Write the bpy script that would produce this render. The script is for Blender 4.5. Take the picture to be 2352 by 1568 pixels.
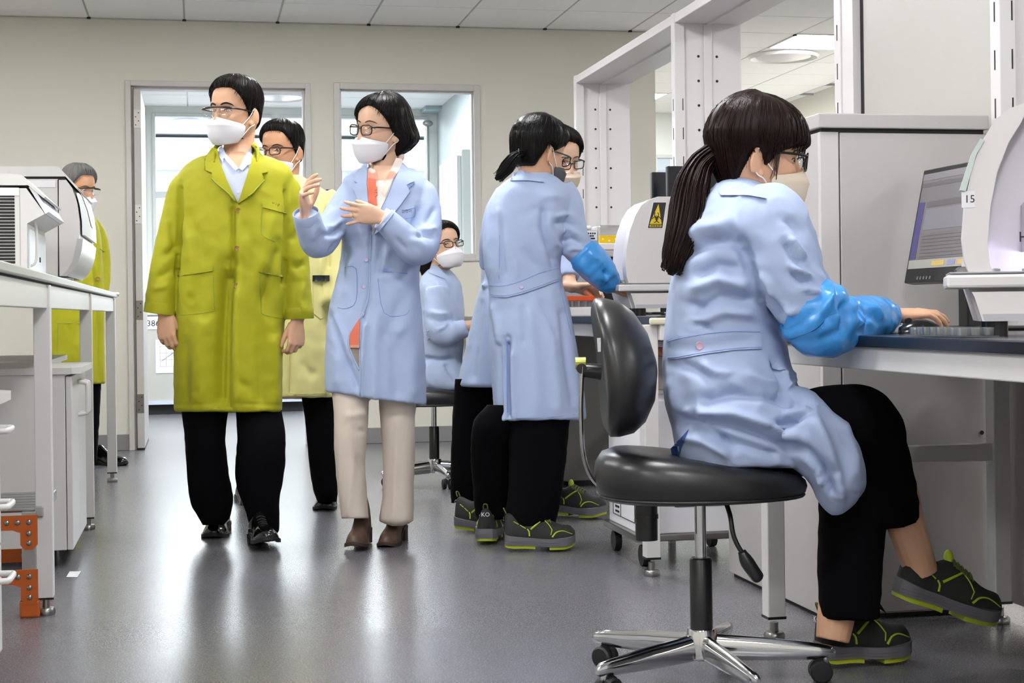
import bpy, bmesh, math, random
from mathutils import Vector as V, Matrix as M, noise
from mathutils.bvhtree import BVHTree
from mathutils.geometry import delaunay_2d_cdt
random.seed(7)
for _o in list(bpy.data.objects): bpy.data.objects.remove(_o)
C = bpy.context.scene.collection
# ------------------------------------------------------------------ camera
F_PX = 3600.0; CAM = V((0, 0, 0.865)); TH = math.atan(726 / F_PX); ROLL = 0.012; HY = 716.0
_F = V((math.sin(TH), math.cos(TH), 0)); _R0 = V((math.cos(TH), -math.sin(TH), 0)); _U0 = V((0, 0, 1))
_R = _R0 * math.cos(ROLL) - _U0 * math.sin(ROLL); _U = _U0 * math.cos(ROLL) + _R0 * math.sin(ROLL)
cam_d = bpy.data.cameras.new('camera'); cam = bpy.data.objects.new('camera', cam_d); C.objects.link(cam)
cam_d.sensor_width = 36; cam_d.lens = F_PX / 2352 * 36; cam_d.shift_y = -(784 - HY) / 2352
cam_d.clip_start = 0.05; cam_d.clip_end = 100
cam.matrix_world = M(((_R.x, _U.x, -_F.x, CAM.x), (_R.y, _U.y, -_F.y, CAM.y), (_R.z, _U.z, -_F.z, CAM.z), (0, 0, 0, 1)))
sc = bpy.context.scene; sc.camera = cam
# ------------------------------------------------------------------ light and exposure
w = bpy.data.worlds.new('world'); sc.world = w; w.use_nodes = True
w.node_tree.nodes['Background'].inputs[0].default_value = (0.9, 0.95, 1, 1)
w.node_tree.nodes['Background'].inputs[1].default_value = 0.6
vs = sc.view_settings; vs.view_transform = 'Standard'; vs.look = 'None'; vs.gamma = 1; vs.use_curve_mapping = False
vs.exposure = 0.36
try:
    sc.cycles.max_bounces = 8; sc.cycles.use_denoising = True; sc.cycles.sample_clamp_indirect = 6
except Exception: pass
CEIL = 2.79; YW = 10.42; YB = 14.7
LAMP = 36.0        # emission of the ceiling light panels
# ------------------------------------------------------------------ projection helpers (photo pixel -> point in the room)
def ray(px, py): return _F + _R * ((px - 1176) / F_PX) + _U * ((HY - py) / F_PX)
def at(px, py, zc): return CAM + ray(px, py) * zc
def atX(px, py, X): d = ray(px, py); return CAM + d * (X / d.x)
def atY(px, py, Y): d = ray(px, py); return CAM + d * (Y / d.y)
def atZ(px, py, Z): d = ray(px, py); return CAM + d * ((Z - CAM.z) / d.z)
# ------------------------------------------------------------------ materials
def lin(c):
    if isinstance(c, str): c = [int(c[i:i + 2], 16) for i in (0, 2, 4)]
    return tuple(((x / 255) / 12.92 if x / 255 <= 0.04045 else ((x / 255 + 0.055) / 1.055) ** 2.4) for x in c) + (1,)
MATS = {}
def mat(name, col, rough=0.5, metal=0, bump=0, bscale=60, var=0, vscale=8, sheen=0, emit=0, spec=0.5, coat=0, alpha=None, bstretch=None, trans=0):
    if name in MATS: return MATS[name]
    m = bpy.data.materials.new(name); m.use_nodes = True; nt = m.node_tree; b = nt.nodes['Principled BSDF']
    c = lin(col)
    b.inputs['Base Color'].default_value = c; b.inputs['Roughness'].default_value = rough; b.inputs['Metallic'].default_value = metal
    b.inputs['Specular IOR Level'].default_value = spec
    if sheen: b.inputs['Sheen Weight'].default_value = sheen; b.inputs['Sheen Roughness'].default_value = 0.6
    if coat: b.inputs['Coat Weight'].default_value = coat; b.inputs['Coat Roughness'].default_value = 0.1
    if emit: b.inputs['Emission Color'].default_value = c; b.inputs['Emission Strength'].default_value = emit
    if trans: b.inputs['Transmission Weight'].default_value = trans
    if alpha is not None: b.inputs['Alpha'].default_value = alpha
    if bump or var:
        tc = nt.nodes.new('ShaderNodeTexCoord'); src = tc.outputs['Object']
        if bstretch:
            mp = nt.nodes.new('ShaderNodeMapping'); mp.inputs['Scale'].default_value = bstretch
            nt.links.new(src, mp.inputs[0]); src = mp.outputs[0]
    if bump:
        n = nt.nodes.new('ShaderNodeTexNoise'); n.inputs['Scale'].default_value = bscale; n.inputs['Detail'].default_value = 4
        nt.links.new(src, n.inputs['Vector'])
        bp = nt.nodes.new('ShaderNodeBump'); bp.inputs['Strength'].default_value = bump; bp.inputs['Distance'].default_value = 0.01
        nt.links.new(n.outputs['Fac'], bp.inputs['Height']); nt.links.new(bp.outputs[0], b.inputs['Normal'])
    if var:
        n2 = nt.nodes.new('ShaderNodeTexNoise'); n2.inputs['Scale'].default_value = vscale; n2.inputs['Detail'].default_value = 3
        nt.links.new(src, n2.inputs['Vector'])
        mx = nt.nodes.new('ShaderNodeMix'); mx.data_type = 'RGBA'
        mx.inputs[6].default_value = tuple(x * (1 - var) for x in c[:3]) + (1,)
        mx.inputs[7].default_value = tuple(min(1, x * (1 + var)) for x in c[:3]) + (1,)
        nt.links.new(n2.outputs['Fac'], mx.inputs[0]); nt.links.new(mx.outputs[2], b.inputs['Base Color'])
    MATS[name] = m; return m
def glass(name, tint=(1, 1, 1), gloss=0.08, rough=0.02):
    if name in MATS: return MATS[name]
    m = bpy.data.materials.new(name); m.use_nodes = True; nt = m.node_tree; nt.nodes.clear()
    o = nt.nodes.new('ShaderNodeOutputMaterial'); t = nt.nodes.new('ShaderNodeBsdfTransparent'); g = nt.nodes.new('ShaderNodeBsdfGlossy')
    t.inputs[0].default_value = (*tint, 1); g.inputs['Roughness'].default_value = rough
    fr = nt.nodes.new('ShaderNodeLayerWeight'); fr.inputs[0].default_value = 0.12
    ma = nt.nodes.new('ShaderNodeMath'); ma.operation = 'MULTIPLY_ADD'; ma.inputs[1].default_value = 0.35; ma.inputs[2].default_value = gloss
    nt.links.new(fr.outputs['Fresnel'], ma.inputs[0])
    mx = nt.nodes.new('ShaderNodeMixShader'); nt.links.new(ma.outputs[0], mx.inputs[0]); nt.links.new(t.outputs[0], mx.inputs[1]); nt.links.new(g.outputs[0], mx.inputs[2])
    nt.links.new(mx.outputs[0], o.inputs[0]); MATS[name] = m; return m
# ------------------------------------------------------------------ object helpers
def tag(o, label=None, cat=None, group=None, kind=None):
    if label: o['label'] = label
    if cat: o['category'] = cat
    if group: o['group'] = group
    if kind: o['kind'] = kind
    return o
def thing(name, base, label, cat, group=None):
    o = bpy.data.objects.new(name, None); C.objects.link(o); o.location = base; o.empty_display_size = 0.1
    return tag(o, label, cat, group)
def wbase(o):
    p = V((0, 0, 0))
    while o: p = p + o.location; o = o.parent
    return p
class MB:
    def __init__(s): s.v = []; s.f = []; s.mi = []; s.cur = 0
    def add(s, vs_, fs, mi=None):
        n = len(s.v); s.v += [V(p) for p in vs_]; s.f += [tuple(i + n for i in f) for f in fs]
        s.mi += [s.cur if mi is None else mi] * len(fs); return s
    def addbm(s, bm):
        bm.verts.index_update(); s.add([v.co.copy() for v in bm.verts], [[v.index for v in f.verts] for f in bm.faces]); bm.free(); return s
    def box(s, a, b, bev=0.0, rot=None, seg=2):
        a = V(a); b = V(b); c = (a + b) / 2; d = b - a
        bm = bmesh.new(); bmesh.ops.create_cube(bm, size=1)
        for v in bm.verts: v.co = V((v.co.x * abs(d.x), v.co.y * abs(d.y), v.co.z * abs(d.z)))
        if bev: bmesh.ops.bevel(bm, geom=bm.edges[:], offset=min(bev, 0.45 * min(abs(d.x), abs(d.y), abs(d.z))), segments=seg, affect='EDGES', profile=0.5)
        for v in bm.verts: v.co = (rot @ v.co if rot else v.co) + c
        return s.addbm(bm)
    def obox(s, c, ax, ay, az, h, bev=0.0, seg=2):
        # box with centre c, unit axes and half sizes h
        bm = bmesh.new(); bmesh.ops.create_cube(bm, size=2)
        for v in bm.verts: v.co = V((v.co.x * h[0], v.co.y * h[1], v.co.z * h[2]))
        if bev: bmesh.ops.bevel(bm, geom=bm.edges[:], offset=bev, segments=seg, affect='EDGES', profile=0.5)
        for v in bm.verts: v.co = V(c) + ax * v.co.x + ay * v.co.y + az * v.co.z
        return s.addbm(bm)
    def loft(s, rings, cap0=True, cap1=True, closed=True):
        n = len(rings[0]); k = len(s.v)
        for r in rings: s.v += [V(p) for p in r]
        fs = []
        for i in range(len(rings) - 1):
            for j in range(n if closed else n - 1):
                j2 = (j + 1) % n
                fs.append((k + i * n + j, k + i * n + j2, k + (i + 1) * n + j2, k + (i + 1) * n + j))
        if cap0 and closed: fs.append(tuple(k + j for j in reversed(range(n))))
        if cap1 and closed: fs.append(tuple(k + (len(rings) - 1) * n + j for j in range(n)))
        s.f += fs; s.mi += [s.cur] * len(fs); return s
    def tube(s, pts, rad, n=10, cap=True, up=None, flat=None, sub=0, cyc=False):
        pts = [V(p) for p in pts]
        if not hasattr(rad, '__len__'): rad = [rad] * len(pts)
        if sub: pts, rad = smooth_path(pts, rad, sub)
        rings = []; N = len(pts); prev = None
        for i, p in enumerate(pts):
            if cyc: t = pts[(i + 1) % N] - pts[i - 1]
            else: t = pts[min(i + 1, N - 1)] - pts[max(i - 1, 0)]
            t = t.normalized() if t.length > 1e-9 else V((0, 0, 1))
            if prev is None:
                a = V(up) if up is not None else (V((0, 0, 1)) if abs(t.z) < 0.9 else V((1, 0, 0)))
                u = (a - t * a.dot(t)).normalized()
            else: u = prev - t * prev.dot(t); u = u.normalized() if u.length > 1e-6 else t.orthogonal().normalized()
            prev = u; q = t.cross(u); r = rad[i]; fl = flat if flat else 1
            rings.append([p + u * (math.cos(2 * math.pi * j / n) * r * fl) + q * (math.sin(2 * math.pi * j / n) * r) for j in range(n)])
        if cyc: rings.append(rings[0]); return s.loft(rings, False, False)
        if cap and n > 4 and rad[0] > 0.0012:   # rounded ends keep it closed
            pass
        return s.loft(rings, cap, cap)
    def ell(s, c, r, rot=None, nu=16, nv=10):
        c = V(c); r = (r, r, r) if not hasattr(r, '__len__') else r; rings = []
        for i in range(nv + 1):
            t = math.pi * (0.02 + 0.96 * i / nv); rings.append([])
            for j in range(nu):
                a = 2 * math.pi * j / nu; q = V((r[0] * math.sin(t) * math.cos(a), r[1] * math.sin(t) * math.sin(a), -r[2] * math.cos(t)))
                rings[-1].append(c + (rot @ q if rot else q))
        return s.loft(rings)
    def cyl(s, a, b, r, n=20, r2=None): return s.tube([a, b], [r, r if r2 is None else r2], n)
    def lathe(s, c, prof, n=24, axis=V((0, 0, 1))):
        u = axis.orthogonal().normalized(); q = axis.cross(u); c = V(c)
        return s.loft([[c + axis * z + (u * math.cos(2 * math.pi * j / n) + q * math.sin(2 * math.pi * j / n)) * r for j in range(n)] for r, z in prof])
    def prism(s, poly, d):
        poly = [V(p) for p in poly]; d = V(d); return s.loft([poly, [p + d for p in poly]])
    def build(s, name, m, parent=None, smooth=False, base=None, **kw):
        me = bpy.data.meshes.new(name)
        b = wbase(parent) if parent else V(base) if base is not None else V((0, 0, 0))
        me.from_pydata([tuple(p - b) for p in s.v], [], s.f)
        ms = m if isinstance(m, (list, tuple)) else [m]
        for x in ms: me.materials.append(x)
        if len(ms) > 1: me.polygons.foreach_set('material_index', s.mi)
        if smooth: me.polygons.foreach_set('use_smooth', [True] * len(me.polygons))
        bm = bmesh.new(); bm.from_mesh(me); bmesh.ops.recalc_face_normals(bm, faces=bm.faces[:]); bm.to_mesh(me); bm.free()
        o = bpy.data.objects.new(name, me); C.objects.link(o)
        if parent: o.parent = parent
        elif base is not None: o.location = b
        if smooth == 'auto':
            try: me.set_sharp_from_angle(angle=math.radians(40))
            except Exception: pass
        tag(o, **kw); return o
def smooth_path(pts, rad, sub):
    P = []; Rr = []; N = len(pts)
    for i in range(N - 1):
        p0, p1, p2, p3 = pts[max(i - 1, 0)], pts[i], pts[i + 1], pts[min(i + 2, N - 1)]
        for k in range(sub):
            t = k / sub; t2 = t * t; t3 = t2 * t
            P.append(0.5 * ((2 * p1) + (p2 - p0) * t + (2 * p0 - 5 * p1 + 4 * p2 - p3) * t2 + (3 * p1 - p0 - 3 * p2 + p3) * t3))
            s_ = t2 * (3 - 2 * t); Rr.append(rad[i] * (1 - s_) + rad[i + 1] * s_)
    P.append(pts[-1]); Rr.append(rad[-1]); return P, Rr
def copy_tree(o, parent=None):
    c = o.copy(); C.objects.link(c); c.parent = parent
    if parent is None: c.parent = None
    for ch in [x for x in bpy.data.objects if x.parent == o]: copy_tree(ch, c)
    return c
def text_mesh(txt, size=1.0):
    cu = bpy.data.curves.new('lettering', 'FONT'); cu.body = txt; cu.size = size; cu.align_x = 'CENTER'; cu.align_y = 'CENTER'; cu.resolution_u = 2
    o = bpy.data.objects.new('lettering', cu); C.objects.link(o); dg = bpy.context.evaluated_depsgraph_get()
    me = bpy.data.meshes.new_from_object(o.evaluated_get(dg)); vs_ = [v.co.copy() for v in me.vertices]; fs = [tuple(p.vertices) for p in me.polygons]
    bpy.data.objects.remove(o); bpy.data.curves.remove(cu); bpy.data.meshes.remove(me); return vs_, fs
def lettering(mb, txt, c, ax, ay, size):
    vs_, fs = text_mesh(txt, size); return mb.add([V(c) + ax * p.x + ay * p.y for p in vs_], fs)
X_, Y_, Z_ = V((1, 0, 0)), V((0, 1, 0)), V((0, 0, 1))
# ================================================================== materials of the place
m_wall = mat('wall_paint', 'd2cfc5', 0.75, bump=0.04, bscale=120)
m_ceil = mat('ceiling_tile_white', 'efefef', 0.85, bump=0.15, bscale=250)
m_tbar = mat('t_bar_grey', 'a9a9a8', 0.5)
m_floor = mat('grey_epoxy_floor', '69686d', 0.26, var=0.04, vscale=2.5, spec=0.6)
_nt = m_floor.node_tree; _n = _nt.nodes.new('ShaderNodeTexNoise'); _n.inputs['Scale'].default_value = 260; _n.inputs['Detail'].default_value = 2
_tc = _nt.nodes.new('ShaderNodeTexCoord'); _mr = _nt.nodes.new('ShaderNodeMapRange'); _mr.inputs[3].default_value = 0.16; _mr.inputs[4].default_value = 0.36
_nt.links.new(_tc.outputs['Object'], _n.inputs['Vector']); _nt.links.new(_n.outputs['Fac'], _mr.inputs[0]); _nt.links.new(_mr.outputs[0], _nt.nodes['Principled BSDF'].inputs['Roughness'])
m_base = mat('grey_baseboard', '7e7d7f', 0.5)
m_frame = mat('door_frame_grey', 'c2bfbd', 0.45)
m_white = mat('white_enamel', 'd3d1d0', 0.35)
m_whites = mat('white_shelf_steel', 'd8d4d6', 0.32)
m_cream = mat('cream_panel', 'cdc9c0', 0.45)
m_black = mat('black_rubber', '111113', 0.5)
m_blackp = mat('black_plastic', '17171a', 0.32)
m_chrome = mat('chrome', 'd8d8da', 0.1, 1)
m_steel = mat('brushed_steel', '9a9996', 0.3, 1)
m_alu = mat('aluminium', 'b9b9b8', 0.38, 1)
m_dark = mat('dark_slot', '1b1a19', 0.7)
m_grey = mat('grey_steel_panel', 'b3afae', 0.4)
m_glass = glass('window_glass', (0.96, 0.98, 0.98), 0.03)
m_paper = mat('paper', 'e6e5ea', 0.7)
m_ink = mat('ink', '222226', 0.7)
m_lamp = mat('light_panel', 'ffffff', 0.5, emit=LAMP)
m_lamp2 = mat('light_panel_next_room', 'f6fbff', 0.5, emit=45)
def S(mb, name, m, **kw): return mb.build(name, m, kind='structure', **kw)
# floor, walls
S(MB().box((-3.0, -2.5, -0.1), (5.5, YB, 0)), 'floor', m_floor)
wf = MB()                                                             # far wall with a door opening and a window opening
DL, DT = atY(289, 190, YW).x, atY(500, 190, YW).z; DR = atY(711, 190, YW).x
WL, WT = atY(767, 194, YW).x, atY(930, 194, YW).z; WR = atY(1100, 194, YW).x; WB = atY(1090, 598, YW).z
XE = 3.13
for a, b in (((-3, 0), (DL, CEIL)), ((DL, DT), (DR, CEIL)), ((DR, 0), (WL, CEIL)), ((WL, WT), (WR, CEIL)), ((WL, 0), (WR, WB)), ((WR, 0), (XE, CEIL))):
    wf.box((a[0], YW, a[1]), (b[0], YW + 0.12, b[1]))
S(wf, 'wall_back', m_wall)
S(MB().box((-3.1, -2.5, 0), (-3.0, YB, CEIL + 0.1)), 'wall_left', m_wall)
S(MB().box((5.5, -2.5, 0), (5.6, YB, CEIL + 0.1)), 'wall_right', m_wall)
S(MB().box((-3.1, -2.6, 0), (5.6, -2.5, CEIL)), 'wall_front', m_wall)
m_wall2 = mat('next_room_wall', 'cfd2cf', 0.6)
S(MB().box((2.26, YW + 0.12, 0), (2.36, YB, CEIL)), 'wall_partition', mat('partition_blue_grey', 'a9b1b3', 0.6))
S(MB().box((XE - 0.1, YW + 0.12, 0), (XE, YB, CEIL)), 'wall_corridor', m_wall)
# baseboards of the back wall
for i, (a, b) in enumerate(((-3, DL - 0.0), (DR, XE))):
    S(MB().box((a, YW - 0.012, 0), (b, YW, 0.105), 0.004), 'baseboard_%s' % ('left', 'right')[i], m_base)
# ceiling: backing slab, T bars and tiles
ceil = S(MB().box((-3, -2.5, CEIL + 0.02), (5.5, YB, CEIL + 0.1)), 'ceiling', m_ceil)
tile_me = None; x0 = atY(637, 50, YW).x; LIGHTS = []
gx = [x0 + 0.6 * k for k in range(-7, 10)]; gy = [9.76 - 0.6 * k for k in range(-9, 21)]
for xi in (-1.8, 0.6, 4.2):
    for yi in (8.26, 5.86, 3.46, 1.06, -1.34): LIGHTS.append((xi, yi))
LIGHTS += [(4.2, 10.6), (3.75, 13.4), (-0.5, 12.0), (1.0, 11.6), (-1.7, 12.4), (1.2, 13.3)]
def is_light(cx, cy): return any(abs(cx - lx) < 0.31 and abs(cy - ly) < 0.31 for lx, ly in LIGHTS)
LP = []
def ceiling_tile(cx, cy, hx, hy):
    global tile_me
    if tile_me is None or abs(hx - 0.294) > 1e-3 or abs(hy - 0.294) > 1e-3:
        o = MB().box((cx - hx, cy - hy, CEIL - 0.002), (cx + hx, cy + hy, CEIL + 0.02), 0.002, seg=1).build('ceiling_tile', m_ceil, base=(cx, cy, CEIL))
        if abs(hx - 0.294) < 1e-3 and abs(hy - 0.294) < 1e-3: tile_me = o.data
    else:
        o = bpy.data.objects.new('ceiling_tile', tile_me); C.objects.link(o); o.location = (cx, cy, CEIL)
    o.parent = ceil
rest = MB()
for i in range(len(gx) - 1):
    for j in range(len(gy) - 1):
        cx = gx[i] + 0.3; cy = gy[j] - 0.3
        if cx > 5.5: continue
        if is_light(cx, cy): LP.append((cx, cy)); continue
        wall_row = cy + 0.3 > YW - 0.02 and cy - 0.3 < YW and cx < XE
        y1 = min(cy + 0.294, YW - 0.004) if wall_row else cy + 0.294
        hy = (y1 - (cy - 0.294)) / 2
        if cy > 8.6: ceiling_tile(cx, y1 - hy, 0.294, hy)
        else: rest.box((cx - 0.294, cy - 0.294, CEIL - 0.002), (cx + 0.294, cy + 0.294, CEIL + 0.02))
r_ = rest.build('ceiling_tile', m_ceil, parent=ceil, kind='stuff')
tb = MB()
for x in gx: tb.box((x - 0.006, -2.5, CEIL - 0.0005), (x + 0.006, YB, CEIL + 0.02))
for y in gy: tb.box((-3, y - 0.003, CEIL + 0.0005), (5.5, y + 0.003, CEIL + 0.02))
tb.build('ceiling_grid', m_tbar, parent=ceil)
tr = MB().box((-3, YW - 0.02, CEIL - 0.008), (XE, YW, CEIL + 0.01))
tr.build('edge_trim', m_tbar, parent=ceil)
mk = MB()
for x in gx: mk.box((x - 0.012, YW - 0.035, CEIL - 0.012), (x + 0.012, YW - 0.012, CEIL - 0.001))
mk.build('grid_clip', m_dark, parent=ceil)
def light_panel(cx, cy, mm=None, lab=None, z=CEIL):
    t = thing('ceiling_light', (cx, cy, z), lab or 'square white light panel set flush in the tiled ceiling', 'ceiling light', 'square light panels in the laboratory ceiling')
    f = MB()
    for a, b in (((-0.295, -0.295), (0.295, -0.28)), ((-0.295, 0.28), (0.295, 0.295)), ((-0.295, -0.28), (-0.28, 0.28)), ((0.28, -0.28), (0.295, 0.28))):
        f.box((cx + a[0], cy + a[1], z - 0.006), (cx + b[0], cy + b[1], z + 0.019))
    f.build('frame', m_whites, t)
    MB().box((cx - 0.28, cy - 0.28, z - 0.003), (cx + 0.28, cy + 0.28, z + 0.015)).build('diffuser', mm or m_lamp, t)
    return t
for cx, cy in LP:
    vis = cx > 4 and 10 < cy < 12
    if cy > YW and cx < 3:
        light_panel(cx, cy, m_lamp2, 'light panel in the ceiling of the room behind the back wall')['group'] = 'light panels of the next room'
    else: light_panel(cx, cy, lab='glowing square light panel seen through the open shelf frame, beside the round air vent' if vis else None)
def round_vent(px, py, lab, r=0.27):
    p = atZ(px, py, CEIL); t = thing('ceiling_vent', p, lab, 'vent')
    MB().lathe(p, [(r, 0.0), (r, -0.012), (r * 0.93, -0.03), (r * 0.8, -0.012), (r * 0.78, 0.0)], 40).build('rim', m_whites, t, smooth='auto')
    MB().lathe(p, [(r * 0.76, 0.0), (r * 0.76, -0.02), (r * 0.5, -0.034), (0.01, -0.036)], 40).build('disc', m_whites, t, smooth='auto')
    return t
round_vent(1800, 126, 'round white air vent in the ceiling seen through the open shelf frame')
# door frame, door, window of the back wall
def frame_rect(mb, l, r, b, t, wd, y0, y1, bottom=True):
    mb.box((l, y0, b), (l + wd, y1, t), 0.003); mb.box((r - wd, y0, b), (r, y1, t), 0.003); mb.box((l + wd, y0, t - wd), (r - wd, y1, t), 0.003)
    if bottom: mb.box((l + wd, y0, b), (r - wd, y1, b + wd), 0.003)
    return mb
m2p = 10.3 / 3600
df = frame_rect(MB(), DL - 0.004, DR + 0.004, 0, DT + 0.004, 0.034, YW - 0.02, YW + 0.14, False)
df2 = frame_rect(MB(), DL + 0.028, DR - 0.028, 0, DT - 0.028, 0.018, YW + 0.03, YW + 0.12, False)
d1 = S(df, 'door_1', m_frame)
df2.build('door_stop', m_frame, d1)
lx = DL + 0.047                                                        # leaf stands open at a right angle, into the next room
m_leaf = mat('door_leaf', 'bab6b3', 0.45); m_hinge = mat('hinge_steel', '8d8883', 0.35, 0.8); m_hingel = mat('hinge_plate', 'c9c5c0', 0.4, 0.4)
leaf = MB().box((lx, YW + 0.0, 0.012), (lx + 0.045, YW + 0.9, DT - 0.05), 0.002).build('leaf', m_leaf, d1)
for y0, y1, mm in ((252, 294, m_hingel), (470, 514, m_hingel), (690, 734, m_hinge), (905, 948, m_hinge)):
    z1, z0 = atY(312, y0, YW).z, atY(312, y1, YW).z
    h = MB().box((lx + 0.0, YW - 0.004, z0), (lx + 0.043, YW + 0.002, z1), 0.001)
    ho = h.build('hinge', mm, leaf)
    s_ = MB()
    for k in range(4): s_.cyl((lx + 0.012 + 0.018 * (k % 2), YW - 0.003, z0 + 0.02 + (z1 - z0 - 0.04) * k / 3), (lx + 0.012 + 0.018 * (k % 2), YW - 0.006, z0 + 0.02 + (z1 - z0 - 0.04) * k / 3), 0.004, 8)
    s_.v and s_.build('screws', m_dark, leaf)
MB().box((lx, YW - 0.001, 0.0), (lx + 0.045, YW + 0.9, 0.014)).build('bottom_seal', m_black, leaf)
wn = frame_rect(MB(), WL - 0.004, WR + 0.004, WB - 0.004, WT + 0.004, 0.042, YW - 0.015, YW + 0.135)
w1 = S(wn, 'window_1', m_frame)
frame_rect(MB(), WL + 0.038, WR - 0.038, WB + 0.038, WT - 0.038, 0.012, YW + 0.03, YW + 0.09).build('glazing_bead', m_white, w1)
MB().box((WL + 0.045, YW + 0.055, WB + 0.045), (WR - 0.045, YW + 0.061, WT - 0.045)).build('pane', m_glass, w1)
# ---- next room: back wall with wide windows, seen through the doorway
m_mull = mat('mullion_grey', 'b9bcbc', 0.5)
ZT = atY(520, 262, YB).z; ZM = atY(400, 447, YB).z
def nx(px): return atY(px, 400, YB).x
wb = MB()
cols = [(nx(350), nx(632)), (nx(645), nx(985)), (3.4, 3.7)]
wl = [-3.0, nx(350), nx(632), nx(645), nx(985), 2.3]
zs = 0.9
wb.box((-3, YB, 0), (5.6, YB + 0.1, zs)); wb.box((-3, YB, ZT), (5.6, YB + 0.1, CEIL))
wb.box((-3, YB, zs), (nx(350), YB + 0.1, ZT)); wb.box((nx(632), YB, zs), (nx(645), YB + 0.1, ZT)); wb.box((nx(985), YB, zs), (nx(1502), YB + 0.1, ZT))
xa, xb = nx(1502), nx(1552); zd = atY(1525, 356, YB).z
wb.box((xb, YB, zs), (5.6, YB + 0.1, ZT)); wb.box((xa, YB, zd), (xb, YB + 0.1, ZT))
S(wb, 'wall_outer', m_wall2)
for i, (a, b, top) in enumerate(((nx(350), nx(632), ZT), (nx(645), nx(985), ZT), (xa, xb, zd))):
    o = S(frame_rect(MB(), a, b, zs, top, 0.03, YB - 0.02, YB + 0.08), 'window_%d' % (i + 2), m_mull)
    if top == ZT: MB().box((a + 0.03, YB - 0.015, ZM - 0.03), (b - 0.03, YB + 0.06, ZM + 0.03)).build('mullion', m_mull, o)
    MB().box((a + 0.03, YB + 0.03, zs + 0.03), (b - 0.03, YB + 0.035, top - 0.03)).build('pane', m_glass, o)
MB().box((nx(322), YB - 0.03, 0), (nx(336), YB, CEIL - 0.01), 0.003).build('trim_1', mat('pilaster', 'b9beb8', 0.5), kind='structure')
# bright room beyond those windows
MB().box((-4, YB + 4.5, -0.1), (7, YB + 4.6, 3.4)).build('wall_beyond', mat('beyond_white', 'f2f5f8', 0.8), kind='structure')
MB().box((-4, YB + 0.1, -0.1), (7, YB + 4.6, 0)).build('floor_beyond', m_floor, kind='structure')
MB().box((-4, YB + 0.1, 3.0), (7, YB + 4.6, 3.1)).build('ceiling_beyond', mat('beyond_white', 'f2f5f8', 0.8), kind='structure')
zb_ = atY(500, 318, YB + 4.2).z
MB().box((-4, YB + 4.1, zb_ - 0.35), (7, YB + 4.5, zb_), 0.01).build('trim_2', mat('soffit', 'dcdfe4', 0.8), kind='structure')
def area(name, loc, sx, sy, e, rot=(0, 0, 0), col=(1, 1, 1)):
    l = bpy.data.lights.new(name, 'AREA'); l.shape = 'RECTANGLE'; l.size = sx; l.size_y = sy; l.energy = e; l.color = col
    o = bpy.data.objects.new(name, l); C.objects.link(o); o.location = loc; o.rotation_euler = rot; return o
area('daylight_beyond', (1, YB + 2.2, 2.95), 7, 3.5, 800, col=(0.95, 0.98, 1))
area('side_fill', (5.42, 12.3, 1.7), 1.6, 3.0, 34, (0, -math.pi / 2, 0), (0.95, 0.98, 1))  # added fill lamp, no window on this wall; brightens the ceiling over there
dl = atY(430, 278, YB + 2.5)
t = thing('pendant_lamp', dl, 'thin pale disc lamp hanging in the bright room behind the doorway', 'lamp')
MB().lathe(dl, [(0.16, 0), (0.17, 0.012), (0.05, 0.02), (0.01, 0.03)], 32).build('shade', mat('pendant_grey', 'b8c4cc', 0.4), t, smooth='auto')
MB().cyl(dl + Z_ * 0.02, V((dl.x, dl.y, 3.0)), 0.006, 8).build('cord', m_whites, t)
# light panels in the next room
round_vent(640, 219, 'round air vent in the next room ceiling, above the doorway')
p = atZ(985, 262, CEIL)
# ================================================================== left bench and what stands on and under it
def bench_foot(mb, c, r=0.027):
    c = V(c); mb.lathe(c, [(r, 0), (r * 1.05, 0.004), (r * 1.05, 0.014), (r * 0.9, 0.02), (r * 0.42, 0.022), (r * 0.42, 0.045)], 20); return mb
XL = -0.415; ZTL = 0.99
m_slab = mat('worktop_grey_edge', 'a3a49f', 0.35)
lb = thing('laboratory_bench', (XL, 5.5, 0), 'tall white steel bench along the left with square legs and a grey worktop edge', 'bench')
MB().box((-1.25, 2.2, ZTL - 0.024), (XL + 0.005, 8.6, ZTL), 0.004).build('worktop', m_slab, lb)
ap = MB(); ap.box((XL - 0.045, 2.2, ZTL - 0.098), (XL - 0.008, 8.5, ZTL - 0.03), 0.002)
ap.build('front_rail', m_white, lb)
MB().box((XL - 0.02, 2.2, ZTL - 0.031), (XL - 0.01, 8.5, ZTL - 0.023)).build('shadow_gap', m_dark, lb)
for (px, py) in ((113, 1410), (215, 1213), (263, 1105)):
    p = atZ(px, py, 0.0); x = XL
    y = {113: 4.75, 215: 6.60, 263: 8.47}[px]
    l = MB().box((x - 0.048, y - 0.024, 0.05), (x + 0.0, y + 0.024, ZTL - 0.03), 0.003).build('leg', m_white, lb)
    MB().box((x - 0.049, y - 0.025, 0.046), (x + 0.001, y + 0.025, 0.052)).build('leg_cap', m_blackp, l)
    bench_foot(MB(), (x - 0.024, y, 0)).build('levelling_foot', m_steel, l, smooth='auto')
MB().box((-1.2, 2.2, 0.46), (-1.17, 8.5, 0.52)).build('rear_rail', m_white, lb)
MB().cyl((XL - 0.02, 8.6, ZTL - 0.006), (XL + 0.012, 8.612, ZTL - 0.006), 0.011, 12).build('end_knob', m_white, lb, smooth='auto')
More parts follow.
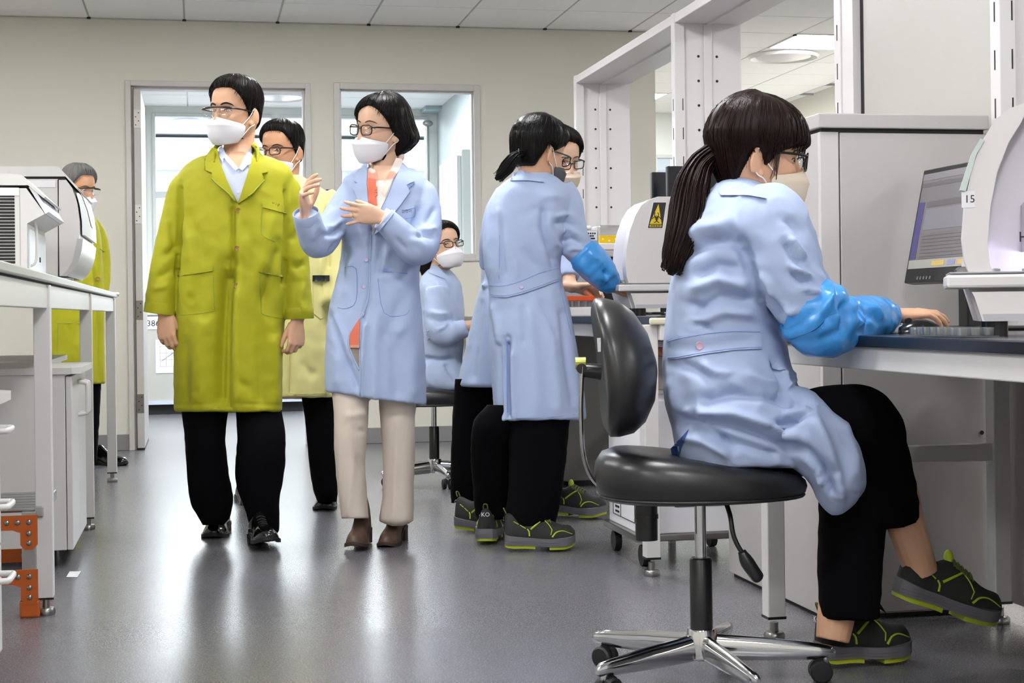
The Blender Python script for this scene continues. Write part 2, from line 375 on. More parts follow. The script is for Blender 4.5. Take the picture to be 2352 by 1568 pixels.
# machine A: box with vents and a sloped console
m_mach = mat('instrument_warm_white', 'cfccca', 0.4); m_mach2 = mat('instrument_pale_front', 'dfe6ec', 0.3); m_machtop = mat('instrument_lid', 'd2cfce', 0.35)
def prof(pts, Y, ref):
    return [atY(px, py, Y) for px, py in pts]
YA, YA2 = 4.86, 5.42
xA = atY(62, 600, YA).x
ma = thing('thermal_cycler', (xA - 0.3, (YA + YA2) / 2, ZTL), 'squat white instrument with a black vented side and beaked console on the left bench', 'instrument')
def extr(mb, pts, Y0, Y1, bev=0):
    poly = prof(pts, Y0, 0); poly = [V((p.x, Y0, max(p.z, ZTL + 0.002))) for p in poly]
    return mb.prism(poly, (0, Y1 - Y0, 0))
extr(MB(), [(-260, 432), (46, 432), (60, 432), (103, 491), (62, 513), (62, 628), (-260, 628)], YA, YA2).build('body', m_mach, ma)
extr(MB(), [(-260, 393), (48, 400), (60, 412), (104, 452), (100, 455), (64, 425), (-260, 425)], YA - 0.005, YA2 + 0.005).build('lid', m_machtop, ma)
q = prof([(66, 430), (104, 491)], YA, 0)
mb = MB(); d = Y_ * (YA2 - YA); n_ = V(((q[1] - q[0]).z, 0, -(q[1] - q[0]).x)).normalized(); n_ = -n_ if n_.x < 0 else n_
mb.prism([q[0], q[1], q[1] + n_ * 0.012, q[0] + n_ * 0.012], d); mb.build('console_panel', mat('console_pale', 'd9dbe1', 0.3), ma)
k = MB()
for i in range(5):
    for j in range(2):
        c0 = q[0].lerp(q[1], 0.2 + 0.3 * j) + d * (0.12 + 0.17 * i) + n_ * 0.012
        k.obox(c0, Y_, (q[1] - q[0]).normalized(), n_, (0.03, 0.01, 0.003), 0.002)
k.build('console_key', mat('console_key', 'a9adb8', 0.5), ma)
k = MB()
for i in range(21):
    z = atY(20, 450 + i * 7.6, YA).z
    k.box((xA - 0.42, YA - 0.0015, z - 0.0038), (atY(34, 500, YA).x, YA + 0.01, z + 0.0038), 0.001, seg=1)
k.build('vent_slots', m_dark, ma, kind='stuff')
MB().box((atY(45.5, 500, YA).x - 0.0006, YA - 0.0012, ZTL + 0.004), (atY(45.5, 500, YA).x + 0.0008, YA + 0.002, atY(46, 434, YA).z)).build('seam', m_tbar, ma)
z0, z1 = atY(20, 449, YA).z, atY(20, 431, YA).z
MB().box((xA - 0.42, YA - 0.003, z0), (atY(44, 440, YA).x, YA, z1)).build('label_plate', m_paper, ma)
MB().box((xA + 0.0, YA + 0.03, ZTL + 0.01), (xA + 0.006, YA2 - 0.02, atY(62, 516, YA).z - 0.01), 0.002).build('front_plate', m_mach2, ma)
hh = MB().tube([V((xA + 0.005, YA + 0.05, ZTL + 0.03)), V((xA + 0.022, YA + 0.05, ZTL + 0.05)), V((xA + 0.022, YA + 0.05, ZTL + 0.15)), V((xA + 0.005, YA + 0.05, ZTL + 0.17))], 0.004, 8, sub=4)
hh.build('front_handle', m_white, ma, smooth=True)
hh = MB().box((xA + 0.005, YA + 0.32, ZTL + 0.05), (xA + 0.009, YA + 0.33, ZTL + 0.066)); hh.build('indicator', m_dark, ma)
# machine B
YB1, YB2 = 5.66, 6.42
mbt = thing('bench_analyser', (-0.7, (YB1 + YB2) / 2, ZTL), 'larger white instrument with a bulging curved door, behind the vented one', 'instrument')
extr(MB(), [(-300, 411), (133, 411), (133, 634), (-300, 634)], YB1, YB2).build('body', m_mach, mbt)
extr(MB(), [(-300, 382), (128, 382), (135, 383), (180, 433), (176, 434), (150, 405), (-300, 405)], YB1 - 0.004, YB2 + 0.004).build('lid', m_machtop, mbt)
MB().box((-1.2, YB1 + 0.004, atY(100, 412, YB1).z - 0.001), (atY(150, 405, YB1).x, YB2 - 0.01, atY(100, 405, YB1).z + 0.001)).build('lid_gap', m_dark, mbt)
fp = [(135, 413), (152, 413), (166, 432), (176, 468), (181, 505), (182, 540), (180, 560), (176, 590), (166, 618), (150, 632), (135, 634)]
extr(MB(), fp, YB1, YB2).build('front_housing', m_machtop, mbt, smooth='auto')
MB().box((atY(134, 500, YB1).x - 0.0012, YB1 - 0.0015, ZTL + 0.004), (atY(134, 500, YB1).x + 0.0012, YB1 + 0.003, atY(134, 413, YB1).z)).build('seam', m_dark, mbt)
fd = prof([(170, 440), (178, 470), (183, 505), (184, 538)], YB1, 0)
mb = MB(); rg = [[V((p.x + 0.004, YB1 + 0.05, p.z)), V((p.x + 0.012, YB1 + 0.06, p.z)), V((p.x + 0.012, YB2 - 0.04, p.z)), V((p.x + 0.002, YB2 - 0.03, p.z))] for p in fd]
mb.loft(rg); mb.build('upper_door', m_mach2, mbt, smooth='auto')
mb = MB(); rg = [[V((p.x + 0.013, YB1 + 0.2 + 0.1 * i, p.z)), V((p.x + 0.015, YB1 + 0.2 + 0.1 * i, p.z)), V((p.x + 0.015, YB1 + 0.3 + 0.1 * i, p.z)), V((p.x + 0.013, YB1 + 0.3 + 0.1 * i, p.z))] for i, p in enumerate(fd[:3])]
mb.loft(rg); mb.build('door_window', mat('door_window_grey', 'a79fa5', 0.3), mbt)
fd = prof([(184, 548), (181, 575), (174, 600), (160, 622), (147, 634)], YB1, 0)
mb = MB(); rg = [[V((p.x - 0.01, YB1 - 0.004, p.z)), V((p.x + 0.01, YB1 - 0.004, p.z)), V((p.x + 0.014, YB2 * 0.5 + YB1 * 0.5, p.z)), V((p.x + 0.008, YB2 + 0.004, p.z)), V((p.x - 0.01, YB2 + 0.004, p.z))] for p in fd]
mb.loft(rg); mb.build('lower_door', mat('lower_door_silver', 'bdbbba', 0.3, 0.3), mbt, smooth='auto')
z0, z1 = atY(100, 430, YB1).z, atY(100, 414, YB1).z
MB().box((atY(40, 420, YB1).x, YB1 - 0.003, z0), (atY(127, 420, YB1).x, YB1, z1)).build('label_plate', m_paper, mbt)
for i in range(2): MB().cyl((atY(150, 630, YB1).x, YB1 + 0.02 + 0.1 * i, ZTL + 0.0), (atY(150, 630, YB1).x, YB1 + 0.02 + 0.1 * i, ZTL + 0.012), 0.018, 14).build('foot', m_chrome, mbt, smooth='auto')
# base cabinets under the bench
def base_cabinet(y0, y1, xf, label, handles, depth=0.5, z0=0.06, zt=0.69, drawers=False):
    t = thing('base_cabinet', (xf - depth / 2, (y0 + y1) / 2, 0), label, 'cabinet')
    MB().box((xf - depth, y0, z0), (xf - 0.022, y1, zt - 0.022), 0.002).build('carcass', m_white, t)
    ov = 0.012
    top = [V((xf - depth, y0 - ov, zt - 0.022)), V((xf + 0.002, y0 - ov, zt - 0.022)), V((xf + 0.03, y0 + 0.05, zt - 0.022)), V((xf + 0.03, y1 - 0.03, zt - 0.022)), V((xf + 0.002, y1 + ov, zt - 0.022)), V((xf - depth, y1 + ov, zt - 0.022))]
    MB().prism(top, (0, 0, 0.022)).build('top', m_white, t)
    for yy in (y0 + 0.06, y1 - 0.06):
        for xx in (xf - 0.08, xf - depth + 0.08): MB().cyl((xx, yy, 0), (xx, yy, z0), 0.022, 12).build('foot', m_blackp, t)
    def handle(par, a, b, out=0.035):
        a = V(a); b = V(b); o = X_ * out; pts = [a, a + o * 0.8 + (b - a) * 0.04, a + o + (b - a) * 0.14, b + o - (b - a) * 0.14, b + o * 0.8 - (b - a) * 0.04, b]
        MB().tube(pts, 0.0075, 10, sub=4).build('handle', m_white, par, smooth=True)
    if drawers:
        for za, zb in ((zt - 0.2, zt - 0.03), (zt - 0.37, zt - 0.205), (z0, zt - 0.375)):
            d_ = MB().box((xf - 0.022, y0 + 0.002, za), (xf, y1 - 0.002, zb), 0.003).build('drawer', m_white, t)
            zm = zb - 0.055
            handle(d_, (xf - 0.002, y1 - 0.22, zm), (xf - 0.002, y1 - 0.1, zm), 0.042)
    else:
        ym = (y0 + y1) / 2
        for a, b, hy in ((y0 + 0.002, ym - 0.002, ym - 0.05), (ym + 0.002, y1 - 0.002, ym + 0.05)):
            d_ = MB().box((xf - 0.02, a, z0), (xf, b, zt - 0.03), 0.003).build('door', m_white, t)
            handle(d_, (xf - 0.002, hy, zt - 0.06), (xf - 0.002, hy, zt - 0.18))
    return t
base_cabinet(5.62, 6.3, -0.425, 'white two-door base cabinet with loop handles between the first and second left bench legs', 2)
base_cabinet(3.3, 3.98, -0.47, 'white drawer unit with horizontal loop handles at the near left corner', 2, drawers=True)
base_cabinet(6.72, 7.6, -0.62, 'plain white base cabinet behind the step stool, set back under the left bench', 2, z0=0.1)
# step stool
m_or = mat('orange_plastic', 'b4571c', 0.35)
ss = thing('step_stool', atZ(75, 1395, 0), 'small aluminium step stool with riveted orange corner brackets under the left bench', 'step stool')
SX0, SX1, SY0, SY1, SZ = -0.80, -0.435, 4.72, 5.15, 0.325
SZ = atY(75, 1165, SY0).z
st = MB()
for i in range(6): st.box((SX0, SY0 + 0.01 + i * 0.072, SZ - 0.012), (SX1 - 0.01, SY0 + 0.065 + i * 0.072, SZ), 0.003)
st.build('tread', m_alu, ss)
for yy in (SY0, SY1):
    for xx in (SX0 + 0.03, SX1 - 0.045):
        leg = MB().box((xx - 0.02, yy - 0.012, 0.02), (xx + 0.02, yy + 0.012, SZ - 0.01), 0.003).build('leg', m_alu, ss)
        MB().box((xx - 0.028, yy - 0.018, 0.0), (xx + 0.028, yy + 0.016, 0.05), 0.006).build('rubber_foot', m_or, leg)
    for zz in (SZ - 0.02, 0.14):
        br = MB(); za = zz
        pts = [(SX0, za), (SX1 - 0.02, za), (SX1 - 0.02, za - 0.085), (SX1 - 0.035, za - 0.1), (SX1 - 0.055, za - 0.1), (SX1 - 0.068, za - 0.085), (SX1 - 0.068, za - 0.05), (SX1 - 0.09, za - 0.042), (SX0, za - 0.042)]
        br.prism([V((x, yy - 0.02, z)) for x, z in pts], (0, 0.006, 0)); bo = br.build('bracket', m_or, ss)
        rv = MB()
        for x, z in ((SX1 - 0.044, za - 0.02), (SX1 - 0.075, za - 0.02), (SX1 - 0.105, za - 0.02), (SX1 - 0.044, za - 0.052), (SX1 - 0.044, za - 0.08)):
            rv.ell((x, yy - 0.02, z), (0.008, 0.005, 0.008), nu=10, nv=6)
        rv.build('rivets', m_steel, bo, smooth=True)
MB().box((SX1 - 0.03, SY0 + 0.0, SZ - 0.03), (SX1 - 0.005, SY1 + 0.02, SZ + 0.003), 0.004).build('edge_rail', m_alu, ss)
tq = [atZ(152, 1325, 0.001), atZ(178, 1325, 0.001), atZ(186, 1312, 0.001), atZ(160, 1312, 0.001)]
MB().prism(tq, (0, 0, 0.0006)).build('floor_tape', m_paper, base=tq[0], label='small white tape strip on the floor beside the step stool', cat='tape')
bk0, bk1 = atY(748, 456, YW), atY(766, 436, YW)
wdv = thing('wall_device', V(((bk0.x + bk1.x) / 2, YW, bk0.z)), 'small black device on the wall between the doorway and the window', 'device')
MB().box((bk0.x, YW - 0.05, bk0.z - 0.04), (bk1.x, YW, bk1.z), 0.004).build('housing', m_blackp, wdv)
MB().box((bk0.x + 0.008, YW - 0.052, bk0.z - 0.03), (bk1.x - 0.008, YW - 0.049, bk1.z - 0.01), 0.001).build('face_plate', mat('device_face', '26262a', 0.2), wdv)
# ================================================================== equipment of the next room
eq = thing('chest_freezer', atY(500, 945, 14.1), 'grey equipment chest with a white lid seen low through the doorway', 'equipment')
ex0, ex1 = atY(296, 800, 14.1).x, atY(700, 800, 14.1).x
zt_ = atY(400, 724, 14.1).z
MB().box((ex0, 14.1, 0.1), (ex1, 14.66, zt_ - 0.004), 0.01).build('body', mat('chest_grey', 'b4b4ae', 0.45), eq)
MB().box((ex0, 14.09, zt_), (ex1, 14.66, zt_ + 0.2), 0.015).build('lid', mat('chest_lid', 'd9dbd8', 0.4), eq)
MB().box((ex0 + 0.02, 14.13, 0.0), (ex1 - 0.02, 14.6, 0.1)).build('plinth', m_dark, eq)
MB().box((ex0, 14.085, atY(400, 928, 14.1).z), (ex1, 14.1, atY(400, 920, 14.1).z)).build('bottom_trim', mat('pale_blue_trim', 'c5cddd', 0.4), eq)
z0, z1 = atY(345, 756, 14.1).z, atY(345, 727, 14.1).z
lp = MB().box((ex0 + 0.05, 14.094, z0), (ex0 + 0.6, 14.1, z1)).build('label_plate', m_paper, eq)
c_ = atY(349, 743, 14.09); c_.y = 14.0925
lettering(MB(), '8386', V((atY(324, 743, 14.1).x + 0.085, 14.0925, c_.z)), X_, Z_, 0.075).build('number', m_ink, lp)
pc = [atY(357, 780, 14.1), atY(410, 780, 14.1), atY(357, 857, 14.1)]
pa = MB().box((pc[0].x, 14.094, pc[2].z), (pc[1].x, 14.1, pc[0].z)).build('chart_sheet', m_paper, eq)
g = MB(); a, b = pc[0], V((pc[1].x, 0, pc[2].z)); wv, hv = b.x - a.x, a.z - b.z
for t_ in (0.2, 0.45, 0.7, 0.95): g.box((a.x + wv * t_ - 0.001, 14.0925, b.z + 0.06), (a.x + wv * t_ + 0.001, 14.094, a.z - 0.05))
for t_ in (0.2, 0.4, 0.6, 0.8): g.box((a.x + 0.03, 14.0925, b.z + hv * t_ - 0.001), (b.x, 14.094, b.z + hv * t_ + 0.001))
p0, p1 = V((a.x + wv * 0.25, 14.0915, b.z + hv * 0.36)), V((a.x + wv * 1.0, 14.0915, b.z + hv * 0.72)); g.tube([p0, p1], 0.0016, 6)
g.build('chart_lines', mat('chart_grey', '8a8a96', 0.7), pa)
# white fridge on the partition behind window 1
fx = 2.24
fy0, fy1 = 10.85, 11.7
fz0, fz1 = 0.0, 2.01
fr = thing('upright_fridge', (fx - 0.3, 11.3, 0), 'tall white double-door fridge seen through the window pane behind the short-haired woman', 'fridge')
MB().box((fx - 0.4, fy0, 0.05), (fx, fy1, fz1), 0.01).build('body', mat('fridge_white', 'e6edf0', 0.25), fr)
for k, (a, b) in enumerate(((fy0 + 0.02, (fy0 + fy1) / 2 - 0.01), ((fy0 + fy1) / 2 + 0.01, fy1 - 0.02))):
    for za, zb in ((0.08, 1.12), (1.14, fz1 - 0.04)):
        dd = MB().box((fx - 0.43, a, za), (fx - 0.4, b, zb), 0.006).build('door', mat('fridge_white', 'e6edf0', 0.25), fr)
        if za < 1:
            hy = b - 0.1 if k == 0 else a + 0.1
            MB().tube([V((fx - 0.43, hy, 0.75)), V((fx - 0.47, hy, 0.78)), V((fx - 0.47, hy, 1.0)), V((fx - 0.43, hy, 1.03))], 0.01, 8, sub=3).build('handle', m_steel, dd, smooth=True)
# emergency shower pipe / light at the back
pp = atY(982, 300, 14.4)
t = thing('wall_pipe', V((pp.x, 14.4, 0)), 'thin vertical grey pipe with a valve seen through the window', 'pipe')
MB().tube([V((pp.x, 14.4, 0)), V((pp.x, 14.4, 2.6))], 0.014, 10).build('riser', m_steel, t)
MB().ell((pp.x, 14.38, atY(982, 284, 14.4).z), (0.05, 0.03, 0.03)).build('valve', m_steel, t, smooth=True)
bx = atY(988, 240, 14.5)
MB().box((bx.x - 0.06, 14.4, bx.z - 0.06), (bx.x + 0.1, 14.7, bx.z + 0.1), 0.006).build('wall_box', mat('box_greyblue', '9fb0b8', 0.5), base=(bx.x, 14.55, bx.z), label='small grey-blue box high on the next room wall, above the pipe', cat='box')
# ================================================================== shelf frame on the right benches
XF = 2.2
p1 = atX(1322, 172, XF); p2 = atX(1548, 22, XF); p3 = atX(1930, 100, XF); p4 = atX(2296, 100, XF)
ZF = p1.z
rf = thing('shelf_frame', (XF, 6.5, 0.84), 'tall white steel reagent shelf frame with slotted posts along the right benches', 'shelf frame')
WD = 0.33
def upright(Y, zb, dots=True):
    u = MB().box((XF, Y, zb), (XF + 0.05, Y + 0.055, ZF), 0.003).build('post', m_whites, rf)
    MB().box((XF + WD / 2 - 0.02, Y + 0.004, zb), (XF + WD / 2 + 0.02, Y + 0.05, ZF - 0.02), 0.003).build('centre_post', m_whites, u)
    for a, b in ((0.05, WD / 2 - 0.02), (WD / 2 + 0.02, WD)):
        MB().box((XF + a, Y + 0.012, zb), (XF + b, Y + 0.035, ZF - 0.03), 0.001).build('side_panel', m_whites, u)
    s_ = MB()
    z = ZF - 0.4
    while z > zb:
        s_.box((XF - 0.001, Y + 0.024, z - 0.055), (XF + 0.003, Y + 0.03, z)); s_.box((XF + 0.036, Y - 0.001, z - 0.055), (XF + 0.04, Y + 0.002, z)); z -= 0.135
    s_.build('slots', m_dark, u, kind='stuff')
    h = MB(); z = ZF - 0.2
    while z > zb and dots:
        for xx in (WD / 2 - 0.045, WD / 2 + 0.045): h.cyl((XF + xx, Y + 0.0135, z), (XF + xx, Y + 0.0105, z), 0.0065, 10)
        z -= 0.115
    if dots: h.build('holes', m_dark, u, kind='stuff')
    return u
YP = [p1.y, p2.y, p3.y, p4.y]
for i, Y in enumerate(YP): upright(Y, 0.84 if i < 2 else 0.8, True)
upright(2.1, 0.8)
for a, b in ((YP[1], YP[0]), (YP[2], YP[1]), (YP[3], YP[2]), (2.1, YP[3])):
    s_ = MB().box((XF + 0.002, a + 0.055, ZF - 0.048), (XF + WD, b, ZF - 0.004), 0.004).build('top_shelf', m_whites, rf)
    MB().box((XF + WD / 2 - 0.006, a + 0.056, ZF - 0.056), (XF + WD / 2 + 0.006, b, ZF - 0.046)).build('shelf_joint', m_whites, s_)
fpn = MB().box((XF + 0.03, YP[3] + 0.055, 0.82), (XF + 0.05, YP[2] - 0.125, ZF - 0.05), 0.002).build('filler_panel', mat('filler_white', 'b2afab', 0.4), rf)
MB().box((XF + 0.034, YP[2] - 0.125, 0.82), (XF + 0.05, YP[2] - 0.085, ZF - 0.05)).build('dark_joint', m_dark, rf)
MB().box((XF + 0.006, YP[2] - 0.09, 0.82), (XF + 0.05, YP[2] + 0.002, ZF - 0.05), 0.002).build('post_cover', m_whites, rf)
# ================================================================== near and far benches
m_btop = mat('black_worktop', '1c1d21', 0.22, bump=0.01, bscale=80)
XB = 1.47
def side_bench(y0, y1, zt, lab, legs, back_x=2.18):
    t = thing('laboratory_bench', (1.8, (y0 + y1) / 2, 0), lab, 'bench')
    MB().box((XB - 0.012, y0, zt - 0.027), (back_x, y1, zt), 0.004).build('worktop', m_btop, t)
    MB().box((XB, y0, zt - 0.078), (XB + 0.04, y1 - 0.01, zt - 0.027), 0.003).build('front_rail', m_white, t)
    if zt > 0.82: MB().box((back_x - 0.05, y0, 0.38), (back_x - 0.02, y1 - 0.05, 0.44), 0.003).build('rear_rail', m_white, t)
    for x, y in legs:
        l = MB().box((x - 0.024, y - 0.024, 0.06), (x + 0.024, y + 0.024, zt - 0.027), 0.003).build('leg', m_white, t)
        MB().box((x - 0.025, y - 0.025, 0.056), (x + 0.025, y + 0.025, 0.063)).build('leg_cap', m_blackp, l)
        bench_foot(MB(), (x, y, 0), 0.026).build('levelling_foot', m_steel, l, smooth='auto')
    return t
l1 = atZ(1497, 1322, 0); l2 = atZ(1770, 1468, 0); l3 = atZ(2297, 1420, 0)
nb = side_bench(1.9, 3.98, 0.803, 'white steel bench with a black worktop at the right, where the near woman works', [(l2.x + 0.01, l2.y), (2.14, 3.93), (XB + 0.026, 2.0)])
MB().box((XB + 0.3, 3.915, 0.445), (2.14, 3.945, 0.492), 0.003).build('end_rail', m_white, nb)
fb = side_bench(4.87, 9.0, 0.845, 'long white bench with a black worktop along the right, behind the tall grey unit', [(l1.x + 0.0, l1.y), (XB + 0.026, 6.9), (XB + 0.026, 8.9), (2.14, 8.9)])
MB().box((XB - 0.03, 4.862, 0.818), (XB + 0.025, 4.9, 0.84), 0.006).build('corner_bumper', mat('cream_rubber', 'd8d3bd', 0.5), fb)
# tall grey unit between the benches
TX0 = atZ(1900, 1432, 0).x; TY0 = 4.06
TX1 = min(2.185, atY(2285, 600, TY0).x); TZ = atY(2000, 262, TY0).z
tu = thing('tall_unit', ((TX0 + TX1) / 2, 4.4, 0), 'tall pale grey steel unit with a capped top standing behind the near bench', 'unit')
TX0 = 1.69
TY1 = 4.86
MB().box((TX0, TY0 + 0.02, 0.012), (TX1, TY1, TZ - 0.05), 0.003).build('body', m_grey, tu)
xs = atY(1932, 500, TY0).x
MB().box((xs, TY0, 0.02), (TX1, TY0 + 0.02, TZ - 0.052), 0.002).build('door', m_grey, tu)
MB().box((TX0, TY0 + 0.002, 0.012), (xs - 0.004, TY0 + 0.022, TZ - 0.05), 0.002).build('edge_post', mat('pale_edge', 'c4c0bf', 0.4), tu)
MB().box((TX0 - 0.008, TY0 - 0.008, TZ - 0.04), (TX1 + 0.006, TY1 + 0.005, TZ), 0.003).build('cap', m_grey, tu)
MB().box((TX0 + 0.006, TY0 + 0.006, TZ - 0.052), (TX1 - 0.004, TY1 - 0.01, TZ - 0.038)).build('cap_gap', m_dark, tu)
d_ = MB()
for px in (1968, 2238):
    c = atY(px, 280, TY0); d_.cyl(c - Y_ * 0.003, c + Y_ * 0.004, 0.006, 14)
d_.build('screws', m_dark, tu)
MB().box((TX0 + 0.01, TY0 + 0.03, 0), (TX1 - 0.01, TY1 - 0.02, 0.013)).build('plinth', m_dark, tu)
d_ = MB(); c = atY(2247, 992, TY0 + 0.019); d_.cyl(c - Y_ * 0.022, c, 0.006, 10); d_.build('lock', m_dark, tu)
# ================================================================== analysers with an arched side, tray and biohazard sticker
m_an = mat('analyser_white', 'dcd8d8', 0.3); m_an2 = mat('analyser_grey', 'b9b7be', 0.35); m_an3 = mat('analyser_recess', 'cbc8d0', 0.4)
def analyser(org, s, label, sticker, light=False):
    # local: x into the bench (front = 0), y = depth away from the photographer, z up
    t = thing('analyser', org, label, 'analyser', None); o = V(org)
    def P(x, y, z): return o + V((x, y, z)) * s
    def pr(mb, pts, y0, y1): return mb.prism([P(x, y0, z) for x, z in pts], V((0, (y1 - y0) * s, 0)))
    side = [(0.045, 0.03), (0.02, 0.115), (0.022, 0.16), (0.012, 0.2), (0.018, 0.27), (0.032, 0.34), (0.055, 0.40), (0.08, 0.44), (0.11, 0.462), (0.15, 0.475), (0.3, 0.475), (0.45, 0.475), (0.45, 0.03)]
    recess = [(x + 0.018 if i > 2 else x, z) for i, (x, z) in enumerate(side)]
    pr(MB(), recess, 0.04, 0.27).build('housing', m_an3, t, smooth='auto')
    # front half: thick side wall cut away above the tray, with a window opening
    rim = [(0.03, 0.115), (0.016, 0.155), (0.012, 0.2), (0.018, 0.27), (0.032, 0.34), (0.055, 0.40), (0.08, 0.44), (0.11, 0.462), (0.15, 0.475)]
    inner = [(x + 0.05 - 0.02 * (z > 0.45), z - 0.008) for x, z in rim]
    pr(MB(), rim + inner[::-1], 0.0, 0.05).build('front_arch', m_an, t, smooth='auto')
    pr(MB(), [(0.15, 0.475), (0.45, 0.475), (0.45, 0.36), (0.17, 0.36), (0.165, 0.38)], 0.0, 0.08).build('top_hood', m_an2, t)
    pr(MB(), [(0.24, 0.36), (0.45, 0.36), (0.45, 0.03), (0.24, 0.03)], 0.0, 0.08).build('side_cover', m_an, t)
    b = MB(); pr(b, [(0.05, 0.03), (0.035, 0.08), (0.03, 0.09), (0.24, 0.09), (0.24, 0.03)], -0.004, 0.084); b.build('base', m_an, t)
    MB().box(P(-0.02, -0.012, 0.098), P(0.235, 0.2, 0.126), 0.006 * s).build('sample_tray', m_an, t)
    MB().box(P(-0.015, -0.01, 0.1265), P(0.23, 0.19, 0.131), 0.002).build('tray_mat', mat('tray_mat_grey', '8e8d92', 0.4), t)
    k = MB()
    for i in range(4):
        k.lathe(P(0.02 + 0.06 * i, 0.06, 0.131), [(0.022 * s, 0), (0.022 * s, 0.006), (0.014 * s, 0.012), (0.003, 0.013)], 16)
    k.build('tray_knobs', m_steel, t, smooth='auto')
    for x in (0.08, 0.36):
        for y in (0.03, 0.23): MB().cyl(P(x, y, 0), P(x, y, 0.031), 0.022 * s, 14).build('foot', m_blackp, t)
    pr(MB(), [(0.055, 0.03), (0.45, 0.03), (0.45, 0.045), (0.05, 0.045)], -0.006, -0.003).build('base_strip', m_an2, t)
    if light:
        pr(MB(), [(0.13, 0.265), (0.138, 0.275), (0.24, 0.275), (0.24, 0.17), (0.13, 0.17)], 0.02, 0.07).build('probe_block', mat('probe_grey', '9d9aa6', 0.4), t)
        lb_ = MB(); lettering(lb_, 'H-CELL', P(0.172, 0.0185, 0.2), X_, Z_, 0.03 * s); lb_.build('lettering', m_ink, t)
        MB().box(P(0.14, 0.0185, 0.184), P(0.21, 0.02, 0.187)).build('underline', m_ink, t)
        MB().lathe(P(0.2, 0.05, 0.15), [(0.001, 0), (0.012, 0), (0.012, 0.01), (0.001, 0.01)], 14).build('lamp', mat('violet_lamp', 'cfc8ff', 0.4, emit=25), t)
        l = bpy.data.lights.new('violet_glow', 'POINT'); l.energy = 1.6; l.color = (0.72, 0.66, 1); l.shadow_soft_size = 0.02
        lo = bpy.data.objects.new('violet_glow', l); C.objects.link(lo); lo.parent = t; lo.location = (P(0.19, 0.03, 0.155) - o)
        pl = MB().box(P(0.012, -0.001, 0.262), P(0.038, 0.001, 0.296)).build('number_plate', m_paper, t)
        lettering(MB(), '15', P(0.028, -0.0018, 0.279), X_, Z_, 0.022 * s).build('number', m_ink, pl)
        pr(MB(), [(0.008, 0.298), (0.034, 0.375), (0.05, 0.402), (0.058, 0.398), (0.042, 0.37), (0.02, 0.296)], -0.006, 0.05).build('door_handle', mat('pale_green_plastic', 'c3cfcc', 0.25), t)
    if light: t.rotation_euler.z = math.radians(-25)
    if sticker:
        sp = [(0.085, 0.345), (0.125, 0.345), (0.15, 0.445), (0.118, 0.445)]
        st_ = MB(); sp = [(0.105, 0.35), (0.165, 0.35), (0.182, 0.452), (0.13, 0.452)]
        pr(MB(), [(0.06, 0.12), (0.45, 0.12), (0.45, 0.476), (0.15, 0.476), (0.115, 0.463), (0.092, 0.43), (0.075, 0.36), (0.064, 0.28), (0.058, 0.2)], -0.002, 0.02).build('side_panel', m_an, t, smooth='auto')
        a = pr(MB(), [(x + (0.004 if i in (1, 2) else -0.004), z + (0.004 if i > 1 else -0.004)) for i, (x, z) in enumerate(sp)], -0.0035, -0.0022).build('sticker_border', m_paper, t)
        pr(MB(), sp, -0.0045, -0.0036).build('sticker', mat('sticker_black', '2a282b', 0.5), t)
        pr(MB(), [(0.112, 0.366), (0.162, 0.366), (0.15, 0.446)], -0.0055, -0.0046).build('warning_triangle', mat('warning_yellow', 'e0c62c', 0.5), t)
        pr(MB(), [(0.112, 0.354), (0.16, 0.354), (0.161, 0.363), (0.113, 0.363)], -0.0055, -0.0046).build('warning_bar', mat('warning_yellow', 'e0c62c', 0.5), t)
        g = MB(); cc = (0.141, 0.39)
        for k in range(3):
            an = math.pi / 2 + k * 2 * math.pi / 3; c2 = (cc[0] + 0.010 * math.cos(an), cc[1] + 0.013 * math.sin(an))
            arc = [P(c2[0] + 0.0085 * math.cos(an + math.pi + q_), -0.0062, c2[1] + 0.011 * math.sin(an + math.pi + q_)) for q_ in [(-2.5 + 5 * i / 10) for i in range(11)]]
            g.tube(arc, 0.0016 * s, 5)
        g.tube([P(cc[0] + 0.006 * math.cos(q_), -0.0062, cc[1] + 0.008 * math.sin(q_)) for q_ in [2 * math.pi * i / 12 for i in range(12)]], 0.0013 * s, 5, cyc=True)
        g.build('hazard_symbol', m_ink, t)
        wv = MB(); 
        for i in range(6): wv.box(P(0.116 + 0.0072 * i, -0.006, 0.3555), P(0.121 + 0.0072 * i, -0.0054, 0.3615))
        wv.build('warning_text', m_ink, t)
    return t
ca = atY(2232, 752, 3.04)
analyser((1.555, 3.02, 0.803), 1.02, 'white arched analyser with a violet-lit sample tray at the right edge of the near bench', False, True)
analyser((1.535, 5.55, 0.845), 0.92, 'white arched analyser with a yellow biohazard sticker on the far bench', True)
# ================================================================== things on the near bench
def slab(name, c, ax, ay, h, mm, **kw):
    az = ax.cross(ay).normalized(); return MB().obox(c, ax, ay, az, h, 0.002).build(name, mm, base=c, **kw)
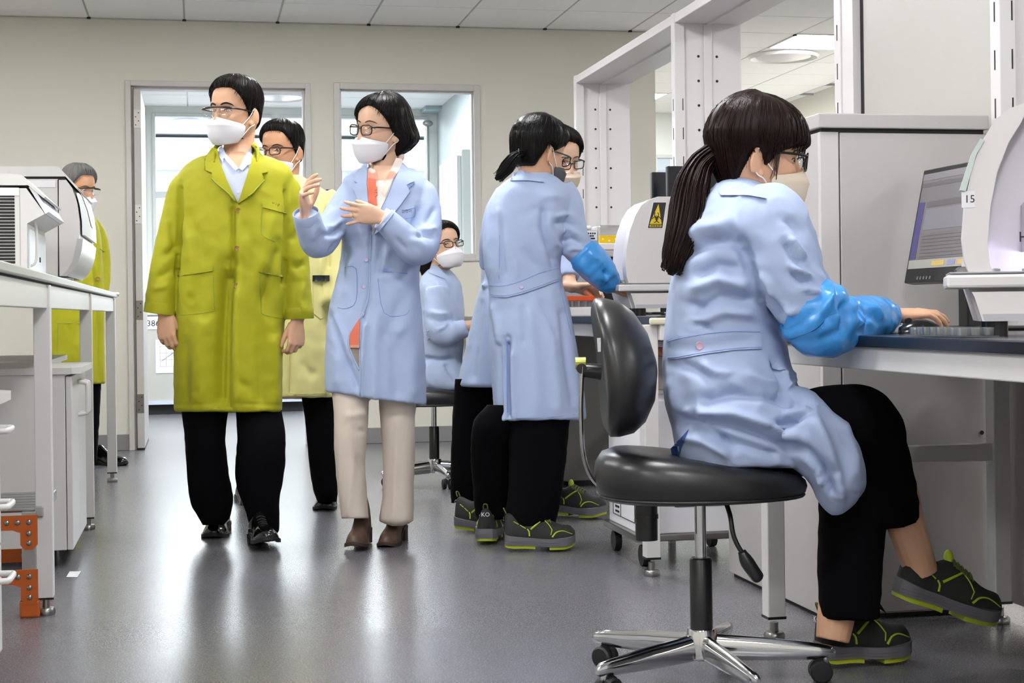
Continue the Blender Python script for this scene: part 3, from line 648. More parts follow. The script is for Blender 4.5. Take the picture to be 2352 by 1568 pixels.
# monitor of the near woman
MX = 1.9; tilt = math.radians(11.5)
az_ = V((math.sin(tilt), 0, math.cos(tilt))); an_ = V((-math.cos(tilt), 0, math.sin(tilt)))
mlow = atX(2076, 650, MX); mh = 0.315; mw = 0.52
mc = V((MX, mlow.y - mw / 2, mlow.z)) + az_ * (mh / 2)
mo = thing('monitor', (MX + 0.12, mc.y, 0.803), 'tilted dark-framed desktop monitor showing a grey program window on the near bench', 'monitor')
MB().obox(mc - an_ * 0.015, Y_, az_, an_, (mw / 2, mh / 2, 0.015), 0.003).build('casing', m_blackp, mo)
m_scr = mat('screen_grey', '6d696c', 0.25, emit=0.16)
sb = MB().obox(mc + an_ * 0.0006 + az_ * 0.012, Y_, az_, an_, (mw / 2 - 0.012, mh / 2 - 0.026, 0.0006)).build('screen', m_scr, mo)
def scr(name, u0, u1, v0, v1, col, e=0.2, d=0.0016):
    # u: 0 = far edge .. 1 near edge; v: 0 bottom .. 1 top
    hw, hh_ = mw / 2 - 0.012, mh / 2 - 0.026; c = mc + an_ * d + az_ * 0.012
    uu = hw - (u0 + u1) * hw; vv = -hh_ + (v0 + v1) * hh_
    MB().obox(c + Y_ * uu + az_ * vv, Y_, az_, an_, ((u1 - u0) * hw, (v1 - v0) * hh_, 0.0004)).build(name, mat('scr_' + col, col, 0.3, emit=e), sb)
scr('title_bar', 0.0, 1, 0.93, 1, '77747a'); scr('side_bar', 0.0, 0.07, 0.1, 0.7, '454270'); scr('tool_band', 0, 1, 0.86, 0.9, '5c585c')
scr('table_pane', 0.1, 1, 0.4, 0.62, '747279'); scr('lower_pane', 0.1, 1, 0.1, 0.37, '666364'); scr('header_row', 0.1, 1, 0.64, 0.7, '5b585b'); scr('status_bar', 0, 1, 0.0, 0.09, '96938f')
scr('yellow_button', 0.28, 0.42, 0.02, 0.07, 'b9a05a', d=0.0026); scr('blue_button', 0.46, 0.54, 0.02, 0.07, '7c7da0', d=0.0026); scr('yellow_button', 0.57, 0.72, 0.02, 0.07, 'b9a05a', d=0.0026)
for i in range(7): scr('row_line', 0.12, 0.9, 0.12 + 0.036 * i, 0.124 + 0.036 * i, '59565a', d=0.0026)
k = MB()
for i in range(5): k.obox(mc + an_ * 0.001 - az_ * (mh / 2 - 0.012) + Y_ * (mw / 2 - 0.08 - 0.018 * i), Y_, az_, an_, (0.003, 0.004, 0.001))
k.build('buttons', mat('button_grey', '77767a', 0.4), mo)
MB().box((MX + 0.04, mc.y - 0.02, 0.81), (MX + 0.09, mc.y + 0.03, mc.z), 0.006).build('stand_neck', m_blackp, mo)
MB().box((MX - 0.02, mc.y - 0.11, 0.803), (MX + 0.16, mc.y + 0.11, 0.815), 0.005).build('stand_base', m_blackp, mo)
# keyboard, mouse, tray
kc = atZ(2085, 747, 0.812)
kb = thing('keyboard', V((1.7, kc.y, 0.803)), 'slim white keyboard under the near woman\'s hand', 'keyboard')
MB().box((1.58, 3.44, 0.803), (1.73, 3.86, 0.823), 0.004).build('case', m_paper, kb)
k = MB()
for i in range(14):
    for j in range(5): k.box((1.588 + 0.028 * j, 3.447 + 0.0292 * i, 0.823), (1.61 + 0.028 * j, 3.472 + 0.0292 * i, 0.828), 0.002, seg=1)
k.build('keys', mat('key_white', 'd8d8dc', 0.5), kb, kind='stuff')
mp = atZ(2180, 746, 0.803); mp = V((1.66, 3.4, 0.803))
mo2 = thing('mouse', mp, 'glossy black computer mouse beside the keyboard', 'mouse')
mb = MB(); rg = []
for i in range(9):
    t_ = i / 8; x = -0.055 + 0.11 * t_; hgt = 0.034 * math.sin(math.pi * (0.12 + 0.8 * t_)) ** 0.8; wd = 0.031 * (1 - 0.5 * abs(2 * t_ - 1) ** 3)
    rg.append([mp + V((0.9 * x, -0.2 * x, 0)) + V((0.2, 0.9, 0)) * (wd * math.cos(a)) + Z_ * (hgt * max(0, math.sin(a))) for a in [math.pi * j / 10 for j in range(11)]])
mb.loft(rg); mb.build('shell', mat('mouse_black', '101013', 0.15), mo2, smooth='auto')
MB().cyl(mp + V((-0.028, 0.004, 0.029)), mp + V((-0.028, 0.012, 0.029)), 0.008, 12).build('wheel', m_black, mo2)
m_clear = glass('clear_plastic', (0.93, 0.95, 0.97), 0.16, 0.05)
tp = V((1.468, 2.84, 0.803))
ct = thing('sample_tray', tp + V((0.06, 0.12, 0)), 'clear plastic multi-well tray at the front edge of the near bench', 'tray')
MB().box(tp, tp + V((0.085, 0.25, 0.004)), 0.001).build('base', m_clear, ct)
k = MB()
for i in range(8):
    for j in range(3): k.lathe(tp + V((0.016 + 0.027 * j, 0.018 + 0.03 * i, 0.004)), [(0.011, 0), (0.0125, 0.016), (0.0115, 0.016), (0.010, 0.001)], 12)
k.build('wells', m_clear, ct, kind='stuff')
# ================================================================== things on the far bench
ZB2 = 0.845
def mon(y, x0, x1, z0, z1, lab):
    t = thing('monitor', ((x0 + x1) / 2, y + 0.06, ZB2), lab, 'monitor')
    MB().box((x0, y, z0), (x1, y + 0.03, z1), 0.004).build('casing', m_blackp, t)
    MB().box((x0 + 0.008, y - 0.001, z0 + 0.012), (x1 - 0.008, y, z1 - 0.008)).build('screen', mat('screen_off', '1a1d26', 0.12), t)
    MB().box(((x0 + x1) / 2 - 0.03, y + 0.03, ZB2), ((x0 + x1) / 2 + 0.03, y + 0.06, z0 + 0.1), 0.005).build('stand_neck', m_blackp, t)
    MB().box(((x0 + x1) / 2 - 0.1, y - 0.05, ZB2), ((x0 + x1) / 2 + 0.1, y + 0.12, ZB2 + 0.012), 0.004).build('stand_base', m_blackp, t)
    return t
a, b = atY(1533, 381, 6.25), atY(1652, 381, 6.25)
m1 = mon(6.25, a.x, b.x, atY(1590, 458, 6.25).z - 0.15, a.z, 'dark monitor above the stickered analyser, partly behind the near woman\'s ponytail')
MB().ell(atY(1573, 390, 6.245), 0.004, nu=8, nv=6).build('status_light', mat('status_white', 'f2f2f2', 0.4, emit=1), m1)
a, b = atY(1497, 395, 6.7), atY(1575, 395, 6.7)
mon(6.7, a.x, b.x, atY(1500, 455, 6.7).z - 0.1, a.z, 'smaller dark monitor left of and behind the other, above the stickered analyser')
# grey incubator with a label
y0 = 6.6; a, b = atY(1270, 528, y0), atY(1376, 528, y0)
ib = thing('incubator', ((a.x + b.x) / 2, y0 + 0.15, ZB2), 'grey boxed instrument with a printed label behind the blue-sleeved arm', 'instrument')
MB().box((a.x, y0, ZB2), (b.x, y0 + 0.3, a.z), 0.008).build('body', mat('incubator_grey', 'aeacae', 0.4), ib)
MB().box((a.x + 0.02, y0 + 0.01, a.z), (b.x - 0.03, y0 + 0.28, a.z + 0.02), 0.008).build('lid', m_an, ib)
c0, c1 = atY(1338, 552, y0), atY(1371, 531, y0)
lo = MB().box((c0.x, y0 - 0.002, c0.z), (c1.x, y0, c1.z)).build('label_plate', m_paper, ib)
k = MB(); lw_ = c1.x - c0.x; lh = c1.z - c0.z
for r_, (n_, w_) in enumerate(((4, 0.1), (3, 0.12), (1, 0.45))):
    for i in range(n_):
        x = c0.x + lw_ * (0.35 + 0.15 * i if r_ < 2 else 0.4); z = c1.z - lh * (0.22 + 0.28 * r_)
        k.box((x, y0 - 0.003, z - 0.004), (x + lw_ * w_, y0 - 0.002, z + 0.003))
k.build('printed_lines', m_ink, lo)
# black-fronted cooler with white lid behind it
y0 = 7.05; a, b = atY(1372, 560, y0), atY(1470, 548, y0)
zt2 = atY(1400, 565, y0).z
cb = thing('dry_bath', ((a.x + b.x) / 2, y0 + 0.2, ZB2), 'black-fronted boxed instrument with a white sloping lid left of the stickered analyser', 'instrument')
MB().box((a.x, y0, ZB2), (b.x, y0 + 0.35, zt2 - 0.05), 0.006).build('body', mat('cooler_black', '17181b', 0.25), cb)
MB().box((a.x - 0.01, y0 - 0.01, zt2 - 0.05), (b.x + 0.01, y0 + 0.36, zt2 - 0.02), 0.004).build('grey_band', m_grey, cb)
MB().box((a.x - 0.012, y0 - 0.012, zt2 - 0.02), (b.x + 0.012, y0 + 0.362, zt2 + 0.014), 0.006).build('lid', m_an, cb)
# yellow tube rack with clear cover on top of it
ry = y0 + 0.02; a, b = atY(1376, 550, ry), atY(1437, 530, ry); z0 = zt2 + 0.014
tr_ = thing('tube_rack', ((a.x + b.x) / 2, ry + 0.06, z0), 'yellow tube rack under a frosted clear cover on the black-fronted instrument', 'rack')
MB().box((a.x, ry, z0), (b.x, ry + 0.12, z0 + 0.036), 0.003).build('rack_body', mat('rack_yellow', 'd9b414', 0.4), tr_)
MB().box((a.x - 0.005, ry - 0.002, z0 + 0.0365), (b.x + 0.005, ry + 0.125, z0 + 0.085), 0.01).build('cover', glass('frosted_cover', (0.9, 0.9, 0.9), 0.3, 0.3), tr_)
k = MB()
for i in range(5):
    for j in range(2): k.lathe(V((a.x + 0.012 + (b.x - a.x - 0.024) * i / 4, ry + 0.03 + 0.06 * j, z0 + 0.036)), [(0.011, 0), (0.011, 0.02), (0.002, 0.02)], 12)
k.build('caps', m_paper, tr_, smooth='auto')
k = MB()
for i in range(4): k.cyl(V((a.x + 0.018 + (b.x - a.x - 0.036) * i / 3, ry - 0.001, z0 + 0.02 - 0.008 * (i % 2))), V((a.x + 0.018 + (b.x - a.x - 0.036) * i / 3, ry + 0.002, z0 + 0.02 - 0.008 * (i % 2))), 0.005, 10)
k.build('holes', mat('rack_pale', 'ecd98a', 0.5), tr_)
# orange-lidded rack on a white tray
ry = 5.62; a, b = atY(1300, 700, ry), atY(1366, 700, ry)
tw = MB().box((a.x - 0.02, ry - 0.03, ZB2), (b.x + 0.01, ry + 0.14, ZB2 + 0.035), 0.006).build('white_tray', m_an, base=((a.x + b.x) / 2, ry, ZB2), label='shallow white tray under the orange-topped tube rack', cat='tray')
zo = atY(1330, 683, ry).z
ork = thing('tube_rack', ((a.x + b.x) / 2, ry + 0.04, ZB2 + 0.035), 'clear tube rack with a bright orange top standing on the white tray', 'rack')
MB().box((a.x, ry, ZB2 + 0.035), (b.x - 0.004, ry + 0.09, zo - 0.012), 0.003).build('clear_body', glass('frosted_rack', (0.8, 0.76, 0.78), 0.12, 0.2), ork)
MB().box((a.x - 0.004, ry - 0.004, zo - 0.012), (b.x, ry + 0.094, zo + 0.006), 0.003).build('orange_top', mat('rack_orange', 'e2561c', 0.4), ork)
k = MB()
for i in range(4): k.cyl(V((a.x + 0.02 + 0.026 * i, ry + 0.04, ZB2 + 0.037)), V((a.x + 0.02 + 0.026 * i, ry + 0.04, zo - 0.014)), 0.009, 10)
k.build('tubes', mat('tube_pink', 'cdbfc6', 0.4), ork, kind='stuff')
# ================================================================== under the benches
wx0, wx1, wy0, wy1 = 1.46, 1.86, 5.1, 5.5
wd = thing('wheeled_dolly', (1.66, 5.3, 0), 'grey steel dolly on black castors carrying the white waste box', 'dolly')
MB().box((wx0 - 0.02, wy0 - 0.02, 0.085), (wx1 + 0.02, wy1 + 0.02, 0.108), 0.004).build('platform', m_steel, wd)
for x, y in ((wx0 + 0.02, wy0 + 0.02), (wx0 + 0.02, wy1 - 0.02), (wx1 - 0.02, wy0 + 0.02), (wx1 - 0.02, wy1 - 0.02)):
    k = MB(); k.cyl((x - 0.012, y, 0.036), (x + 0.012, y, 0.036), 0.036, 18); k.build('castor', m_black, wd, smooth='auto')
wbx = thing('waste_box', (1.66, 5.3, 0.108), 'white cardboard waste box with printed label tables under the far bench', 'box')
MB().box((wx0, wy0, 0.108), (wx1, wy1, 0.56), 0.004).build('carton', m_paper, wbx)
lt = MB()
zA, zB_ = atY(1560, 1163, wy0).z, atY(1560, 1120, wy0).z; xa_, xb_ = atY(1550, 1140, wy0).x, 1.84
for z in (zA, (zA + zB_) / 2, zB_): lt.box((xa_, wy0 - 0.002, z - 0.0012), (xb_, wy0, z + 0.0012))
for x in (xa_, xa_ + 0.11, xb_): lt.box((x - 0.0012, wy0 - 0.002, zA), (x + 0.0012, wy0, zB_))
lettering(lt, '폐기물', V((xa_ + 0.16, wy0 - 0.0022, (zA * 0.75 + zB_ * 0.25))), X_, Z_, 0.026)
lettering(lt, '폐기', V((xa_ + 0.16, wy0 - 0.0022, (zA * 0.25 + zB_ * 0.75))), X_, Z_, 0.026)
for za, zb, ya, yb in ((0.14, 0.24, wy0 + 0.06, wy1 - 0.06), (0.26, 0.3, wy0 + 0.06, wy1 - 0.06)):
    for z in (za, zb): lt.box((wx0 - 0.002, ya, z - 0.001), (wx0, yb, z + 0.001))
    for y in (ya, yb, yb - 0.1): lt.box((wx0 - 0.002, y - 0.001, za), (wx0, y + 0.001, zb))
for i in range(5): lt.box((wx0 - 0.002, wy1 - 0.14, 0.15 + 0.017 * i), (wx0, wy1 - 0.09, 0.157 + 0.017 * i))
lt.build('printed_table', m_ink, wbx)
yl = MB(); yl.tube([V((wx0 - 0.002, wy0 + 0.16, 0.53)), V((wx0 - 0.002, wy0 + 0.16, 0.505)), V((wx0 - 0.002, wy0 + 0.1, 0.505)), V((wx0 - 0.002, wy0 + 0.1, 0.53))], 0.0015, 5)
yl.build('yellow_mark', mat('marker_yellow', 'd0c65a', 0.6), wbx)
# shelf with boxes behind the leg
sh = thing('under_shelf', (1.92, 5.74, 0), 'white low shelf rack under the far bench, behind the waste box', 'shelf')
MB().box((1.7, 5.56, 0.54), (2.14, 5.92, 0.565), 0.003).build('shelf_board', m_white, sh)
for x in (1.72, 2.12):
    for y in (5.58, 5.9): MB().box((x - 0.012, y - 0.012, 0), (x + 0.012, y + 0.012, 0.54), 0.002).build('leg', m_white, sh)
MB().box((1.71, 5.6, 0.565), (2.0, 5.88, 0.69), 0.004).build('storage_box', mat('pink_grey_box', 'b7aaa8', 0.6), base=(1.85, 5.74, 0.565), label='pinkish grey storage box on the low shelf under the far bench', cat='box')
ob = thing('storage_box', (1.85, 5.74, 0.69), 'shallow box with an orange side on top of the pinkish storage box', 'box')
MB().box((1.71, 5.6, 0.69), (2.0, 5.88, 0.725), 0.003).build('tray', mat('box_orange', 'c8622e', 0.5), ob)
MB().box((1.71, 5.6, 0.7255), (2.0, 5.88, 0.75), 0.003).build('lid', m_an2, ob)
# dark steel cabinet at the far end
dc = thing('base_cabinet', (1.8, 8.2, 0), 'dark grey low cabinet in the shadow under the far end of the right bench', 'cabinet')
m_dk = mat('dark_cabinet', '5b5a58', 0.4)
MB().box((1.57, 7.5, 0.03), (2.1, 8.7, 0.8), 0.004).build('carcass', m_dk, dc)
for a, b in ((7.52, 8.09), (8.11, 8.68)):
    MB().box((1.555, a, 0.05), (1.57, b, 0.78), 0.003).build('door', m_dk, dc)
for y in (7.56, 8.64): MB().cyl((1.63, y, 0), (1.63, y, 0.03), 0.03, 12).build('foot', m_black, dc)
mp_ = MB().box((2.2, 1.9, 0.045), (2.215, 4.0, 0.78), 0.002).build('modesty_panel', m_grey, nb)
rc = thing('base_cabinet', (1.8, 2.25, 0), 'unseen white cabinet-shaped block added under the near bench to keep light out', 'cabinet')  # added out of view as a light blocker, darkens the space under the bench
MB().box((1.5, 1.95, 0.04), (2.15, 2.62, 0.72), 0.004).build('carcass', m_white, rc)
for ya, yb in ((1.96, 2.28), (2.29, 2.61)): MB().box((1.482, ya, 0.06), (1.5, yb, 0.71), 0.003).build('door', m_white, rc)
MB().box((1.53, 2.0, 0), (2.1, 2.58, 0.04)).build('plinth', m_dark, rc)
# ================================================================== people: tools
import numpy as np
RI, UP, TC = _R0.copy(), V((0, 0, 1)), -_F.copy()          # image right, up, towards the photographer
def dirv(r, u, t): return (RI * r + UP * u + TC * t).normalized()
def pxy(a):
    d = a - np.array(CAM); zc = d @ np.array(_F); return 1176 + F_PX * (d @ np.array(_R)) / zc, HY - F_PX * (d @ np.array(_U)) / zc
def pchip(xs, ys, x):
    xs = list(xs); n = len(xs)
    if x <= xs[0]: return ys[0]
    if x >= xs[-1]: return ys[-1]
    i = max(k for k in range(n - 1) if xs[k] <= x); h = xs[i + 1] - xs[i]; d = (ys[i + 1] - ys[i]) / h
    def slope(k):
        if k == 0 or k == n - 1: return (ys[1] - ys[0]) / (xs[1] - xs[0]) if k == 0 else (ys[-1] - ys[-2]) / (xs[-1] - xs[-2])
        a = (ys[k] - ys[k - 1]) / (xs[k] - xs[k - 1]); b = (ys[k + 1] - ys[k]) / (xs[k + 1] - xs[k])
        return 0 if a * b <= 0 else 2 * a * b / (a + b)
    m0, m1 = slope(i), slope(i + 1); t = (x - xs[i]) / h
    return (2 * t**3 - 3 * t**2 + 1) * ys[i] + (t**3 - 2 * t**2 + t) * h * m0 + (-2 * t**3 + 3 * t**2) * ys[i + 1] + (t**3 - t**2) * h * m1
def loft_px(mb, rows, zc, n=72, m=90, ex=2.4, cap0=True, cap1=True, hem=None):
    # rows: (y px, left px, right px, half thickness m, offset towards the photographer m)
    rows = [tuple(r) + (0,) * (5 - len(r)) for r in rows]; ys = [r[0] for r in rows]; rings = []
    for k in range(m + 1):
        y = ys[0] + (ys[-1] - ys[0]) * k / m
        xl, xr, th, dw = [pchip(ys, [r[c] for r in rows], y) for c in (1, 2, 3, 4)]
        cx, hw = (xl + xr) / 2, (xr - xl) / 2; ring = []
        for j in range(n):
            a = 2 * math.pi * j / n; ca, sa = math.cos(a), math.sin(a)
            px = cx + hw * math.copysign(abs(ca) ** (2 / ex), ca); d = dw + th * math.copysign(abs(sa) ** (2 / ex), sa)
            yy = y + (hem(px) * (k / m) ** 4 if hem else 0)
            ring.append(at(px, yy, zc - d))
        rings.append(ring)
    return mb.loft(rings, cap0, cap1)
def sleeve(mb, path, zc, n=28, sub=14, cuff=True, flat=None):
    # path: (px, py, towards, radius m)
    pts = [at(p[0], p[1], zc - p[2]) for p in path]; rad = [p[3] for p in path]
    pts, rad = smooth_path(pts, rad, sub)
    if cuff:
        d = (pts[-1] - pts[-2]).normalized()
        pts += [pts[-1] + d * 0.001, pts[-1] - d * 0.002, pts[-1] - d * 0.05]; rad += [rad[-1] * 0.97, rad[-1] * 0.9, rad[-1] * 0.86]
        # rings keep one frame so the turned-in cuff stays clean
        fr = MB(); fr.tube(pts[:-3], rad[:-3], n, cap=False); rings = [fr.v[i * n:(i + 1) * n] for i in range(len(pts) - 3)]
        last = rings[-1]; c = pts[-4]
        rings.append([c + d * 0.001 + (p - c) * 0.96 for p in last]); rings.append([c - d * 0.003 + (p - c) * 0.9 for p in last]); rings.append([c - d * 0.05 + (p - c) * 0.86 for p in last])
        return mb.loft(rings, True, True)
    return mb.tube(pts, rad, n)
def vnormals(vs_, fs):
    a = np.array([tuple(v) for v in vs_]); nn = np.zeros_like(a)
    for f in fs:
        if len(f) > 8: continue
        p = a[list(f)]; nr = np.cross(p[2] - p[0], p[3 % len(f)] - p[1]) if len(f) == 4 else np.cross(p[1] - p[0], p[2] - p[0])
        nn[list(f)] += nr
    l = np.linalg.norm(nn, axis=1); l[l < 1e-12] = 1; return a, nn / l[:, None]
def drape(mb, creases=(), amp=0.004, fx=9, fz=3.5, seed=0, amp2=0.0015, f2=26, i0=0, sign=None):
    # cloth folds: creases (px polyline, width px, height m, optional back-only flag) and two noises
    a, nn = vnormals(mb.v, mb.f); tc = np.array(CAM) - a; tc /= np.linalg.norm(tc, axis=1)[:, None]
    c = a.mean(axis=0); 
    if ((a - c) * nn).sum() < 0: nn = -nn
    face = (nn * tc).sum(axis=1); px, py = pxy(a); disp = np.zeros(len(a))
    for cr in creases:
        pts, w_, h_ = cr[0], cr[1], cr[2]; dm = np.full(len(a), 1e9); side = np.zeros(len(a))
        for (x0, y0), (x1, y1) in zip(pts[:-1], pts[1:]):
            dx, dy = x1 - x0, y1 - y0; L2 = dx * dx + dy * dy
            t = np.clip(((px - x0) * dx + (py - y0) * dy) / L2, 0, 1); ex, ey = px - (x0 + t * dx), py - (y0 + t * dy); d = np.hypot(ex, ey)
            s_ = np.sign(dx * ey - dy * ex); upd = d < dm; dm = np.where(upd, d, dm); side = np.where(upd, s_, side)
        # ends fade
        (xa, ya), (xb, yb) = pts[0], pts[-1]
        e = np.minimum(np.hypot(px - xa, py - ya), np.hypot(px - xb, py - yb)); fade = np.clip(e / (2.2 * w_), 0.25, 1)
        wl = np.where(side > 0, w_, w_ * (cr[3] if len(cr) > 3 else 1.0))       # unequal sides: a soft slope and a sharp one
        disp += np.where(face > 0.05, 1.75 * h_ * np.exp(-(dm / wl) ** 2) * fade * np.clip(face * 2.2, 0, 1), 0)
    for i in range(len(a)):
        p = V(a[i]); q = V((p.x * fx, p.y * fx, p.z * fz)) + V((seed * 7.3, seed * 3.1, 0))
        n1 = noise.noise(q); r1 = (1 - 2 * abs(noise.noise(q * 0.8 + V((5, 9, 2)))))
        q3 = V((p.x + .5 * p.z, p.y, p.z * .8 - .3 * p.x)) * (fx * 1.9); disp[i] += amp * (0.6 * n1 + 0.5 * r1 + .55 * (1 - 2.2 * abs(noise.noise(q3 + V((seed, 3, 1)))))) + amp2 * noise.noise(p * f2)
    a = a + nn * disp[:, None]; mb.v = [V(p) for p in a]; return mb
def bvh_of(*mbs):
    vs_ = []; fs = []
    for m in mbs:
        n = len(vs_); vs_ += m.v; fs += [tuple(i + n for i in f) for f in m.f]
    return BVHTree.FromPolygons(vs_, fs)
def hit(bvh, px, py, off=0.0):
    d = ray(px, py); r = bvh.ray_cast(CAM, d.normalized())
    if r[0] is None: return None
    n = r[1]; n = -n if n.dot(d) > 0 else n
    return r[0] + (n * 0.6 + TC * 0.4) * off
def cr_px(pts, sub=6, cyc=False):
    out = []; N = len(pts)
    for i in range(N if cyc else N - 1):
        g = (lambda k: pts[k % N]) if cyc else (lambda k: pts[min(max(k, 0), N - 1)])
        p0, p1, p2, p3 = [V((*g(i + k), 0)) for k in (-1, 0, 1, 2)]
        for k in range(sub):
            t = k / sub; q = 0.5 * ((2 * p1) + (p2 - p0) * t + (2 * p0 - 5 * p1 + 4 * p2 - p3) * t * t + (3 * p1 - p0 - 3 * p2 + p3) * t**3); out.append((q.x, q.y))
    if not cyc: out.append(tuple(pts[-1]))
    return out
def patch(mb, poly, bvh, th=0.004, lift=0.0005, step=8, taper=True, fallback=None):
    # a thin piece of cloth or card lying on a surface: outline given in photo pixels, laid on by rays from the photograph's viewpoint
    bd = []
    for i in range(len(poly)):
        a, b = poly[i], poly[(i + 1) % len(poly)]; L = math.hypot(b[0] - a[0], b[1] - a[1]); k = max(1, int(L / step))
        bd += [(a[0] + (b[0] - a[0]) * t / k, a[1] + (b[1] - a[1]) * t / k) for t in range(k)]
    x0, x1 = min(p[0] for p in bd), max(p[0] for p in bd); y0, y1 = min(p[1] for p in bd), max(p[1] for p in bd)
    def inside(x, y):
        c = False; j = len(bd) - 1
        for i in range(len(bd)):
            if (bd[i][1] > y) != (bd[j][1] > y) and x < (bd[j][0] - bd[i][0]) * (y - bd[i][1]) / (bd[j][1] - bd[i][1]) + bd[i][0]: c = not c
            j = i
        return c
    def dist(x, y): return min(math.hypot(x - p[0], y - p[1]) for p in bd)
    pts = [V(p) for p in bd]; x = x0 + step / 2
    while x < x1:
        y = y0 + step / 2
        while y < y1:
            if inside(x, y) and dist(x, y) > step * 0.45: pts.append(V((x, y)))
            y += step
        x += step
    n = len(bd); res = delaunay_2d_cdt(pts, [], [list(range(n))], 1, 1e-5)
    co, fs = res[0], res[2]; edge = set()
    lo, hi, ok = [], [], []; zs = []
    hits = [hit(bvh, p.x, p.y) for p in co]
    good = [(h - CAM).dot(_F) for h in hits if h is not None]
    if not good: return mb
    gp = [(p, (h - CAM).dot(_F)) for p, h in zip(co, hits) if h is not None]
    zmean = sorted(good)[len(good) // 2]
    for p, h in zip(co, hits):
        if h is None or abs((h - CAM).dot(_F) - zmean) > 0.25: h = at(p.x, p.y, min(gp, key=lambda g: (g[0] - p).length + (99 if abs(g[1] - zmean) > .25 else 0))[1] + .004)
        dcam = (CAM - h).normalized(); lo.append(h + dcam * (lift - th * 0.5)); hi.append(h + dcam * (lift + th))
    cnt = {}
    for f in fs:
        for a, b in zip(f, f[1:] + f[:1]): cnt[(a, b)] = 1
    N = len(co); faces = [tuple(f) for f in fs]; faces2 = [tuple(i + N for i in reversed(f)) for f in fs]
    sidef = [(a, b, b + N, a + N) for (a, b) in cnt if (b, a) not in cnt]
    return mb.add(hi + lo, faces + faces2 + sidef)
def seam(mb, pts, bvh, r=0.0015, off=0.0005, sub=5, n=6):
    ps = [hit(bvh, x, y, off) for x, y in cr_px(pts, sub)]; ps = [p for p in ps if p is not None]
    if len(ps) > 1: mb.tube(ps, r, n)
    return mb
def stud(mb, px, py, bvh, r=0.009, h=0.004, n=16):
    c = hit(bvh, px, py); 
    if c is None: return mb
    ax = (CAM - c).normalized(); return mb.lathe(c, [(r, -0.002), (r, h * 0.6), (r * 0.9, h), (r * 0.55, h * 0.75), (r * 0.2, h * 0.7)], n, ax)
def remesh(mb, voxel, smooth_it=2):
    me = bpy.data.meshes.new('tmp'); me.from_pydata([tuple(v) for v in mb.v], [], mb.f)
    bm = bmesh.new(); bm.from_mesh(me); bmesh.ops.recalc_face_normals(bm, faces=bm.faces[:]); bm.to_mesh(me); bm.free()
    o = bpy.data.objects.new('tmp', me); C.objects.link(o)
    r = o.modifiers.new('r', 'REMESH'); r.mode = 'VOXEL'; r.voxel_size = voxel; r.adaptivity = 0
    if smooth_it: s_ = o.modifiers.new('s', 'SMOOTH'); s_.iterations = smooth_it; s_.factor = 0.5
    dg = bpy.context.evaluated_depsgraph_get(); m2 = bpy.data.meshes.new_from_object(o.evaluated_get(dg))
    out = MB(); vs_ = np.empty(len(m2.vertices) * 3); m2.vertices.foreach_get('co', vs_); out.v = [V(p) for p in vs_.reshape(-1, 3)]
    out.f = [tuple(p.vertices) for p in m2.polygons]; out.mi = [0] * len(out.f)
    bpy.data.objects.remove(o); bpy.data.meshes.remove(me); bpy.data.meshes.remove(m2); return out
# ------------------------------------------------------------------ head
HU = [-.124, -.116, -.102, -.085, -.065, -.045, -.020, 0.004, 0.028, .052, .074, .094, .109, .118]
HFF = [.062, .082, .092, .096, .097, .097, .0955, .0915, .0965, .094, .086, .067, .042, .014]
HFB = [.000, -.012, -.030, -.055, -.072, -.082, -.090, -.096, -.099, -.098, -.092, -.076, -.052, -.020]
HHW = [.018, .034, .047, .057, .064, .069, .0725, .074, .0755, .0755, .0735, .064, .046, .018]
def hsec(u): return pchip(HU, HFF, u), pchip(HU, HFB, u), pchip(HU, HHW, u)
def hpt(u, phi, ex=2.25, grow=0.0):
    ff, fb, hw = hsec(u); c, s_ = math.cos(phi), math.sin(phi)
    f = (ff + grow) * abs(c) ** (2 / ex) if c > 0 else (fb - grow) * abs(c) ** (2 / ex)
    return (hw + grow) * math.copysign(abs(s_) ** (2 / ex), s_), f, u
def hsurf(s_, u, ex=2.25):
    ff, fb, hw = hsec(u); k = min(0.98, abs(s_) / hw); return ff * (1 - k ** ex) ** (1 / ex)
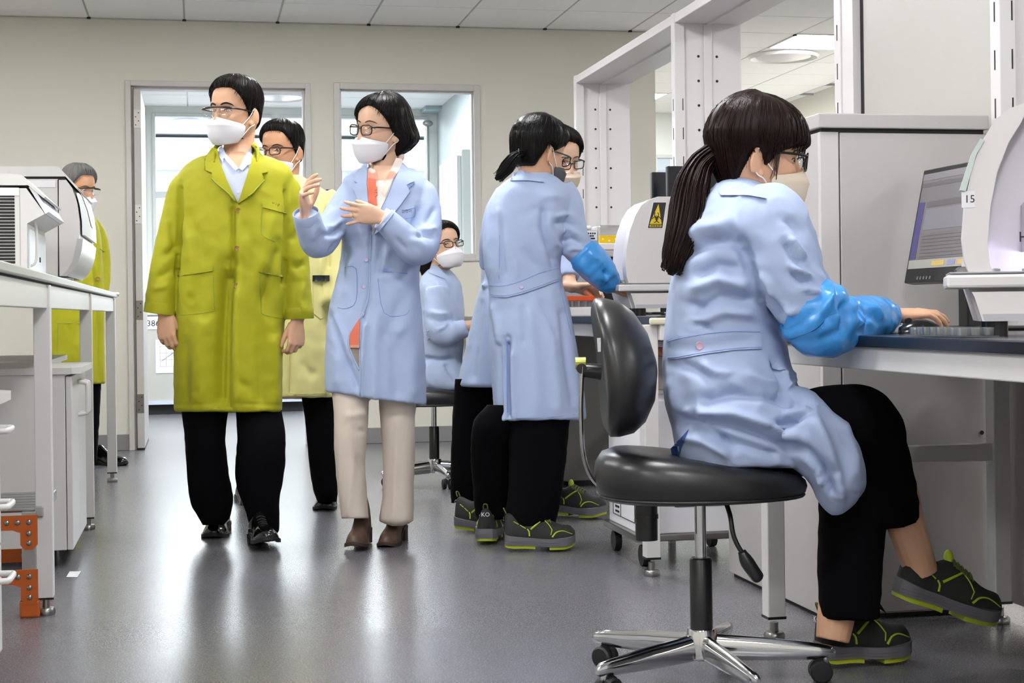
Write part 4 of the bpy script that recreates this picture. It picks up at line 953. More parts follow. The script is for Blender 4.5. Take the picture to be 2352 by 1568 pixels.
class Head:
    def __init__(h, px, py, zc, dw, yaw, pitch=0, roll=0, k=1.0, pivot=None):
        h.o = at(px, py, zc - dw); y = math.radians(yaw); p = math.radians(pitch); r = math.radians(roll)
        F0 = TC * math.cos(y) + RI * math.sin(y); h.F = (F0 * math.cos(p) - UP * math.sin(p)).normalized()
        U0 = (UP * math.cos(p) + F0 * math.sin(p)).normalized(); S0 = h.F.cross(U0)
        h.U = (U0 * math.cos(r) + S0 * math.sin(r)).normalized(); h.S = h.F.cross(h.U).normalized(); h.k = k
    def P(h, s_, f, u): return h.o + (h.S * s_ + h.F * f + h.U * u) * h.k
    def pieces(h, mb, n=56, m=52, female=False):
        rings = []
        for i in range(m + 1):
            u = HU[0] + (HU[-1] - HU[0]) * i / m; ring = []
            for j in range(n):
                phi = 2 * math.pi * j / n; s_, f, _ = hpt(u, phi); 
                if f > 0:
                    d = 0
                    for e in (-1, 1): d -= 0.0085 * math.exp(-((s_ - e * .031) / .016) ** 2 - ((u + .002) / .012) ** 2); d += 0.004 * math.exp(-((s_ - e * .03) / .02) ** 2 - ((u - .022) / .008) ** 2) * (0.4 if female else 1); d += 0.004 * math.exp(-((s_ - e * .042) / .018) ** 2 - ((u + .035) / .018) ** 2)
                    f += d
                ring.append(h.P(s_, f, u))
            rings.append(ring)
        mb.loft(rings)
        mb.tube([h.P(0, .086, .012), h.P(0, .094, -.008), h.P(0, .105, -.028), h.P(0, .108, -.042), h.P(0, .096, -.05)], [.007, .0085, .010, .0125, .008], 12, sub=3)
        for e in (-1, 1):
            mb.ell(h.P(e * .012, .098, -.044), .009 * h.k)
            R_ = M((h.S, h.F, h.U)).transposed(); bo = (h.S * e * .56 - h.F * .83).normalized(); R2 = M((bo.cross(h.U), bo, h.U)).transposed(); ec = h.P(e * .0745, -.002, -.018); mb.ell(ec + bo * .009 * h.k, (.0045 * h.k, .0165 * h.k, .030 * h.k), R2)
            rim = [ec + bo * (.009 + .018 * math.cos(a + .15)) * h.k + h.U * (.002 + .031 * math.sin(a)) * h.k + bo.cross(h.U) * (.003 * e * (1 if True else 1)) * h.k for a in [math.radians(d) for d in range(-65, 190, 25)]]
            mb.tube(rim, .0042 * h.k, 8, sub=2); mb.ell(h.P(e * .077, .0, -.044), (.005 * h.k, .008 * h.k, .009 * h.k), R_)
        return mb
    def eyes(h, par, skin, gaze=(0, 0)):
        mw_ = mat('eye_white', 'd9d2cc', 0.25); mi = mat('eye_iris', '1c1210', 0.15); ml = mat('lash', '20160f', 0.6)
        for e in (-1, 1):
            c = h.P(e * .031, .0695, -.001); b = MB().ell(c, .0122 * h.k, nu=14, nv=10).build('eye', mw_, par, smooth=True)
            g = (h.F + h.S * gaze[0] + h.U * gaze[1]).normalized()
            MB().lathe(c + g * .0108 * h.k, [(.0001, .0024), (.003, .0022), (.0058, .0004), (.0056, -.001)], 14, g).build('iris', mi, b, smooth=True)
            for ax, ha in ((h.U * .86 + h.F * .42, 66), (-h.U * .93 + h.F * .30, 62)):
                R_ = .0132 * h.k; MB().lathe(c, [(max(1e-5, R_ * math.sin(math.radians(ha * q / 6))), R_ * math.cos(math.radians(ha * q / 6))) for q in range(7)], 20, ax.normalized()).build('eyelid', skin, b, smooth=True)
            MB().tube([h.P(e * (.031 + x), hsurf(.031 + x, u_) - .0035, u_) for x, u_ in ((-.0135, -.003), (-.007, .003), (0, .0052), (.008, .0032), (.015, -.002))], [.0006, .0016, .0018, .0016, .0006], 6, sub=3).build('lash', ml, b)
    def brows(h, par, col, th=.003, up=0):
        for e in (-1, 1):
            pts = [(.012, .019), (.022, .0235), (.034, .0255), (.046, .022), (.054, .016)]
            MB().tube([h.P(e * x, hsurf(x, u) + .003, u + up) for x, u in pts], [th * .6, th, th, th * .8, th * .25], 8, sub=3).build('eyebrow', mat('brow_' + col, col, 0.8), par, smooth=True)
    def hair(h, par, col, line, T, ext=None, m=64, n=112, rough=0.38, name='hair', strand=.0016, kf=13, seed=0, strands=260):
        # shell over the skull: where line() is not passed it stays under the skin
        u0 = ext if ext is not None else -.1; mb = MB(); rings = []; top = HU[-1]
        for i in range(m + 1):
            t = i / m; u = u0 + (top - u0) * t; ring = []
            for j in range(n):
                phi = 2 * math.pi * j / n; ph = abs((phi + math.pi) % (2 * math.pi) - math.pi); sg = 1 if (phi % (2 * math.pi)) < math.pi else -1
                s_, f, uu = hpt(max(u, -.07), phi) if u < -.07 else hpt(u, phi)
                L = line(math.degrees(ph), sg); wq = .012 + .016 * max(0, 1 - math.degrees(ph) / 70); q = min(1, max(0, (u - L) / wq)); q = q * q * (3 - 2 * q)
                th = -.012 + q * (T(u, math.degrees(ph), sg) + .012)
                nz = noise.noise(V((math.cos(phi) * kf, math.sin(phi) * kf, u * 9 + seed))) + .6 * noise.noise(V((math.cos(phi) * kf * 2.6, math.sin(phi) * kf * 2.6, u * 14 + seed)))
                th += q * strand * nz
                l = math.hypot(s_, f) or 1e-6; upk = max(0, (u - .05) / .068)
                ring.append(h.P(s_ * (1 + th / l * (1 - .55 * upk)), f * (1 + th / l * (1 - .55 * upk)), u + th * upk))
            rings.append(ring)
        c = sum((p for p in rings[-1]), V((0, 0, 0))) / n; tp = T(top, 90, 1)
        rings.append([c + (p - c) * .45 + h.U * .003 for p in rings[-1]]); rings.append([c + (p - c) * .02 + h.U * .005 for p in rings[-1]])
        mb.loft(rings); m_ = mat('hair_' + col, col, rough, bump=0.2, bscale=40, bstretch=(6, 6, 0.6), spec=0.14)
        h.hair_mb = mb; ho = mb.build(name, m_, par, smooth=True); rnd = random.Random(seed + 3); sm = MB()
        for i in range(strands):
            ph0 = rnd.uniform(-math.pi, math.pi); pts = []; pd = math.degrees(abs(ph0)); L0 = line(pd, 1 if ph0 > 0 else -1); ue = max(u0 + .004, L0 + rnd.uniform(-.001, .016)); us = rnd.uniform(max(ue + .02, .02), .118); dr = rnd.uniform(-.16, .16)
            if us - ue < .015: continue
            for q in range(9):
                u = us + (ue - us) * q / 8; phi = ph0 + dr * q / 8; ph = abs(phi); sg = 1 if phi > 0 else -1; th = T(u, math.degrees(ph), sg) * min(1, .35 + max(0, u - L0) / .03) + .0008 + rnd.uniform(0, .0007)
                s_, f, uu = hpt(max(u, -.07), phi); l = math.hypot(s_, f) or 1e-6; upk = max(0, (u - .05) / .068); pts.append(h.P(s_ * (1 + th / l * (1 - .55 * upk)), f * (1 + th / l * (1 - .55 * upk)), u + th * upk))
            sm.tube(pts, [.0004, .0009, .0012, .0012, .0012, .0011, .0010, .0007, .0002], 4)
        if sm.v: sm.build('strands', m_, ho, smooth=True, kind='stuff')
        return ho
    def mask(h, par, col='e9e8ec', drop=0.0, fold=0.38, name='face_mask', wide=1.0, bottom=-.128):
        vv = [0, .2, fold, .62, .85, 1.0]
        f0 = [.112, .120, .128, .125, .116, .094]; u0 = [-.016 - drop, -.034 - drop, -.052 - drop * .7, -.078, -.106, bottom]
        x1 = [.069, .071, .0725, .0715, .066, .052]; f1 = [.040, .034, .030, .030, .034, .046]; u1 = [-.045 - drop * .5, -.05 - drop * .4, -.057, -.068, -.088, -.116]
        def surf(v, s_):
            F0, U0_, X1, F1, U1 = [pchip(vv, q, v) for q in (f0, u0, x1, f1, u1)]
            a = s_ * math.pi / 2; k = abs(s_)
            um = U0_ + (U1 - U0_) * (1 - (1 - k) ** 1.0) ** (0.75 if v < .3 else 1.5)
            return X1 * wide * math.sin(a), F1 + (F0 - F1) * abs(math.cos(a)) ** 0.85, um
        A, B = 22, 34; mb = MB(); out = []; inn = []
        for i in range(A + 1):
            for j in range(B + 1):
                v, s_ = i / A, -1 + 2 * j / B; x, f, u = surf(v, s_); rdg = .0022 * math.exp(-((v - fold) / .03) ** 2) * (1 - abs(s_) ** 4)
                wr = .0012 * noise.noise(V((s_ * 3, v * 4, drop * 90)))
                out.append(h.P(x, f + rdg + wr, u)); inn.append(h.P(x * .97, f - .004, u))
        N = len(out); W_ = B + 1; fs = []
        for i in range(A):
            for j in range(B): q = (i * W_ + j, i * W_ + j + 1, (i + 1) * W_ + j + 1, (i + 1) * W_ + j); fs.append(q); fs.append(tuple(k + N for k in reversed(q)))
        rim = [j for j in range(W_)] + [i * W_ + B for i in range(1, A + 1)] + [A * W_ + j for j in range(B - 1, -1, -1)] + [i * W_ for i in range(A - 1, 0, -1)]
        for a, b in zip(rim, rim[1:] + rim[:1]): fs.append((a, b, b + N, a + N))
        mb.add(out + inn, fs); mk = mb.build(name, mat('mask_' + col, col, 0.75, bump=0.05, bscale=300), par, smooth=True)
        for e in (-1, 1):
            a = h.P(e * .0685 * wide, .040, -.047 - drop * .5); b = h.P(e * .060 * wide, .04, -.1); 
            MB().tube([a, h.P(e * .079, .012, -.018), h.P(e * .0825, -.006, .011), h.P(e * .082, -.018, .008)], .0016, 6, sub=4).build('ear_loop', mat('loop_white', 'efeef0', 0.6), mk)
            MB().tube([b, h.P(e * .078, .01, -.058), h.P(e * .0815, -.008, -.048), h.P(e * .081, -.02, -.03)], .0016, 6, sub=4).build('ear_loop', mat('loop_white', 'efeef0', 0.6), mk)
        return mk
    def specs(h, par, col='16110f', kind='full', drop=.003, w_=.026, hh=.0165, r=.0022, f0=.1135, tint=(.97, .97, .97)):
        g = MB(); lens = []; mcol = mat('spectacle_' + col, col, 0.25)
        def fp(s_): return f0 - 1.9 * s_ * s_
        for e in (-1, 1):
            c = e * .0345; pts = []
            for i in range(28):
                a = 2 * math.pi * i / 28; x = w_ * math.copysign(abs(math.cos(a)) ** .55, math.cos(a)); y = hh * math.copysign(abs(math.sin(a)) ** .6, math.sin(a))
                if kind == 'safety' and y < 0: y *= 1.25
                y -= .0015 * (e * x / w_ < 0)
                pts.append((c + x * (1.08 if kind == 'safety' else 1), y - drop))
            if kind == 'full': g.tube([h.P(s_, fp(s_), u) for s_, u in pts], r * h.k, 8, cyc=True)
            lens.append([h.P(s_, fp(s_), u) for s_, u in pts])
            g.tube([h.P(e * .0625, fp(.0625), .010 - drop), h.P(e * .0715, .088, .011 - drop), h.P(e * .0775, .04, .010 - drop), h.P(e * .081, -.004, .007 - drop)], [r * 1.3, r * 1.5, r * 1.3, r], 8, sub=4)
        if kind == 'full': g.tube([h.P(-.0095, fp(0), .003 - drop), h.P(0, fp(0) + .001, .0055 - drop), h.P(.0095, fp(0), .003 - drop)], r, 8, sub=3)
        else: g.tube([h.P(s_, fp(s_) + .001, .0165 - drop - 1.2 * s_ * s_) for s_ in [-.068 + .0068 * i for i in range(21)]], .0038, 8)
        go = g.build('glasses', mcol, par, smooth=True)
        for L in lens:
            c = sum(L, V((0, 0, 0))) / len(L); mb = MB(); b = [p - h.F * .0012 for p in L]
            mb.add(L + [c + h.F * .001] + b + [c - h.F * .0004], [(i, (i + 1) % 28, 28) for i in range(28)] + [(29 + (i + 1) % 28, 29 + i, 57) for i in range(28)] + [(i, i + 29, (i + 1) % 28 + 29, (i + 1) % 28) for i in range(28)])
            mb.build('lens', glass('lens_glass', tint, 0.06), go, smooth=True)
        return go
# ------------------------------------------------------------------ hand (pieces to be fused with the body)
def hand(mb, W, d, t, back, s=1.0, curls=((10, 20, 10),) * 4, splay=(6, 2, -3, -8), thumb=(0.75, 0.6, -0.25), tb=(15, 15), nails=None):
    d = V(d).normalized(); t = V(t); t = (t - d * t.dot(d)).normalized(); n = d.cross(t)
    if n.dot(V(back)) < 0: n = -n
    def Q(x, y, z): return W + (d * x + t * y + n * z) * s
    def el(x, a, b, y=0, z=0): return [Q(x, y + a * math.copysign(abs(math.cos(q)) ** .85, math.cos(q)), z + b * math.sin(q)) for q in [2 * math.pi * i / 18 for i in range(18)]]
    mb.loft([el(-.05, .025, .0205), el(-.01, .0255, .0185), el(.012, .029, .0165, .001), el(.04, .0385, .0165, .002, -.002), el(.07, .0405, .014, 0, -.001), el(.092, .0385, .0105), el(.101, .035, .007)])
    mb.ell(Q(.032, .024, -.008), (.017 * s, .017 * s, .015 * s))
    L = (.072, .080, .074, .058); off = (.0285, .0095, -.0095, -.0275); bx = (.092, .096, .092, .083); rr = (.0088, .0092, .0087, .0076); tips = []
    for i in range(4):
        a = math.radians(splay[i]); fd = d * math.cos(a) + t * math.sin(a); p = Q(bx[i] - .012, off[i] * .93, 0); pts = [p, Q(bx[i], off[i], .001)]; p = pts[-1]; ang = 0; rad = [rr[i] * 1.0, rr[i] * 1.12]
        for k, (c, fr) in enumerate(zip(curls[i], (.46, .30, .24))):
            ang += math.radians(c); dd = fd * math.cos(ang) - n * math.sin(ang); q = p + dd * (L[i] * fr * s)
            pts.append(p.lerp(q, .5)); rad.append(rr[i] * (.93 - .07 * k)); pts.append(q); rad.append(rr[i] * ((1.0, .92, .62)[k])); p = q; last = dd
        mb.tube(pts, [r * s for r in rad], 12); mb.ell(pts[-1] - last * .002, rr[i] * .72 * s, nu=10, nv=8); tips.append((p, last, fd, ang))
        if nails is not None:
            nn = n * math.cos(ang) + fd * math.sin(ang); nails.obox(p - last * .006 * s + nn * rr[i] * .62 * s, last, last.cross(nn).normalized(), nn, (.0055 * s, .0046 * s, .0009 * s), .0006, 1)
    td = (d * thumb[0] + t * thumb[1] + n * thumb[2]).normalized(); p0 = Q(.018, .020, -.005); p1 = p0 + td * .036 * s; ax = td.cross(n)
    td2 = (td + (d - td * d.dot(td)) * math.sin(math.radians(tb[0]))).normalized(); p2 = p1 + td2 * .033 * s; td3 = (td2 + (d - td2 * d.dot(td2)) * math.sin(math.radians(tb[1]))).normalized(); p3 = p2 + td3 * .027 * s
    mb.tube([p0, p1, p2, p3], [.0155 * s, .0118 * s, .0102 * s, .0068 * s], 12, sub=3); mb.ell(p3, .0074 * s, nu=10, nv=8)
    return mb
# ------------------------------------------------------------------ shoes
def shoe(par, kind, heel, toe, L=.28, pitch=0, name=None, roll=0, logo=False):
    toe = V(toe); toe.z = 0; toe.normalize(); p = math.radians(pitch); side0 = UP.cross(toe)
    X = (toe * math.cos(p) + UP * math.sin(p)); Z = (UP * math.cos(p) - toe * math.sin(p)); Yv = side0; h0 = V(heel)
    def Q(x, y, z): return h0 + X * (x * L) + Yv * y + Z * z
    xs = [0, .04, .12, .25, .4, .55, .7, .82, .92, .98, 1.0]
    wd = {'oxford': [.021, .033, .038, .037, .037, .045, .052, .049, .039, .024, .01], 'boot': [.016, .027, .032, .030, .031, .038, .043, .039, .029, .016, .006], 'sneaker': [.022, .034, .039, .038, .039, .045, .051, .049, .040, .026, .012]}[kind]
    def W_(x): return pchip(xs, wd, x)
    m_up = {'oxford': mat('black_leather', '0d0d0f', 0.16, coat=0.4), 'boot': mat('brown_leather', '5a4538', 0.5, bump=0.05, bscale=90), 'sneaker': mat('sneaker_charcoal', '222422', 0.8, bump=0.2, bscale=350)}[kind]
    root = bpy.data.objects.new(name or {'oxford': 'leather_shoe', 'boot': 'ankle_boot', 'sneaker': 'sneaker'}[kind], None)
    sole0 = {'oxford': .012, 'boot': .01, 'sneaker': .025}[kind]; lift = {'oxford': (.022, .0), 'boot': (.045, .0), 'sneaker': (.012, .006)}[kind]
    def zs(x): 
        t = min(1, max(0, (x - .25) / .35)); t = t * t * (3 - 2 * t); z = lift[0] * (1 - t) + lift[1] * t
        return z + (.012 * max(0, (x - .8) / .2) ** 2)
    tops = {'oxford': ([0, .05, .2, .32, .42, .6, .8, .93, 1], [.075, .082, .088, .09, .078, .06, .047, .035, .012]), 'boot': ([0, .05, .2, .32, .42, .6, .8, .93, 1], [.11, .125, .13, .125, .1, .068, .05, .036, .01]), 'sneaker': ([0, .05, .16, .28, .4, .58, .78, .92, 1], [.082, .092, .083, .076, .092, .078, .055, .046, .018])}[kind]
    up = MB(); rings = []
    for i in range(33):
        x = .004 + .992 * i / 32; z0 = zs(x) + sole0; top = pchip(tops[0], tops[1], x) ; w_ = W_(x) * .95; r = []
        for j in range(24):
            a = 2 * math.pi * j / 24; c, s_ = math.cos(a), math.sin(a)
            if s_ >= 0: r.append(Q(x, w_ * math.copysign(abs(c) ** (.75 + .5 * s_ * 0), c) * (1 - .25 * s_), z0 - .003 + top * abs(s_) ** .8))
            else: r.append(Q(x, w_ * math.copysign(abs(c) ** .75, c), z0 - .003 - .004 * abs(s_)))
        rings.append(r)
    up.loft(rings)
    o = up.build(root.name, m_up, par, smooth=True); bpy.data.objects.remove(root); bv = bvh_of(up)
    def outline(zlo, zhi, x0, x1, grow, n=26):
        xx = [x0 + (x1 - x0) * i / n for i in range(n + 1)]; a = [(x, (W_(x) + grow)) for x in xx]; b = [(x, -(W_(x) + grow)) for x in reversed(xx)]; pl = a + b
        return MB().loft([[Q(x, y, zlo(x)) for x, y in pl], [Q(x, y, zhi(x)) for x, y in pl]])
    if kind == 'sneaker':
        mg = mat('midsole_grey', '636167', 0.7); mlm = mat('lime_rubber', 'a0ab22', 0.6)
        outline(lambda x: zs(x) + .002, lambda x: zs(x) + sole0 + .004 + .01 * max(0, (.2 - x) / .2), 0, 1, .003).build('midsole', mg, o, smooth='auto')
        for g in (.3, .6): outline(lambda x: zs(x) + sole0 * g, lambda x: zs(x) + sole0 * g + .0025, 0, .75, .0042).build('sole_groove', mat('sole_line', '5b595f', 0.6), o)
        for x0, x1 in ((0.0, .42), (.62, .99)):
            outline(lambda x: zs(x) - .010 + (.008 * max(0, (x - .62)) if x0 else .004 * max(0, (.12 - x) / .12)), lambda x: zs(x) + .003, x0, x1, -.001, 14).build('outsole', mlm, o, smooth='auto')
        ma_ = mat('lime_trim', 'a9bd2a', 0.6)
        def line(pts, w0, w1):
            for sd in (-1, 1):
                ps = []
                for x, z in cr_px(pts, 4):
                    r = bv.ray_cast(Q(x, sd * .2, z), -Yv * sd)
                    if r[0] is not None: ps.append(r[0] + Yv * sd * .0008)
                if len(ps) > 1: k = len(ps) - 1; MB().tube(ps, [w0 + (w1 - w0) * i / k for i in range(k + 1)], 6).build('lime_stripe', ma_, o)
        line([(.12, .098), (.19, .088)], .0016, .0016); line([(.21, .085), (.29, .073)], .0016, .0018); line([(.31, .071), (.335, .062), (.34, .046)], .0022, .003)
        line([(.36, .070), (.46, .09), (.54, .104)], .0036, .0028); line([(.54, .104), (.61, .088), (.66, .068)], .0018, .0016); line([(.66, .068), (.64, .05)], .0016, .0014)
        line([(.66, .042), (.72, .058), (.82, .062), (.95, .05)], .0034, .0012)
        k = MB(); k.ell(Q(.40, 0, .128), (.012, .012, .02), nu=12, nv=8); k.build('tongue', ma_, o, smooth=True)
        lc = mat('lace_green', '58632a', 0.8); k = MB()
        for i in range(5):
            x = .44 + .045 * i; zt = pchip(tops[0], tops[1], x) + zs(x) + sole0 + .001
            k.tube([Q(x, -.022, zt - .012), Q(x + .012, 0, zt), Q(x, .022, zt - .012)], .0028, 6, sub=3); k.tube([Q(x + .03, -.022, zt - .016), Q(x + .012, 0, zt + .001), Q(x + .03, .022, zt - .016)], .0024, 6, sub=3)
        k.build('laces', lc, o, smooth=True)
        MB().tube([Q(.02, -.008, .125), Q(-.01, -.006, .142), Q(-.01, .006, .142), Q(.02, .008, .125)], .0025, 6, sub=3).build('pull_loop', lc, o)
        c = Q(-.002, 0, .104); lt = MB(); lettering(lt, 'KO', c - X * .003, -Yv if (-Yv).cross(Z).dot(X) < 0 else Yv, Z, .022); lt.build('heel_lettering', m_paper, o)
    else:
        ms = mat('black_sole', '0c0c0d', 0.5) if kind == 'oxford' else mat('brown_sole', '3a2c24', 0.6)
        outline(lambda x: zs(x) - .001, lambda x: zs(x) + sole0, 0, 1, .002).build('sole', ms, o, smooth='auto')
        hb = outline(lambda x: 0.0, lambda x: zs(x) + .002, .005, .27 if kind == 'oxford' else .24, .001, 10); hb.build('heel', ms, o, smooth='auto')
        if kind == 'oxford':
            k = MB()
            for i in range(4):
                x = .42 + .05 * i; zt = pchip(tops[0], tops[1], x) + zs(x) + sole0 - .002; k.tube([Q(x, -.016, zt - .006), Q(x, 0, zt), Q(x, .016, zt - .006)], .0022, 6, sub=3)
            k.build('laces', ms, o)
    return o
# ================================================================== laboratory chairs
m_vin = mat('black_vinyl', '1d1d1f', 0.33, bump=0.03, bscale=200); m_vin2 = mat('black_vinyl_back', '131315', 0.42)
def chair(cx, cy_floor_zc, label, seat_z, yaw=0, back=True, s=1.0, lever=True, hl=.245, hd=.2, drop=0):
    zc = cy_floor_zc; c0 = at(cx, 1500, zc); c0.z = 0; Rr = RI * math.cos(yaw) + TC * math.sin(yaw); Tt = TC * math.cos(yaw) - RI * math.sin(yaw)
    def Q(r, t, z): return c0 + Rr * r + Tt * t + UP * z
    ch = thing('laboratory_chair', c0, label, 'chair')
    # star base: hub, five arms, castors
    MB().lathe(Q(0, 0, 0), [(.03, .055), (.036, .06), (.036, .118), (.033, .126), (.02, .128)], 28).build('hub', m_chrome, ch, smooth='auto')
    for k in range(5):
        a = math.radians(72 * k + 2); d = Rr * math.cos(a) + Tt * math.sin(a); sd = UP.cross(d)
        prof_ = [(.03, .114, .052, .015), (.15, .104, .05, .0135), (.27, .09, .052, .012), (.298, .084, .054, .0105), (.308, .076, .06, .005)]
        rg = [[c0 + d * x + sd * (w_ * math.cos(q)) + UP * ((z1 + z0) / 2 + (z1 - z0) / 2 * math.sin(q)) for q in [2 * math.pi * i / 14 for i in range(14)]] for x, z1, z0, w_ in prof_]
        arm = MB().loft(rg).build('base_arm', m_chrome, ch, smooth='auto')
        e = c0 + d * .285; k_ = MB(); k_.cyl(e + UP * .045, e + UP * .07, .008, 12); k_.build('castor_stem', m_chrome, arm, smooth='auto')
        w_ = MB(); o_ = d * .012
        for q in (-1, 1): w_.lathe(e - o_ + sd * (.006 * q) + UP * .026, [(.004, 0), (.024, .001), (.026, .004), (.026, .014), (.022, .018), (.004, .019)], 20, sd * q)
        w_.build('castor', m_black, arm, smooth='auto')
        hd_ = MB(); rg = [[e - o_ + d * (.026 * math.cos(q)) + UP * (.03 + .026 * math.sin(q)) + sd * y for q in [math.radians(g) for g in range(-10, 191, 20)]] + [e - o_ + sd * y + UP * .026] for y in (-.006, .006)]
        hd_.loft(rg).build('castor_hood', m_blackp, arm, smooth='auto')
    MB().lathe(c0, [(.02, .12), (.026, .124), (.026, .285), (.022, .29)], 24).build('gas_column', m_blackp, ch, smooth='auto')
    MB().lathe(c0, [(.0135, .28), (.0135, seat_z - .085)], 20).build('piston', m_chrome, ch, smooth='auto')
    k = MB(); k.box(Q(0, 0, 0) - V((0, 0, 0)), Q(0, 0, 0) + V((.001, .001, .001))); k = MB(); k.obox(Q(0, 0, seat_z - .08), Rr, Tt, UP, (.05, .045, .018), .006)
    k.obox(Q(.02, 0, seat_z - .066), Rr, Tt, UP, (.11, .09, .008), .003); k.build('seat_plate', m_blackp, ch, smooth='auto')
    # seat cushion
    pf = [(.62, -.062), (.9, -.06), (.965, -.052), (.985, -.04), (1.0, -.02), (.985, .0), (.93, .016), (.82, .026), (.62, .03), (.35, .029), (.1, .028)]
    mb = MB(); rg = []
    for sc_, z in pf:
        r = []
        for j in range(64):
            a = 2 * math.pi * j / 64; ca, sa = math.cos(a), math.sin(a); x = hl * sc_ * math.copysign(abs(ca) ** .82, ca); y = hd * sc_ * math.copysign(abs(sa) ** .8, sa)
            y *= 1 + .12 * (-x / hl); zz = z * (1 - .40 * x / hl) - .022 * (x / hl) + .006 * (abs(y) / hd) ** 2 * (z > 0)
            r.append(Q(x, y, seat_z - .03 + zz))
        rg.append(r)
    so = mb.loft(rg).build('seat', m_vin, ch, smooth=True)
    pp = [V(p) for p in rg[2]]; MB().tube(pp[::2], .004, 8, cyc=True).build('seat_piping', m_vin2, so)
    if back:
        # back bar: chrome strip rising behind the seat, back pad
        bx = -hl * .97
        pts = [(-.10, seat_z - .085), (-.175, seat_z - .088), (bx - .0, seat_z - .06), (bx - .03, seat_z - .0), (bx - .036, seat_z + .1), (bx - .034, seat_z + .17), (bx - .031, seat_z + .215)]
        mb = MB(); ps, rs = smooth_path([Q(x, 0, z) for x, z in pts], [.022] * len(pts), 6); rg = []
        for i, p in enumerate(ps):
            t = (ps[min(i + 1, len(ps) - 1)] - ps[max(i - 1, 0)]).normalized(); n_ = t.cross(Tt).normalized()
            rg.append([p + Tt * (.02 * math.cos(q)) + n_ * (.0055 * math.sin(q)) for q in [2 * math.pi * i_ / 12 for i_ in range(12)]])
        mb.loft(rg).build('back_bar', mat('satin_chrome', 'bdbdbd', 0.25, 1), ch, smooth='auto')
        MB().obox(Q(-.12, 0, seat_z - .088), Rr, Tt, UP, (.075, .03, .011), .004).build('bar_bracket', m_steel, ch, smooth='auto')
        k = MB(); k.cyl(Q(-.125, 0, seat_z - .105), Q(-.125, 0, seat_z - .19), .026, 24); k.cyl(Q(-.125, 0, seat_z - .13), Q(-.125, 0, seat_z - .14), .028, 24); k.build('tension_knob', m_blackp, ch, smooth='auto')
        k = MB(); k.cyl(Q(bx - .034, -.018, seat_z + .21), Q(bx - .034, .018, seat_z + .21), .012, 14); k.cyl(Q(bx - .03, 0, seat_z + .205), Q(bx + .012, 0, seat_z + .2), .017, 18, .02); k.build('back_joint', m_blackp, ch, smooth='auto')
        MB().cyl(Q(bx - .048, .0, seat_z + .222), Q(bx - .024, .0, seat_z + .222), .014, 14).build('joint_cap', mat('cap_olive', 'a5aa52', 0.35, .5), ch)
        # pad
        by, bz = .19, .16; cz = seat_z + .212; mb = MB(); rg = []
        for t_, sc_ in ((-.014, .72), (-.012, .93), (.0, 1.0), (.022, 1.0), (.05, .95), (.066, .8), (.074, .5), (.076, .12)):
            r = []
            for j in range(48):
                a = 2 * math.pi * j / 48; y = by * sc_ * math.copysign(abs(math.cos(a)) ** .8, math.cos(a)); z = bz * sc_ * math.copysign(abs(math.sin(a)) ** .85, math.sin(a))
                bow = .05 * (1 - (y / by) ** 2) + .055 * (1 - (z / bz) ** 2); lean = -.03 * (z / bz)
                y *= 1 - .12 * (z / bz)
                r.append(Q(bx + .0 + t_ * 1.0 + bow * .9 - .03 + lean * .5, y, cz + z))
            rg.append(r)
        po = mb.loft(rg).build('backrest', m_vin, ch, smooth=True)
        if lever:
            k = MB(); patch(k, [(1371, 776), (1390, 775), (1394, 806), (1373, 808)], bvh_of(mb), .001, .001, 6); k.build('sticker', m_paper, po)
    if lever:
        k = MB(); k.tube([Q(.045, .06, seat_z - .08), Q(.055, .1, seat_z - .12), Q(.062, .115, seat_z - .17), Q(.085, .12, seat_z - .215)], .0055, 10, sub=5); lo = k.build('lever', m_blackp, ch, smooth=True)
        MB().tube([Q(.078, .12, seat_z - .2), Q(.09, .121, seat_z - .225), Q(.112, .122, seat_z - .258), Q(.118, .122, seat_z - .266)], [.009, .016, .015, .008], 14, sub=3).build('lever_grip', m_blackp, lo, smooth=True)
    return ch
CH1 = chair(1612, 3.64, 'black vinyl laboratory chair with chrome star base, under the near seated woman', .522)
# ================================================================== the people
m_skin = mat('skin_light', 'd2a485', 0.5, var=.06, vscale=30, spec=.4); m_skin2 = mat('skin_tan', 'bf8d6c', 0.5, var=.06, vscale=30, spec=.4); m_skinw = mat('skin_fair', 'dab196', 0.48, var=.05, vscale=30, spec=.4)
for _m in (m_skin, m_skin2, m_skinw):
    _b = _m.node_tree.nodes['Principled BSDF']; _b.inputs['Subsurface Weight'].default_value = .12; _b.inputs['Subsurface Radius'].default_value = (1, .35, .2); _b.inputs['Subsurface Scale'].default_value = .008
def cloth_mat(n, col, rough=.8): return mat(n, col, rough, bump=.05, bscale=900, sheen=.04, var=.03, vscale=6, spec=.3)
m_lime = cloth_mat('lime_cotton', 'a5a314', .66); m_limed = cloth_mat('lime_trim_cotton', '8f9a2e'); m_yel = cloth_mat('pale_yellow_cotton', 'dcd592', .7)
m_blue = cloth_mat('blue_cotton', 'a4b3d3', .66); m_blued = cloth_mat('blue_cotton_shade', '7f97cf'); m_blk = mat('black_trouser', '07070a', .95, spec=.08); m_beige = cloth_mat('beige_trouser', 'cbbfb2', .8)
m_shirt = cloth_mat('pale_shirt', 'c3cbe6'); m_sleeve = mat('blue_plastic_sleeve', '3f95e0', .3, bump=.25, bscale=26, spec=.6, coat=.15); m_btn = mat('brown_button', '9a7a3a', .3); m_btnb = mat('lilac_button', 'b9b4d6', .35)
